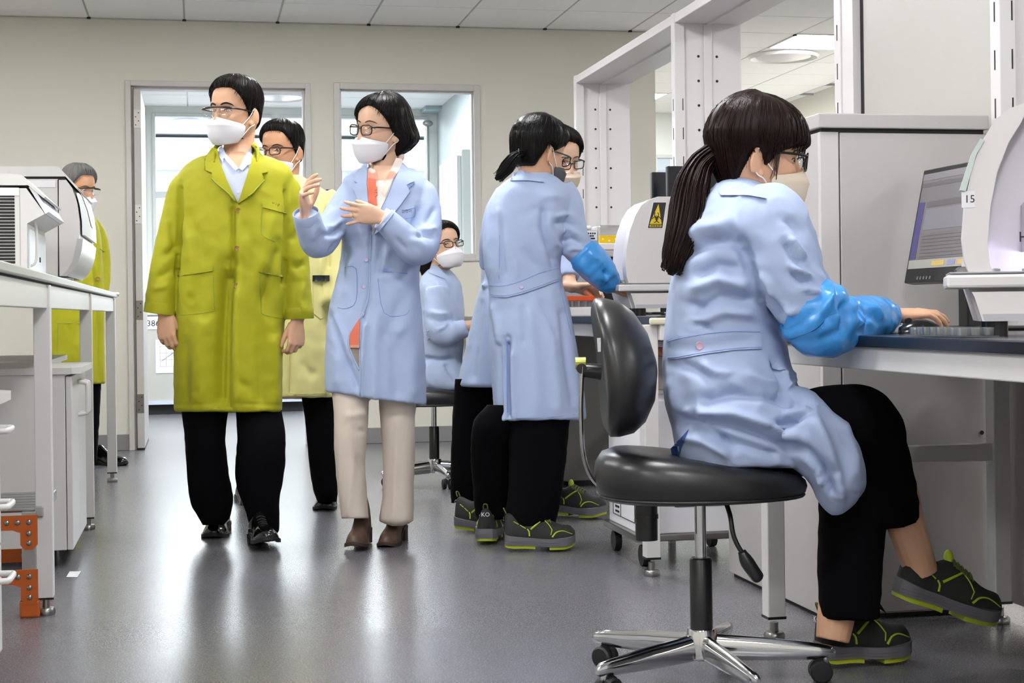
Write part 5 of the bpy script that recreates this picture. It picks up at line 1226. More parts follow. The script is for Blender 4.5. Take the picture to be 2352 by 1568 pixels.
def body(label, base, head, neck, spine, arms, legs, skin, voxel=.004, group=None, female=False, limb=.036, name='person', ankles=False):
    mb = MB(); head.pieces(mb, female=female)
    nr = .05 if female else .058
    n0 = head.P(0, -.03, -.055); nb = neck; mb.tube([head.P(0, -.028, -.02), n0, n0.lerp(nb, .6), nb, nb - UP * .08], [nr * 1.0, nr * .98, nr, nr * 1.15, nr * 1.5], 20, sub=3)
    sp = [nb] + spine; mb.tube(sp, [.085] * len(sp), 16, sub=2)
    for a in arms:
        pts = [nb - UP * .03] + a['path']; k = len(pts); mb.tube(pts, [.05] + [limb * (1.15 - .45 * i / (k - 1)) for i in range(1, k)], 14, sub=4)
        if 'hand' in a: hand(mb, a['path'][-1], **a['hand'])
    for l in legs: mb.tube([spine[-1]] + l, [.07] + ([.045] * len(l) if not ankles else [.062 - .022 * i / max(1, len(l) - 1) for i in range(len(l))]), 14, sub=3)
    b = remesh(mb, voxel, 2); return b.build(name, skin, base=base, smooth=True, label=label, cat='person', group=group)
def coat(par, pieces, voxel, creases, m, name='coat', amp=.004, smooth_it=4, seed=0, amp2=.0012, fx=9, fz=3.2):
    mb = MB()
    for p in pieces: p(mb)
    r = remesh(mb, voxel, smooth_it); drape(r, creases, amp, fx, fz, seed, amp2)
    return r.build(name, m, par, smooth=True), bvh_of(r), r
def legs_px(par, rowss, zc, m, creases=(), name='trouser_leg', amp=.003, seed=3):
    out = []
    for rows in rowss:
        mb = MB(); loft_px(mb, rows, zc, 40, 60, 2.2); drape(mb, creases, amp, 10, 4, seed, .0008); out.append(mb.build(name, m, par, smooth=True))
    return out
def cuff(par, p0, p1, r, m, inner, name='cuff', L=.012):
    d = (p1 - p0).normalized(); u = d.orthogonal().normalized(); q = d.cross(u); mb = MB()
    prof_ = [(r * .97, -.03), (r * 1.02, -.02), (r * 1.02, L), (r * .99, L + .002), (r * .95, L), (r * .93, -.018)]
    mb.loft([[p1 + d * z + (u * math.cos(2 * math.pi * j / 32) + q * math.sin(2 * math.pi * j / 32)) * rr for j in range(32)] for rr, z in prof_], False, False)
    return mb.build(name, m, par, smooth='auto')
def words(par, txt, px, py, bv, size, m, name='embroidery', tilt=0):
    c = hit(bv, px, py, .0025)
    if c is None: return
    ax = RI * math.cos(tilt) - UP * math.sin(tilt); ay = UP * math.cos(tilt) + RI * math.sin(tilt); k = MB(); lettering(k, txt, c + TC * .006, ax, ay, size); return k.build(name, m, par)
# ------------------------------------------------------------------ 1: man in the lime coat
Z1 = 6.05
def W1(px, py, d=0): return at(px, py, Z1 - d)
h1 = Head(541, 259, Z1, .0, -30, 0, -2, 1.04)
b1 = V((W1(545, 1240).x, W1(545, 1240).y, 0))
sl1 = [(446, 418, 0, .045), (421, 436, 0, .056), (405, 500, .01, .056), (389, 570, .02, .056), (375, 640, .035, .055), (367, 714, .05, .059)]
sr1 = [(632, 418, 0, .045), (658, 438, 0, .054), (668, 500, 0, .053), (677, 580, .01, .052), (683, 650, .02, .051), (687, 727, .04, .054)]
p1_ = body('tall man in a lime green coat, white mask and clear safety glasses, walking', b1, h1, W1(545, 372, .0), [W1(540, 480), W1(530, 700), W1(530, 880)],
    [dict(path=[W1(430, 420), W1(395, 540, .02), W1(374, 690, .05), W1(378, 718, .06)], hand=dict(d=dirv(.12, -1, .15), t=dirv(1, .1, .25), back=dirv(-.35, 0, 1), s=1.0, curls=((22, 34, 20), (26, 36, 22), (28, 38, 24), (30, 40, 24)), splay=(4, 1, -2, -5), thumb=(.86, .42, -.3))),
     dict(path=[W1(655, 420), W1(680, 560, .0), W1(686, 700, .04), W1(683, 734, .06)], hand=dict(d=dirv(-.05, -1, .1), t=dirv(-.75, .0, .66), back=dirv(.75, 0, .66), s=.98, curls=((30, 48, 28), (34, 50, 30), (36, 52, 30), (38, 52, 30)), splay=(3, 1, -1, -3), thumb=(.88, .35, -.35)))],
    [[W1(475, 930), W1(480, 1060, .02), W1(488, 1195, .0)], [W1(592, 930), W1(598, 1060, .08), W1(612, 1215, .1)]], m_skin, .0035)
tors1 = [(355, 484, 600, .065), (366, 446, 636, .085), (382, 425, 660, .1), (405, 410, 672, .115), (450, 404, 672, .128), (520, 408, 664, .135, .01), (600, 410, 658, .137, .015), (700, 404, 655, .14, .01), (800, 399, 650, .142, .005), (900, 399, 646, .145), (944, 400, 645, .145)]
cr1 = [([(533, 470), (533, 560), (530, 640), (526, 760), (523, 946)], 4.5, -.013, 2.2), ([(522, 610), (512, 720), (506, 840), (505, 946)], 14, -.032, 1.4), ([(540, 640), (545, 760), (548, 946)], 16, .010), ([(470, 700), (458, 820), (452, 946)], 18, .009),
    ([(425, 760), (425, 946)], 13, -.008), ([(490, 780), (484, 946)], 12, -.006), ([(612, 640), (596, 740), (600, 946)], 14, -.009), ([(640, 560), (618, 640), (606, 700)], 10, -.008), ([(628, 760), (632, 946)], 12, .007),
    ([(420, 470), (452, 540), (470, 620)], 14, -.006), ([(640, 460), (620, 520), (600, 640)], 16, .007), ([(432, 520), (445, 600), (440, 690)], 12, .006), ([(560, 480), (580, 560), (575, 660)], 18, -.005),
    ([(414, 420), (415, 480), (412, 560), (406, 640)], 5, -.010), ([(655, 430), (657, 500), (654, 580), (652, 660)], 5, -.010), ([(376, 590), (398, 572), (412, 555)], 7, -.008), ([(388, 505), (396, 540), (400, 575)], 8, -.007), ([(352, 640), (380, 628), (404, 610)], 9, -.006), ([(345, 665), (372, 660), (396, 650)], 7, .005),
    ([(690, 520), (676, 545), (662, 560)], 8, -.006), ([(705, 600), (684, 612), (662, 606)], 8, -.007), ([(700, 640), (690, 690), (700, 726)], 8, .005), ([(500, 700), (470, 730), (440, 700)], 12, -.004), ([(575, 900), (560, 880), (548, 870)], 8, -.006), ([(460, 880), (450, 900), (440, 915)], 8, -.005),
    ([(395, 930), (520, 926), (650, 930)], 3, -.002)]
def hem1(px): return -4 if px < 520 else 0
c1, bv1, _ = coat(p1_, [lambda mb: loft_px(mb, tors1, Z1, 72, 90, 2.5), lambda mb: sleeve(mb, sl1, Z1, cuff=False), lambda mb: sleeve(mb, sr1, Z1, cuff=False)], .0062, cr1, m_lime, amp=.0035, seed=1)
cuff(c1, W1(370, 690, .05), W1(367, 712, .05), .059, m_lime, None); cuff(c1, W1(686, 700, .04), W1(687, 724, .04), .055, m_lime, None)
# collar, lapels with green-grey piping
def piping(par, lines, bv, m, r=.0028):
    k = MB()
    for ln in lines: seam(k, ln, bv, r, .003, 4)
    return k.build('piping', m, par, smooth=True)
lapL = [(500, 342), (505, 372), (520, 410), (545, 466), (520, 440), (486, 413), (487, 396), (470, 390), (471, 360), (487, 338)]
lapR = [(578, 335), (577, 372), (565, 410), (546, 468), (580, 446), (606, 412), (602, 398), (616, 395), (610, 368), (588, 335)]
shirtpoly = [(505, 343), (500, 352), (512, 385), (545, 462), (566, 400), (580, 360), (578, 340), (560, 352), (548, 383), (525, 368)]
k = MB(); patch(k, [(500, 346), (503, 370), (520, 412), (546, 466), (568, 408), (580, 368), (582, 346), (564, 352), (548, 384), (520, 354)], bv1, .002, .001, 7, fallback=Z1 - .1); k.build('shirt_front', m_shirt, p1_, smooth='auto')
bvS = bvh_of(k)
k = MB(); patch(k, [(514, 350), (548, 387), (566, 352), (558, 348), (526, 348)], bv1, .0015, .002, 6, fallback=Z1 - .1); k.build('neck_skin', m_skin, p1_, smooth='auto')
k = MB(); patch(k, [(502, 340), (510, 334), (518, 352), (548, 386), (541, 392), (526, 376), (514, 362), (512, 372), (503, 360)], bvS, .006, .003, 6, fallback=Z1 - .1); patch(k, [(580, 338), (574, 340), (563, 362), (549, 386), (556, 392), (570, 378), (574, 388), (580, 372)], bvS, .006, .003, 6, fallback=Z1 - .1); k.build('shirt_collar', m_shirt, p1_, smooth='auto')
k = MB(); stud(k, 547, 441, bvS, .005, .004); stud(k, 546, 391, bvS, .004, .003); k.build('shirt_button', mat('white_button', 'e8e8ee', .3), p1_)
k = MB(); patch(k, lapL, bv1, .009, .004, 8, fallback=Z1 - .1); lo1 = k.build('lapel', m_lime, c1, smooth='auto'); bl = bvh_of(k); piping(lo1, [[(471, 366), (470, 390), (486, 396)], [(487, 410), (500, 424), (522, 442), (545, 466)]], bl, m_limed)
k = MB(); patch(k, lapR, bv1, .009, .004, 8, fallback=Z1 - .1); lo2 = k.build('lapel', m_lime, c1, smooth='auto'); br = bvh_of(k); piping(lo2, [[(610, 370), (616, 394), (603, 398)], [(606, 412), (592, 434), (570, 452), (547, 468)]], br, m_limed)
mb = MB(); mb.tube([W1(492, 372, .1), W1(492, 352, .075), W1(496, 338, .03), W1(512, 328, -.03), W1(545, 326, -.05), W1(574, 328, -.03), W1(588, 338, .03), W1(592, 352, .075), W1(590, 372, .1)], [.003, .006, .010, .013, .014, .013, .010, .006, .003], 12, sub=5, flat=.6); mb.build('collar', m_lime, c1, smooth=True)
for poly, nm in (([(409, 622), (488, 606), (488, 622), (410, 634)], 'pocket_flap'), ([(596, 611), (649, 620), (650, 636), (596, 624)], 'pocket_flap'), ([(602, 463), (660, 474), (658, 490), (604, 476)], 'pocket_flap')):
    k = MB(); patch(k, poly, bv1, .004, .002, 6); fo = k.build(nm, m_lime, c1, smooth='auto'); bf = bvh_of(k); piping(fo, [[poly[3], poly[2]]], bv1, m_limed, .0024)
k = MB()
for ln in ([(411, 640), (412, 712), (424, 723), (488, 714), (492, 702), (490, 630)], [(597, 632), (600, 706), (606, 722), (648, 731)], [(602, 480), (600, 530), (610, 545), (632, 554)]): seam(k, [ln[0]] + ln[1:], bv1, .0016, .0008, 3)
k.build('pocket_stitching', m_limed, c1)
for px, py in ((547, 483), (545, 570), (543, 656)): k = MB(); stud(k, px, py, bv1, .0105, .005); k.build('button', m_btn, c1, smooth='auto')
words(c1, 'V i p', 634, 469, bv1, .016, m_ink, tilt=.15)
legs_px(p1_, [[(936, 416, 526, .08), (1000, 424, 518, .085), (1080, 430, 524, .08), (1150, 437, 534, .075), (1185, 455, 527, .07), (1205, 466, 512, .06)], [(936, 542, 644, .08, .0), (1000, 545, 655, .085, .06), (1060, 543, 654, .08, .08), (1110, 543, 648, .075, .08), (1160, 560, 640, .07, .08), (1215, 578, 640, .06, .08), (1228, 588, 632, .05, .08)]], Z1, m_blk)
f = atZ(518, 1232, 0); shoe(p1_, 'oxford', atZ(512, 1214, 0.0), atZ(470, 1248, 0) - atZ(512, 1208, 0), .29)
hl_ = atZ(588, 1245, 0.0); shoe(p1_, 'oxford', hl_, dirv(.35, 0, 1), .29, 7)
h1.eyes(p1_, m_skin, (.25, 0)); h1.brows(p1_, '17110e', .0036)
def line_m(ph, sg): return pchip([0, 25, 42, 55, 66, 78, 88, 96, 112, 130, 150, 180], [.080, .080, .072, .056, .038, .004, -.024, .018, .010, -.03, -.055, -.066], ph)
def T_m(u, ph, sg): return .006 + .016 * max(0, min(1, (u - .02) / .08)) * (1.15 - .25 * max(0, min(1, (ph - 60) / 60))) + .004 * max(0, min(1, (ph - 95) / 45))
h1.hair(p1_, '14110f', lambda ph, sg: line_m(ph, sg) - .006, T_m)
h1.mask(p1_, 'e4e3e8', drop=.007, fold=.34); h1.specs(p1_, '0e0e10', 'safety', drop=.007, hh=.021, w_=.03)
# ------------------------------------------------------------------ 2: woman with a bob, gesturing
Z2 = 5.85
def W2(px, py, d=0): return at(px, py, Z2 - d)
h2 = Head(876, 296, Z2, .0, -42, 3, -6, .97)
b2 = V((W2(860, 1250).x, W2(860, 1250).y, 0))
sl2 = [(822, 428, .0, .042), (800, 452, .02, .050), (772, 500, .07, .052), (745, 545, .12, .056), (727, 556, .16, .055), (714, 530, .2, .05), (703, 494, .24, .047)]
sr2 = [(952, 428, .0, .042), (974, 452, .03, .050), (982, 510, .07, .052), (974, 560, .12, .055), (955, 572, .16, .058), (920, 540, .19, .05), (884, 505, .21, .045)]
p2_ = body('woman with a black bob and white mask in light blue coat, gesturing with both hands', b2, h2, W2(880, 400, .0), [W2(875, 500), W2(865, 700), W2(865, 860)],
    [dict(path=[W2(800, 440, .0), W2(740, 548, .13), W2(706, 512, .22), W2(701, 494, .245)], hand=dict(d=dirv(-.02, .88, .45), t=dirv(.14, .62, -.77), back=dirv(-1, .0, .15), s=1.0, curls=((30, 20, 12), (48, 18, 12), (54, 14, 10), (58, 10, 8)), splay=(14, 4, -8, -24), thumb=(.6, .7, -.4))),
     dict(path=[W2(975, 440, .0), W2(968, 562, .14), W2(900, 522, .2), W2(878, 499, .215)], hand=dict(d=dirv(-.95, .17, .25), t=dirv(.17, .96, .1), back=dirv(.2, .1, 1), s=.92, curls=((16, 24, 14), (18, 22, 14), (14, 20, 12), (8, 14, 8)), splay=(3, -4, -13, -27), thumb=(.85, .3, -.45)))],
    [[W2(808, 930), W2(806, 1060, .05), W2(814, 1150, .05)], [W2(914, 930), W2(914, 1060), W2(912, 1150)]], m_skinw, .0033, female=True)
tors2 = [(386, 832, 944, .065), (394, 810, 960, .08), (412, 788, 980, .1), (440, 783, 990, .115), (500, 785, 988, .125, .015), (560, 786, 975, .12, .015), (600, 782, 965, .115, .01), (650, 772, 962, .12), (710, 757, 966, .13), (780, 750, 972, .14), (850, 748, 977, .145), (910, 747, 979, .148), (930, 748, 979, .148)]
def hem2(px): return -30 + (px - 748) / 230 * 30 + (0 if px > 826 else -2)
cr2 = [([(853, 500), (850, 560), (847, 620), (845, 680), (832, 740)], 4, -.006, 1.8), ([(840, 735), (832, 830), (828, 925)], 6, .007), ([(752, 712), (775, 770), (800, 840), (826, 900)], 7, -.009), ([(768, 715), (790, 770), (812, 840)], 8, .006), ([(802, 560), (790, 600), (786, 650)], 9, -.006), ([(815, 585), (800, 620), (795, 690)], 10, .005),
    ([(935, 660), (900, 740), (880, 800)], 16, -.006), ([(940, 740), (915, 760), (890, 745)], 12, .008), ([(905, 770), (908, 850), (912, 930)], 14, -.006), ([(945, 780), (948, 930)], 14, .006), ([(870, 700), (862, 800), (860, 930)], 12, .006), ([(780, 800), (772, 905)], 12, .005), ([(905, 620), (870, 630), (850, 640)], 8, -.005), ([(955, 600), (925, 640), (900, 650)], 10, -.006),
    ([(790, 500), (770, 520), (745, 528)], 6, .007), ([(785, 515), (765, 535), (742, 540)], 5, -.008), ([(790, 530), (770, 548), (752, 552)], 5, .006), ([(780, 455), (770, 470), (755, 480)], 6, -.005), ([(765, 560), (758, 575), (757, 590)], 4, -.006), ([(735, 510), (722, 530), (716, 560)], 7, .004),
    ([(1003, 470), (985, 500), (970, 520)], 7, -.006), ([(1005, 520), (985, 530), (960, 528)], 6, .007), ([(1000, 545), (975, 540), (950, 545)], 6, -.007), ([(985, 575), (960, 556), (930, 548)], 8, .005), ([(962, 470), (955, 500), (945, 520)], 6, -.008), ([(940, 580), (915, 555), (900, 540)], 7, -.004), ([(878, 545), (870, 600), (862, 640)], 8, -.006), ([(895, 560), (880, 610), (868, 650)], 9, .006)]
c2, bv2, r2 = coat(p2_, [lambda mb: loft_px(mb, tors2, Z2, 72, 90, 2.4, hem=hem2), lambda mb: sleeve(mb, sl2, Z2, cuff=False), lambda mb: sleeve(mb, sr2, Z2, cuff=False)], .0058, cr2, m_blue, amp=.003, seed=2)
cuff(c2, W2(708, 515, .22), W2(704, 497, .238), .047, m_blue, None, L=.016); cuff(c2, W2(895, 515, .205), W2(886, 507, .21), .045, m_blue, None, L=.012)
MB().tube([W2(893, 506, .21), W2(878, 499, .216)], .037, 24).build('shirt_cuff', mat('white_knit', 'e6e2dc', .8), p2_, smooth='auto')
# what shows inside the open front: blouse, scarf, skin
k = MB(); patch(k, [(856, 411), (904, 411), (895, 436), (874, 480), (856, 540), (848, 480), (846, 430), (848, 412)], bv2, .002, .001, 7, fallback=Z2 - .12); k.build('blouse', mat('white_knit', 'e6e2dc', .8), p2_, smooth='auto'); bvB = bvh_of(k)
k = MB(); patch(k, [(858, 380), (907, 380), (904, 394), (898, 414), (862, 414), (856, 396)], bv2, .0015, .002, 6, fallback=Z2 - .12); k.build('neck_skin', m_skinw, p2_, smooth='auto')
m_scarf = bpy.data.materials.new('scarf_print'); m_scarf.use_nodes = True
_nt = m_scarf.node_tree; _b = _nt.nodes['Principled BSDF']; _b.inputs['Roughness'].default_value = .75; _t = _nt.nodes.new('ShaderNodeTexCoord'); _n = _nt.nodes.new('ShaderNodeTexNoise'); _n.inputs['Scale'].default_value = 14; _n.inputs['Detail'].default_value = 2; _r = _nt.nodes.new('ShaderNodeValToRGB'); _r.color_ramp.interpolation = 'EASE'
_r.color_ramp.elements[0].position = .47; _r.color_ramp.elements[0].color = lin('e8dcd2'); _r.color_ramp.elements[1].position = .60; _r.color_ramp.elements[1].color = lin('e39480')
_nt.links.new(_t.outputs['Object'], _n.inputs['Vector']); _nt.links.new(_n.outputs['Fac'], _r.inputs[0]); _nt.links.new(_r.outputs[0], _b.inputs['Base Color'])
m_coral = cloth_mat('coral_scarf', 'd9735a')
k = MB(); patch(k, [(846, 372), (857, 370), (863, 398), (866, 420), (868, 470), (862, 476), (846, 470), (843, 420)], bv2, .007, .003, 6, fallback=Z2 - .12); sc1 = k.build('scarf', m_scarf, p2_, smooth='auto')
k2 = MB(); patch(k2, [(845, 408), (866, 412), (868, 470), (862, 476), (846, 470)], bvh_of(k), .001, .003, 6, fallback=Z2 - .13); k2.build('coral_panel', m_coral, sc1, smooth='auto')
k = MB(); patch(k, [(910, 362), (925, 366), (922, 382), (900, 416), (884, 452), (878, 440), (880, 420), (898, 388)], bv2, .007, .003, 6, fallback=Z2 - .12); k.build('scarf', m_scarf, p2_, smooth='auto')
MB().tube([W2(852, 378, .075), W2(846, 366, .03), W2(862, 352, -.04), W2(895, 346, -.06), W2(920, 356, -.02), W2(922, 372, .05)], [.004, .011, .015, .015, .013, .004], 10, sub=5).build('scarf', m_scarf, p2_, smooth=True)
ll = [(845, 370), (842, 420), (847, 480), (852, 530), (830, 480), (808, 424), (822, 420), (812, 414), (832, 378)]
lr = [(925, 372), (912, 400), (896, 436), (876, 498), (860, 538), (872, 530), (920, 470), (942, 440), (934, 424), (952, 416), (938, 386)]
k = MB(); patch(k, ll, bv2, .008, .004, 8, fallback=Z2 - .12); k.build('lapel', m_blue, c2, smooth='auto'); k = MB(); patch(k, lr, bv2, .008, .004, 8, fallback=Z2 - .12); k.build('lapel', m_blue, c2, smooth='auto')
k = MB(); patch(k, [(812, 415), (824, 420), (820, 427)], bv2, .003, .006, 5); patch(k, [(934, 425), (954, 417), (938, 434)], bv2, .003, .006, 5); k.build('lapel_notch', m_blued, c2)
# open wedge below the buttons: scarf end, and trouser beige darkened to carry the shade inside
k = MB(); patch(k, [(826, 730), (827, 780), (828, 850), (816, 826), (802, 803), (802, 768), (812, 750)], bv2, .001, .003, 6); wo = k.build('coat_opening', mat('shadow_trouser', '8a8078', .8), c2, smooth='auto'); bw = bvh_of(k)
k = MB(); patch(k, [(826, 729), (825, 800), (804, 799), (803, 770), (813, 750)], bw, .002, .003, 6); ss_ = k.build('scarf_end', m_coral, c2, smooth='auto'); k2 = MB(); 
for i in range(8): seam(k2, [(806 + 2.6 * i, 792), (806 + 2.6 * i, 804)], bvh_of(k), .0016, .001, 2)
k2.build('fringe', mat('fringe_cream', 'd9c0a8', .8), ss_)
k = MB(); seam(k, [(851, 540), (850, 600), (846, 680), (832, 722), (812, 752), (802, 772), (803, 800), (826, 850)], bv2, .0035, .002, 6); seam(k, [(828, 735), (827, 800), (828, 860), (826, 924)], bv2, .003, .001, 6); k.build('front_edge', m_blue, c2, smooth=True)
k = MB(); seam(k, [(792, 614), (818, 617), (818, 690), (796, 708), (776, 706)], bv2, .0014, .0008, 3); seam(k, [(880, 622), (935, 628)], bv2, .0018, .001, 3); seam(k, [(868, 640), (882, 718), (928, 724), (940, 712)], bv2, .0012, .0006, 3); seam(k, [(926, 484), (953, 477)], bv2, .0016, .001, 3); seam(k, [(930, 502), (952, 497), (953, 479)], bv2, .0012, .0006, 3); k.build('pocket_stitching', m_blued, c2)
for px, py in ((841, 596), (836, 657), (832, 721)): k = MB(); stud(k, px, py, bv2, .0085, .004); k.build('button', m_btnb, c2, smooth='auto')
words(c2, '김경아', 934, 486, bv2, .014, m_ink, tilt=-.05)
crl = [([(790, 960), (830, 950), (845, 940)], 8, .006), ([(800, 940), (812, 1060), (800, 1190)], 5, .006), ([(845, 1000), (835, 990), (815, 985)], 6, -.006), ([(915, 960), (908, 1100), (905, 1200)], 5, .005), ([(840, 1080), (825, 1060), (812, 1040)], 7, -.005)]
legs_px(p2_, [[(895, 762, 848, .08, .03), (960, 768, 845, .078, .05), (1010, 767, 842, .075, .06), (1060, 771, 838, .072, .06), (1130, 778, 842, .07, .06), (1190, 786, 846, .07, .06)], [(895, 868, 960, .08), (960, 874, 953, .078), (1050, 880, 952, .074), (1130, 880, 950, .07), (1196, 872, 949, .07), (1206, 900, 925, .05)]], Z2, m_beige, crl, amp=.002)
shoe(p2_, 'boot', atZ(838, 1243, 0.004), atZ(802, 1272, 0) - atZ(838, 1240, 0), .255, 3); shoe(p2_, 'boot', atZ(922, 1236, 0), atZ(872, 1258, 0) - atZ(922, 1230, 0), .25)
h2.eyes(p2_, m_skinw, (.3, .1)); h2.brows(p2_, '4a3527', .0022, .003)
def line_b(ph, sg):
    if sg < 0: return pchip([0, 14, 35, 55, 70, 82, 100, 130, 180], [.076, .074, .066, .046, .022, -.01, -.06, -.2, -.2], ph)
    return pchip([0, 14, 35, 55, 68, 80, 100, 130, 180], [.074, .066, .05, .03, .0, -.08, -.14, -.2, -.2], ph)
def T_b(u, ph, sg):
    t = .015 + .004 * max(0, min(1, (u - .02) / .08)); side = max(0, min(1, (ph - 60) / 50)); 
    t += side * (.040 * math.exp(-((u + .035) / .055) ** 2) - .075 * max(0, (-.075 - u) / .05) ** 1.5)
    return t + (.012 * max(0, 1 - abs(ph - 150) / 60))
h2.hair(p2_, '100d0d', line_b, T_b, ext=-.118, rough=.3, strand=.0014, kf=16)
h2.mask(p2_, 'e6e4ea', drop=.012, fold=.5, bottom=-.135); h2.specs(p2_, '1c1210', drop=.006, hh=.019)
k = MB()
p_ = W2(735, 442, .29); 
# rings
def ring_on(par, p, ax, r): 
    u = ax.orthogonal().normalized(); q = ax.cross(u); MB().tube([p + (u * math.cos(2 * math.pi * i / 20) + q * math.sin(2 * math.pi * i / 20)) * r for i in range(20)], .0014, 6, cyc=True).build('ring', mat('gold', 'd9b566', .2, 1), par, smooth=True)
_me = p2_.data; _bvb = BVHTree.FromPolygons([v.co + p2_.location for v in _me.vertices], [tuple(f.vertices) for f in _me.polygons])
_h = hit(_bvb, 809, 496)
if _h is not None and abs((_h - CAM).dot(_F) - (Z2 - .25)) < .12: ring_on(p2_, _h - TC * .007, dirv(-.96, -.08, .25), .0098)
# ------------------------------------------------------------------ 3: man behind, pale yellow coat
Z3 = 6.9
def W3(px, py, d=0): return at(px, py, Z3 - d)
h3 = Head(649, 347, Z3, .0, -26, 4, 0, 1.0)
b3 = V((W3(700, 1180).x, W3(700, 1180).y, 0))
p3_ = body('man in a pale yellow coat and dark-rimmed glasses half hidden behind the lime-coated man', b3, h3, W3(652, 432), [W3(655, 560), W3(660, 760), W3(670, 880)], [dict(path=[W3(585, 470), W3(575, 600), W3(578, 740)]), dict(path=[W3(745, 470), W3(765, 600), W3(770, 690)])], [[W3(615, 895)], [W3(725, 895)]], m_skin2, .0045)
tors3 = [(402, 620, 690, .05), (420, 590, 715, .08), (440, 565, 750, .1), (480, 555, 768, .12), (560, 560, 765, .13), (650, 566, 768, .13), (760, 570, 772, .135), (912, 572, 770, .14)]
cr3 = [([(668, 780), (664, 912)], 5, -.008, 2), ([(690, 820), (712, 860), (730, 840)], 10, -.005), ([(735, 590), (736, 640)], 5, .006), ([(745, 780), (750, 912)], 8, .005), ([(752, 470), (757, 560), (752, 620)], 5, -.008)]
c3, bv3, _ = coat(p3_, [lambda mb: loft_px(mb, tors3, Z3, 64, 70), lambda mb: sleeve(mb, [(738, 448, 0, .06), (758, 490, 0, .07), (770, 580, .02, .062), (772, 640, .06, .056), (766, 700, .09, .055)], Z3, cuff=False), lambda mb: sleeve(mb, [(590, 448, 0, .06), (575, 490, 0, .07), (566, 580, 0, .06), (570, 740, .03, .055)], Z3, cuff=False)], .007, cr3, m_yel, amp=.003, seed=4)
k = MB(); patch(k, [(719, 646), (757, 643), (757, 722), (736, 732), (721, 720)], bv3, .003, .001, 8); po = k.build('pocket', m_yel, c3, smooth='auto'); bvp = bvh_of(k)
k = MB(); patch(k, [(718, 632), (757, 632), (757, 645), (718, 646)], bvp, .006, .002, 5, fallback=Z3 - .14); k.build('phone_edge', m_blackp, c3, smooth='auto')
k = MB(); seam(k, [(645, 904), (700, 904), (764, 902)], bv3, .0015, .0006, 3); seam(k, [(667, 770), (664, 912)], bv3, .0025, .001, 3); k.build('hem_stitching', mat('yellow_seam', 'c8c07a', .8), c3)
legs_px(p3_, [[(895, 690, 772, .09), (980, 703, 769, .085), (1070, 712, 770, .08), (1130, 722, 775, .08), (1152, 730, 772, .06)], [(895, 560, 650, .09), (1000, 550, 620, .08, -.1), (1080, 540, 600, .08, -.2), (1120, 545, 585, .07, -.25)]], Z3, m_blk)
shoe(p3_, 'oxford', atZ(756, 1155, 0), dirv(.02, 0, 1), .28); shoe(p3_, 'oxford', atZ(555, 1148, 0.0), dirv(.3, 0, 1), .27, -12)
h3.eyes(p3_, m_skin2, (.3, 0)); h3.brows(p3_, '2a1f18', .0028); h3.hair(p3_, '141212', lambda ph, sg: line_m(ph, sg) - .004, T_m, seed=5); h3.mask(p3_, 'e4e3e8', drop=.018); h3.specs(p3_, '1d1013', drop=.002)
# ------------------------------------------------------------------ 4: grey-haired man behind the left instruments
Z4 = 8.97
def W4(px, py, d=0): return at(px, py, Z4 - d)
h4 = Head(180, 436, Z4, 0, 58, 6, 0, 1.0)
b4 = V((W4(180, 1068).x, W4(180, 1068).y, 0))
p4_ = body('grey-haired man in a lime green coat standing behind the left bench instruments', b4, h4, W4(170, 505), [W4(170, 600), W4(165, 760), W4(165, 860)], [dict(path=[W4(120, 530), W4(110, 640), W4(120, 740)]), dict(path=[W4(215, 535, -.1), W4(228, 620, -.1), W4(215, 700, -.0)])], [[W4(130, 900), W4(138, 980)], [W4(203, 900), W4(205, 980)]], m_skin2, .0055)
tors4 = [(482, 160, 195, .06), (496, 135, 215, .1), (520, 112, 226, .13), (560, 100, 233, .15), (640, 96, 238, .16), (740, 96, 240, .16), (880, 98, 241, .165)]
c4, bv4, _ = coat(p4_, [lambda mb: loft_px(mb, tors4, Z4, 56, 60), lambda mb: sleeve(mb, [(200, 510, -.08, .06), (222, 550, -.08, .062), (232, 620, -.06, .055), (225, 690, 0, .052)], Z4, cuff=False)], .0085, [([(212, 590), (222, 660), (228, 760), (228, 880)], 3, -.01, 2), ([(200, 640), (190, 700), (180, 780)], 8, -.006)], m_lime, amp=.003, seed=6)
k = MB(); stud(k, 225, 640, bv4, .012, .006); k.build('button', m_btn, c4); k = MB(); seam(k, [(132, 742), (186, 742)], bv4, .003, .001, 2); seam(k, [(229, 572), (240, 577)], bv4, .003, .001, 2); seam(k, [(133, 744), (132, 830)], bv4, .002, .001, 2); k.build('pocket_stitching', m_limed, c4)
legs_px(p4_, [[(870, 100, 165, .09), (1060, 120, 165, .07)], [(870, 175, 232, .09), (1060, 190, 222, .07)]], Z4, m_blk)
shoe(p4_, 'oxford', atZ(205, 1066, 0), dirv(1, 0, .45), .27); shoe(p4_, 'oxford', atZ(140, 1062, 0), dirv(1, 0, .3), .27)
h4.eyes(p4_, m_skin2); h4.brows(p4_, '4a443f', .0025)
h4.hair(p4_, '6b6a68', lambda ph, sg: line_m(ph, sg) - .002, lambda u, ph, sg: T_m(u, ph, sg) + .008 * max(0, (u - .05) / .06), strand=.005, kf=9, rough=.6, seed=8); h4.mask(p4_, 'dfe0e6', drop=.014); h4.specs(p4_, '141416', 'safety', drop=.0, hh=.02, w_=.03)
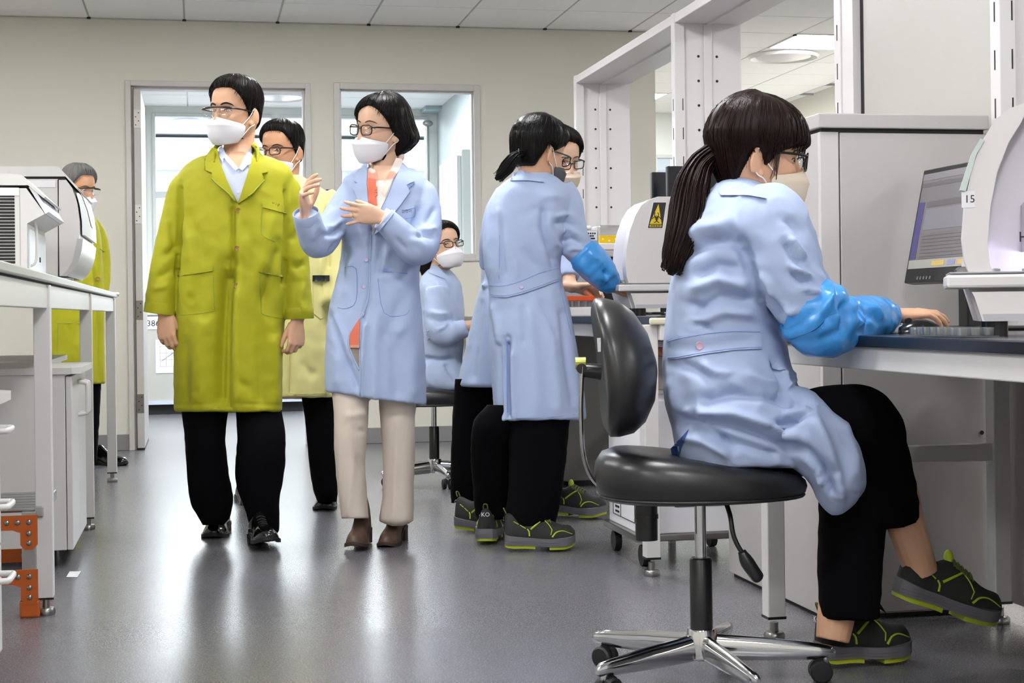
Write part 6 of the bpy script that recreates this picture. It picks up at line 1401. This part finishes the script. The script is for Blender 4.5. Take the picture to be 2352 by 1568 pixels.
# ------------------------------------------------------------------ 5: seated woman in the background
Z5 = 8.0
def W5(px, py, d=0): return at(px, py, Z5 - d)
CH2 = chair(1003, 7.95, 'black laboratory chair of the woman seated in the background, mostly hidden', W5(1003, 893).z + .012, back=False, lever=False, hl=.25)
h5 = Head(1018, 566, Z5, .02, 34, -8, 6, .95)
b5 = V((W5(1010, 1090).x, W5(1010, 1090).y, W5(1010, 880).z))
p5_ = body('seated woman with glasses and white mask looking up from behind the gesturing woman', b5, h5, W5(1002, 650), [W5(1000, 740), W5(1005, 850)], [dict(path=[W5(1010, 680, .12), W5(1012, 770, .16), W5(1058, 752, .16), W5(1090, 746, .14)], hand=dict(d=dirv(1, -.05, 0), t=dirv(0, .2, -1), back=dirv(0, 1, .2), s=.9))], [[W5(1050, 868), W5(1075, 874)]], m_skinw, .0055, female=True)
tors5 = [(618, 985, 1030, .05), (635, 970, 1048, .08), (660, 965, 1060, .12), (720, 966, 1066, .15), (790, 966, 1064, .15), (830, 966, 1060, .15), (860, 962, 1085, .17), (885, 965, 1110, .18), (896, 975, 1110, .17)]
cr5 = [([(1000, 640), (1030, 700), (1050, 760)], 7, .006), ([(985, 715), (1010, 722), (1032, 720)], 5, .006), ([(985, 730), (1010, 738), (1034, 735)], 4, -.007), ([(1000, 760), (1020, 752), (1035, 738)], 4, .006), ([(970, 822), (1010, 826), (1050, 822)], 5, -.014), ([(1022, 830), (1030, 850), (1050, 880)], 5, -.008), ([(985, 830), (985, 870), (995, 890)], 6, .005)]
c5, bv5, _ = coat(p5_, [lambda mb: loft_px(mb, tors5, Z5, 56, 56), lambda mb: sleeve(mb, [(1005, 664, .1, .06), (1005, 710, .13, .062), (1008, 755, .16, .06), (1022, 768, .17, .055), (1060, 756, .17, .045), (1072, 752, .17, .042)], Z5, cuff=False)], .008, cr5, m_blue, amp=.004, seed=9)
k = MB(); patch(k, [(992, 606), (1008, 612), (1032, 640), (1038, 662), (1022, 640), (985, 626)], bv5, .006, .002, 5, fallback=Z5 - .08); k.build('collar', m_blue, c5, smooth='auto')
k = MB(); patch(k, [(979, 758), (991, 758), (991, 788), (979, 790)], bv5, .002, .002, 5); k.build('pocket_tab', m_blue, c5)
mb = MB(); loft_px(mb, [(880, 1010, 1130, .12), (900, 1040, 1150, .11), (980, 1080, 1150, .08), (1090, 1090, 1140, .07)], Z5, 32, 24); mb.build('trousers', m_blk, p5_, smooth=True)
h5.eyes(p5_, m_skinw, (.2, .1)); h5.brows(p5_, '3a2a22', .0022)
def line_p(ph, sg): return pchip([0, 20, 45, 62, 76, 86, 96, 112, 135, 180], [.078, .074, .058, .036, .012, -.01, .014, -.03, -.075, -.085], ph)
def T_p(u, ph, sg): return .011 + .012 * max(0, min(1, (u - .01) / .09)) + .006 * max(0, min(1, (ph - 75) / 45))
h5.hair(p5_, '17120f', line_p, T_p, seed=11)
MB().tube([W5(985, 575, -.02), W5(976, 605, -.01), W5(973, 632, .0)], [.05, .04, .012], 14, sub=4).build('hair_tail', mat('hair_17120f', '17120f', .38), p5_, smooth=True)
h5.mask(p5_, 'e8e6ec', drop=.004, fold=.3); h5.specs(p5_, '2a1d18', drop=.004)
# ------------------------------------------------------------------ 7: woman behind the ponytailed one
Z7 = 6.45
def W7(px, py, d=0): return at(px, py, Z7 - d)
h7 = Head(1284, 366, Z7, 0, 30, 14, 4, .95)
b7 = V((W7(1180, 1200).x, W7(1180, 1200).y, 0))
p7_ = body('woman in black-rimmed glasses and beige mask looking down behind the short-ponytailed woman', b7, h7, W7(1240, 450), [W7(1210, 540), W7(1170, 700), W7(1140, 840)], [dict(path=[W7(1290, 500, .0), W7(1300, 600, .1), W7(1308, 650, .15), W7(1318, 660, .17)], hand=dict(d=dirv(.95, -.15, .25), t=dirv(.15, .6, .8), back=dirv(.1, .9, .4), s=.92, curls=((30, 30, 15),) * 4))], [[W7(1110, 900), W7(1085, 1040)], [W7(1230, 900), W7(1255, 1040, -.1)]], m_skinw, .005, female=True)
tors7 = [(440, 1195, 1262, .05), (460, 1160, 1290, .09), (500, 1118, 1300, .13), (560, 1108, 1300, .14), (640, 1106, 1290, .14), (700, 1092, 1290, .15), (800, 1070, 1290, .16), (888, 1049, 1290, .17)]
cr7 = [([(1106, 560), (1112, 620), (1106, 660)], 4, -.008), ([(1104, 600), (1112, 606), (1120, 606)], 4, -.007), ([(1104, 648), (1114, 656), (1124, 650)], 5, .008), ([(1105, 680), (1092, 780), (1085, 880)], 8, -.006)]
c7, bv7, _ = coat(p7_, [lambda mb: loft_px(mb, tors7, Z7, 56, 60), lambda mb: sleeve(mb, [(1270, 490, .02, .06), (1290, 540, .06, .06), (1300, 610, .1, .052), (1306, 640, .13, .048)], Z7, cuff=False)], .0075, cr7, m_blue, amp=.003, seed=12)
legs_px(p7_, [[(870, 1046, 1140, .1), (960, 1040, 1130, .09), (1060, 1036, 1125, .085), (1155, 1037, 1105, .075)], [(870, 1180, 1280, .1), (1000, 1220, 1290, .085, -.08), (1130, 1240, 1285, .075, -.12)]], Z7, m_blk)
shoe(p7_, 'sneaker', atZ(1052, 1212, 0.012), dirv(.8, 0, .6), .265); shoe(p7_, 'sneaker', atZ(1262, 1178, 0.012), dirv(.85, 0, .5), .265)
h7.eyes(p7_, m_skinw, (0, -.4)); h7.brows(p7_, '3a2a22', .002); h7.hair(p7_, '131010', line_p, lambda u, ph, sg: T_p(u, ph, sg) + .004, seed=13, strand=.003); h7.mask(p7_, 'd6c4ae', drop=.012); h7.specs(p7_, '151212', drop=.006, hh=.018)
# the small things she holds
gl = MB(); g0 = W7(1345, 668, .2); gl.cyl(g0, g0 + dirv(.5, -.6, .2) * .06, .012, 14); t_ = gl.build('marker_barrel', mat('marker_orange', 'd8754a', .4), base=g0, label='orange and black marker pen held over the orange tube rack', cat='pen')
MB().cyl(g0 + dirv(.5, -.6, .2) * .055, g0 + dirv(.5, -.6, .2) * .085, .011, 14).build('cap', m_blackp, t_)
# ------------------------------------------------------------------ 6: woman with a short ponytail, seen from behind
Z6 = 5.75
def W6(px, py, d=0): return at(px, py, Z6 - d)
h6 = Head(1238, 352, Z6, -.02, 130, 12, 0, .98)
b6 = V((W6(1200, 1250).x, W6(1200, 1250).y, 0))
p6_ = body('woman with a short black ponytail seen from behind in a belted light blue coat', b6, h6, W6(1228, 430), [W6(1215, 520), W6(1215, 700), W6(1220, 880)], [dict(path=[W6(1290, 460, -.05), W6(1335, 580, .0), W6(1392, 648, -.05), W6(1409, 660, -.06)], hand=dict(d=dirv(.9, -.2, -.3), t=dirv(.1, .6, -.7), back=dirv(.2, .8, .5), s=.9, curls=((25, 25, 12),) * 4)), dict(path=[W6(1150, 460, -.03), W6(1126, 560, -.06), W6(1126, 605, -.09)])], [[W6(1185, 930), W6(1180, 975)], [W6(1235, 940), W6(1232, 1000, .02)]], m_skin, .0038, female=True)
tors6 = [(396, 1192, 1258, .05), (410, 1172, 1282, .075), (426, 1150, 1300, .09), (450, 1130, 1310, .105), (490, 1117, 1306, .115), (560, 1110, 1292, .12), (610, 1113, 1286, .115), (650, 1122, 1292, .112), (690, 1124, 1304, .12), (760, 1124, 1318, .135), (860, 1130, 1334, .145), (940, 1136, 1344, .15), (972, 1138, 1346, .15)]
def hem6(px): return -10 if px > 1170 else -4
cr6 = [([(1163, 780), (1164, 860), (1166, 974)], 5, -.02, 1.6), ([(1175, 800), (1180, 972)], 8, .008), ([(1148, 780), (1150, 960)], 7, -.006), ([(1215, 700), (1225, 800), (1240, 960)], 14, .006), ([(1290, 700), (1300, 800), (1320, 940)], 10, -.008), ([(1265, 760), (1280, 880), (1285, 960)], 12, .006), ([(1145, 470), (1147, 560), (1145, 640)], 6, .004), ([(1152, 500), (1156, 600), (1160, 640)], 6, -.004),
    ([(1250, 470), (1246, 520), (1258, 560), (1275, 610)], 7, -.009), ([(1262, 480), (1262, 530), (1275, 580)], 8, .006), ([(1205, 490), (1225, 480), (1245, 490)], 9, -.004), ([(1200, 560), (1220, 600), (1240, 630)], 12, -.005), ([(1240, 560), (1250, 600), (1262, 630)], 8, .005), ([(1180, 590), (1190, 630), (1192, 645)], 7, .004), ([(1132, 690), (1145, 760), (1150, 800)], 8, .006), ([(1240, 680), (1260, 720), (1285, 780)], 9, -.006), ([(1200, 690), (1206, 740), (1204, 800)], 8, -.005),
    ([(1268, 500), (1295, 492), (1320, 498)], 5, .006), ([(1270, 515), (1298, 510), (1326, 520)], 5, -.006), ([(1280, 535), (1305, 525), (1335, 545)], 6, .007), ([(1285, 555), (1310, 548), (1340, 560)], 5, -.007), ([(1272, 545), (1290, 575), (1318, 590)], 7, .005), ([(1300, 575), (1320, 570), (1345, 575)], 5, .005), ([(1240, 455), (1275, 450), (1300, 462)], 10, .004)]
c6, bv6, r6 = coat(p6_, [lambda mb: loft_px(mb, tors6, Z6, 72, 90, 2.4, hem=hem6), lambda mb: sleeve(mb, [(1278, 430, -.03, .06), (1294, 470, -.03, .07), (1306, 520, -.01, .064), (1322, 560, .0, .057), (1345, 590, -.01, .052), (1370, 620, -.03, .045)], Z6, cuff=False), lambda mb: sleeve(mb, [(1168, 444, -.03, .048), (1145, 492, -.05, .05), (1131, 560, -.06, .046), (1129, 612, -.1, .044)], Z6, cuff=False)], .0058, cr6, m_blue, amp=.003, seed=14)
k = MB(); patch(k, [(1122, 652), (1160, 652), (1200, 640), (1240, 622), (1284, 612), (1285, 644), (1240, 660), (1200, 674), (1160, 683), (1126, 680)], bv6, .004, .003, 7, fallback=Z6 - .11); be = k.build('belt', m_blue, c6, smooth='auto'); bb = bvh_of(k); k = MB(); stud(k, 1198, 658, bb, .009, .004); k.build('button', m_btnb, be, smooth='auto')
k = MB(); seam(k, [(1124, 656), (1160, 656), (1200, 644), (1240, 627), (1283, 616)], bb, .001, .0006, 4); seam(k, [(1126, 676), (1160, 679), (1200, 670), (1240, 656), (1284, 640)], bb, .001, .0006, 4); k.build('belt_stitching', m_blued, be)
k = MB(); patch(k, [(1178, 398), (1196, 390), (1225, 398), (1250, 418), (1215, 414), (1172, 414)], bv6, .007, .002, 6, fallback=Z6 - .08); k.build('collar', m_blue, c6, smooth='auto')
k = MB(); seam(k, [(1165, 785), (1165, 880), (1166, 970)], bv6, .0025, .001, 3); k.build('vent_edge', m_blued, c6); k = MB(); seam(k, [(1148, 540), (1146, 640)], bv6, .001, .0006, 3); seam(k, [(1288, 662), (1300, 720), (1312, 770)], bv6, .0014, .0006, 3); seam(k, [(1258, 626), (1275, 618)], bv6, .0014, .0006, 3); seam(k, [(1186, 960), (1260, 958), (1340, 950)], bv6, .001, .0006, 3); k.build('seam_stitching', m_blued, c6)
mb = MB(); sleeve(mb, [(1330, 572, .0, .036), (1338, 580, .0, .058), (1350, 592, -.005, .064), (1372, 616, -.02, .060), (1394, 642, -.045, .046), (1406, 656, -.06, .036), (1411, 662, -.065, .026)], Z6, cuff=False, n=40)
drape(mb, [([(1385, 615), (1392, 632), (1400, 640)], 5, -.012), ([(1378, 630), (1392, 640), (1404, 628)], 5, .010), ([(1340, 590), (1360, 605), (1370, 625)], 8, -.005), ([(1350, 575), (1365, 590), (1380, 600)], 6, .006), ([(1330, 600), (1345, 620), (1360, 640)], 7, .004), ([(1395, 612), (1408, 630), (1415, 650)], 5, .006)], .005, 14, 12, 15, .0025); mb.build('oversleeve', m_sleeve, p6_, smooth=True)
legs_px(p6_, [[(930, 1120, 1220, .09), (970, 1088, 1200, .09), (1040, 1082, 1180, .09, -.06), (1130, 1088, 1176, .08, -.13), (1180, 1092, 1172, .072, -.17), (1192, 1098, 1162, .06, -.17)], [(950, 1168, 1310, .1, .03), (1040, 1170, 1300, .09, .03), (1130, 1168, 1290, .085, .03), (1200, 1160, 1275, .08, .03), (1225, 1165, 1265, .07, .03)]], Z6, m_blk)
shoe(p6_, 'sneaker', atZ(1116, 1246, 0.012), dirv(.06, 0, -1), .265, logo=True); shoe(p6_, 'sneaker', atZ(1160, 1258, 0.012), dirv(1, 0, -.05), .255)
h6.hair(p6_, '100e0e', lambda ph, sg: pchip([0, 20, 45, 62, 76, 86, 97, 112, 135, 180], [.07, .068, .055, .036, .012, .0, .02, -.025, -.07, -.078], ph), lambda u, ph, sg: T_p(u, ph, sg) + .004, seed=16, rough=.28, strand=.001, kf=18)
h6.mask(p6_, '4a4a50', drop=.006); h6.specs(p6_, '131111', drop=.006); h6.eyes(p6_, m_skin)
def tail(par, path, col, n=90, spread=1.0, seed=1, name='ponytail', flare=.01, rt=.0022):
    rnd = random.Random(seed); pts, rad = smooth_path([p for p, r in path], [r for p, r in path], 6); mc = mat('hair_' + col, col, .35)
    core = MB(); core.tube(pts, [r * .82 for r in rad], 16); o = core.build(name, mc, par, smooth=True); mb = MB()
    for i in range(n):
        a = rnd.uniform(0, 2 * math.pi); q = math.sqrt(rnd.uniform(.45, 1.0)); ph = rnd.uniform(-.4, .4); out = []; ln = rnd.uniform(.82, 1.0); K = int((len(pts) - 1) * ln)
        for j in range(0, K + 1, 2):
            t = (pts[min(j + 1, len(pts) - 1)] - pts[max(j - 1, 0)]).normalized(); u = (TC - t * t.dot(TC)).normalized(); v = t.cross(u); aa = a + ph * j / len(pts)
            fl = flare * max(0, j / len(pts) - .75) * 4 * rnd.uniform(.2, 1)
            out.append(pts[j] + (u * math.cos(aa) + v * math.sin(aa)) * (rad[j] * q * spread + fl))
        if len(out) > 2: mb.tube(out, [rt * (1 - .75 * (k / (len(out) - 1)) ** 2) for k in range(len(out))], 5)
    so = mb.build('strands', mc, o, smooth=True, kind='stuff'); return o
tail(p6_, [(W6(1206, 352, .06), .016), (W6(1192, 354, .085), .013), (W6(1178, 366, .1), .022), (W6(1165, 384, .1), .026), (W6(1150, 402, .1), .02), (W6(1138, 412, .1), .008)], '100e0e', 80, seed=3, flare=.02)
k = MB(); 
for i in range(14): an = 2 * math.pi * i / 14; k.ell(W6(1192, 353, .085) + UP * .015 * math.sin(an) + TC * .015 * math.cos(an), .004, nu=8, nv=6)
k.build('hair_tie', mat('hair_tie_black', '0c0c10', .15), p6_, smooth=True)
# ------------------------------------------------------------------ 8: seated woman at the right
Z8 = 3.68
def W8(px, py, d=0): return at(px, py, Z8 - d)
h8 = Head(1738, 362, Z8, .0, 92, 7, 0, 1.0)
b8 = V((W8(1700, 1050).x, W8(1700, 1050).y, .53))
p8_ = body('near seated woman with a long dark ponytail and blue plastic sleeve at the right bench', b8, h8, W8(1712, 455, -.01), [W8(1690, 560), W8(1680, 760), W8(1690, 960)], [dict(path=[W8(1770, 510, .13), W8(1845, 700, .16), W8(1960, 735, .06), W8(2043, 724, -.04)], hand=dict(d=dirv(.97, .05, -.22), t=dirv(-.2, .15, -1), back=dirv(0, 1, .25), s=.95, curls=((10, 24, 14), (8, 22, 14), (14, 26, 16), (20, 30, 18)), splay=(5, 1, -4, -9), thumb=(.82, .45, -.4))), dict(path=[W8(1790, 510, -.16), W8(1860, 690, -.2), W8(1960, 730, -.22)])],
    [[W8(1900, 985, .07), W8(1980, 985, .02), W8(2050, 1100, -.04), W8(2082, 1210, -.07), W8(2118, 1318, -.08)], [W8(1880, 1000, -.08), W8(1930, 1060, -.07), W8(1935, 1250, -.07), W8(1922, 1400, -.06), W8(1912, 1470, -.05)]], m_skin, .0035, female=True, ankles=True)
tors8 = [(410, 1662, 1738, .055), (426, 1642, 1772, .085), (448, 1622, 1806, .12), (480, 1602, 1830, .155), (520, 1580, 1845, .175), (580, 1556, 1838, .18), (640, 1543, 1822, .175), (700, 1536, 1808, .165), (760, 1532, 1800, .16), (800, 1528, 1808, .165), (860, 1526, 1822, .18), (920, 1530, 1850, .195), (980, 1545, 1875, .2), (1030, 1552, 1880, .2), (1070, 1560, 1870, .19)]
flap8 = [(890, 1800, 1850, .06, .05), (910, 1780, 1882, .1, .05), (940, 1770, 1920, .13, .06), (980, 1775, 1955, .14, .07), (1030, 1790, 1972, .13, .08), (1075, 1830, 1984, .11, .09), (1110, 1862, 1984, .09, .1), (1145, 1880, 1968, .07, .1), (1170, 1898, 1942, .04, .1), (1180, 1910, 1930, .02, .1)]
slv8 = [(1752, 470, .1, .07), (1768, 510, .135, .085), (1782, 560, .15, .082), (1800, 610, .16, .078), (1824, 660, .165, .072), (1850, 695, .165, .066), (1885, 715, .15, .05)]
cr8 = [([(1520, 800), (1600, 798), (1660, 790), (1750, 780)], 14, -.006), ([(1700, 560), (1722, 620), (1760, 690), (1800, 740)], 8, -.014, 1.6), ([(1560, 590), (1620, 560), (1680, 552), (1715, 580)], 13, -.013, 1.5), ([(1560, 560), (1620, 530), (1690, 525)], 18, .012), ([(1590, 640), (1650, 610), (1710, 620)], 12, -.010), ([(1580, 670), (1650, 640), (1730, 660)], 14, .011), ([(1590, 720), (1660, 680), (1740, 690)], 11, -.009), ([(1590, 745), (1660, 715), (1740, 720)], 12, .009),
    ([(1590, 745), (1615, 745), (1635, 765)], 7, -.008), ([(1650, 560), (1660, 520), (1690, 490)], 16, .006), ([(1810, 540), (1830, 575), (1850, 600)], 7, .012), ([(1800, 555), (1822, 590), (1846, 615)], 6, -.010), ([(1815, 610), (1840, 625), (1862, 640)], 6, .012), ([(1812, 625), (1836, 642), (1858, 655)], 6, -.010), ([(1840, 660), (1865, 668), (1885, 672)], 5, .008), ([(1800, 700), (1815, 715), (1832, 712)], 6, .008), ([(1795, 500), (1815, 510), (1830, 530)], 8, -.008), ([(1740, 620), (1765, 650), (1780, 690)], 9, .008), ([(1770, 690), (1790, 720), (1806, 730)], 8, -.008),
    ([(1545, 830), (1600, 850), (1650, 880)], 12, -.008), ([(1600, 830), (1640, 855), (1690, 862)], 10, .008), ([(1600, 930), (1680, 905), (1760, 908), (1830, 930)], 11, -.016, 1.6), ([(1590, 945), (1680, 950), (1780, 985), (1840, 1010)], 12, .016), ([(1600, 965), (1680, 975), (1760, 1000), (1850, 1040), (1920, 1100)], 11, -.017, 1.5), ([(1550, 960), (1600, 975), (1660, 1010), (1700, 1045)], 12, -.012), ([(1560, 1000), (1620, 1010), (1690, 1050)], 12, .010), ([(1640, 1000), (1720, 1025), (1800, 1050)], 10, -.012),
    ([(1780, 985), (1820, 970), (1860, 940)], 8, -.018, 1.8), ([(1800, 960), (1840, 945), (1862, 925)], 9, .012), ([(1860, 950), (1895, 1020), (1925, 1100), (1930, 1160)], 12, .012), ([(1880, 1080), (1905, 1110), (1918, 1140)], 7, -.014, 1.5), ([(1930, 960), (1955, 1040), (1960, 1110)], 12, .008), ([(1840, 1040), (1880, 1075), (1895, 1120)], 9, .010), ([(1790, 840), (1800, 880), (1815, 905)], 8, .010), ([(1770, 830), (1790, 870), (1800, 910)], 6, -.010), ([(1810, 850), (1824, 870), (1818, 890)], 6, .012), ([(1700, 850), (1740, 870), (1790, 890)], 12, .006), ([(1660, 870), (1720, 900), (1800, 905)], 10, .006), ([(1540, 860), (1550, 920), (1560, 960)], 12, .006), ([(1625, 720), (1600, 700), (1570, 700)], 10, -.006)]
c8, bv8, r8 = coat(p8_, [lambda mb: loft_px(mb, tors8, Z8, 72, 90, 2.3), lambda mb: loft_px(mb, flap8, Z8, 48, 50, 2.2), lambda mb: sleeve(mb, slv8, Z8, cuff=False, n=32), lambda mb: sleeve(mb, [(1770, 480, -.1, .07), (1800, 560, -.16, .08), (1840, 660, -.2, .07), (1880, 715, -.22, .055)], Z8, cuff=False)], .0058, cr8, m_blue, amp=.005, seed=20, amp2=.0014)
k = MB(); patch(k, [(1530, 780), (1560, 772), (1620, 762), (1680, 757), (1748, 758), (1750, 800), (1690, 803), (1620, 812), (1560, 823), (1533, 826)], bv8, .004, .003, 9, fallback=Z8 - .12); be = k.build('belt', m_blue, c8, smooth='auto'); bb = bvh_of(k); k = MB(); stud(k, 1607, 794, bb, .0095, .005); k.build('button', mat('pink_button', 'c3a5b8', .35), be, smooth='auto')
k = MB(); seam(k, [(1534, 822), (1560, 819), (1620, 809), (1690, 800), (1748, 797)], bb, .001, .0006, 4); seam(k, [(1534, 785), (1560, 777), (1620, 767), (1680, 761), (1746, 762)], bb, .001, .0006, 4); k.build('belt_stitching', m_blued, be)
k = MB(); patch(k, [(1655, 448), (1650, 438), (1662, 418), (1700, 416), (1735, 430), (1760, 455), (1720, 448), (1680, 448)], bv8, .008, .003, 7, fallback=Z8 - .1); k.build('collar', m_blue, c8, smooth='auto')
k = MB(); patch(k, [(1768, 825), (1800, 818), (1812, 826), (1812, 845), (1790, 850), (1774, 846)], bv8, .005, .002, 6); k.build('pocket_flap', m_blue, c8, smooth='auto'); k = MB(); patch(k, [(1540, 1030), (1582, 985), (1564, 1030), (1560, 1048), (1590, 1056), (1545, 1052)], bv8, .002, .002, 6); k.build('tail_lining', mat('lining_blue', '33508f', .8), c8, smooth='auto')
mb = MB(); mb2 = [(1840, 690, .165, .05), (1852, 700, .165, .072), (1866, 716, .16, .082), (1885, 738, .15, .080), (1910, 750, .12, .066), (1945, 742, .08, .054), (1980, 732, .04, .050), (2010, 727, .0, .046), (2030, 726, -.03, .040), (2042, 725, -.045, .030)]
sleeve(mb, mb2, Z8, cuff=False, n=48)
drape(mb, [([(1900, 665), (1905, 700), (1925, 740)], 8, .012), ([(1930, 690), (1940, 720), (1938, 760)], 7, -.012), ([(1945, 690), (1965, 715), (1960, 750)], 8, .010), ([(1975, 700), (1990, 730), (1980, 755)], 6, -.009), ([(1860, 720), (1900, 730), (1930, 700)], 12, -.006), ([(1990, 700), (2010, 715), (2020, 740)], 6, .008), ([(1870, 780), (1910, 770), (1940, 755)], 9, -.006), ([(1890, 700), (1880, 730), (1860, 750)], 10, .008), ([(1955, 735), (1970, 745), (1990, 740)], 5, .008)], .007, 16, 14, 22, .003); mb.build('oversleeve', m_sleeve, p8_, smooth=True)
# trousers: crossed legs
def tubes(par, name, paths, m, cr=(), amp=.003, n=36):
    mb = MB()
    for pth in paths: sleeve(mb, pth, Z8, cuff=False, n=n)
    r = remesh(mb, .007, 3); drape(r, cr, amp, 9, 4, 5, .0008); return r.build(name, m, par, smooth=True)
tubes(p8_, 'trousers', [[(1760, 1010, .04, .09), (1880, 975, .06, .085), (1965, 965, .03, .083), (1995, 985, .01, .080), (2018, 1050, -.03, .072), (2038, 1120, -.05, .067), (2052, 1198, -.06, .063)], [(1760, 1020, -.1, .09), (1900, 1010, -.08, .082), (1950, 1060, -.07, .082), (1958, 1180, -.07, .080), (1952, 1300, -.06, .074), (1952, 1418, -.05, .068)]], m_blk)
mb = MB(); mb.prism([W8(1985, 1330, .0), W8(2036, 1408, -.02), W8(2000, 1385, -.01), W8(1985, 1410, .0)], TC * -.02); mb.build('trouser_flare', m_blk, p8_)
s1_ = at(1876, 1512, 3.74); s1_.z = 0.014; 
shoe(p8_, 'sneaker', atZ(1880, 1522, 0.012), dirv(1, 0, -.32), .245); hs = at(2052, 1372, 3.75); shoe(p8_, 'sneaker', hs, dirv(1, 0, -.1), .262, -17)
def T8(u, ph, sg): return .012 + .014 * max(0, min(1, (u - .0) / .09)) + .012 * max(0, min(1, (ph - 75) / 60)) * max(0, min(1, (u + .06) / .1))
def line8(ph, sg): return pchip([0, 22, 44, 60, 74, 86, 96, 112, 135, 180], [.022, .020, .018, .010, -.004, -.03, .008, -.035, -.082, -.09], ph)
h8.hair(p8_, '1c100d', line8, lambda u, ph, sg: T8(u, ph, sg) + .006 * max(0, 1 - ph / 50) * max(0, min(1, (u - .01) / .03)), m=72, n=140, rough=.34, strand=.0016, kf=16, seed=21)
# fringe strands over the forehead and loose hairs at the temple
k = MB(); rnd = random.Random(4)
for i in range(60):
    s_ = rnd.uniform(-.055, .066); u1 = .030 - rnd.uniform(.0, .022); f_ = hsurf(min(.07, abs(s_)), .05) + .012
    k.tube([h8.P(s_ * .55, .048, .125), h8.P(s_ * .8, .085, .102), h8.P(s_ * .97, f_ + .004, .07), h8.P(s_ * 1.02 + rnd.uniform(-.004, .004), f_ + .003, u1)], [.0022, .0026, .0022, .0006], 5, sub=4)
for i in range(10):
    e = 1; s_ = .072; k.tube([h8.P(s_ * e, .03, .06), h8.P((s_ + .004) * e, .035 + rnd.uniform(-.006, .006), .02), h8.P((s_ + .002) * e, .03 + rnd.uniform(-.01, .01), -.03 - rnd.uniform(0, .03))], [.002, .0016, .0005], 5, sub=4)
k.build('fringe', mat('hair_2a1712', '2a1712', .35), p8_, smooth=True, kind='stuff')
h8.mask(p8_, 'd9c9b4', drop=-.006, fold=.4); h8.specs(p8_, '131211', drop=.001, hh=.019); h8.eyes(p8_, m_skin); h8.brows(p8_, '2a1a14', .002)
tail(p8_, [(W8(1650, 352, .0), .045), (W8(1630, 358, .01), .026), (W8(1606, 385, .02), .032), (W8(1590, 430, .05), .042), (W8(1582, 480, .07), .046), (W8(1572, 530, .09), .043), (W8(1556, 580, .1), .036), (W8(1546, 612, .11), .022), (W8(1540, 632, .11), .008)], '1c100d', 170, seed=9, flare=.018, rt=.0024)
MB().tube([W8(1638, 345, .0) + TC * .028 * math.cos(a) + UP * .027 * math.sin(a) + RI * .01 * math.sin(a) for a in [2 * math.pi * i / 20 for i in range(20)]], .006, 8, cyc=True).build('hair_tie', m_black, p8_, smooth=True)
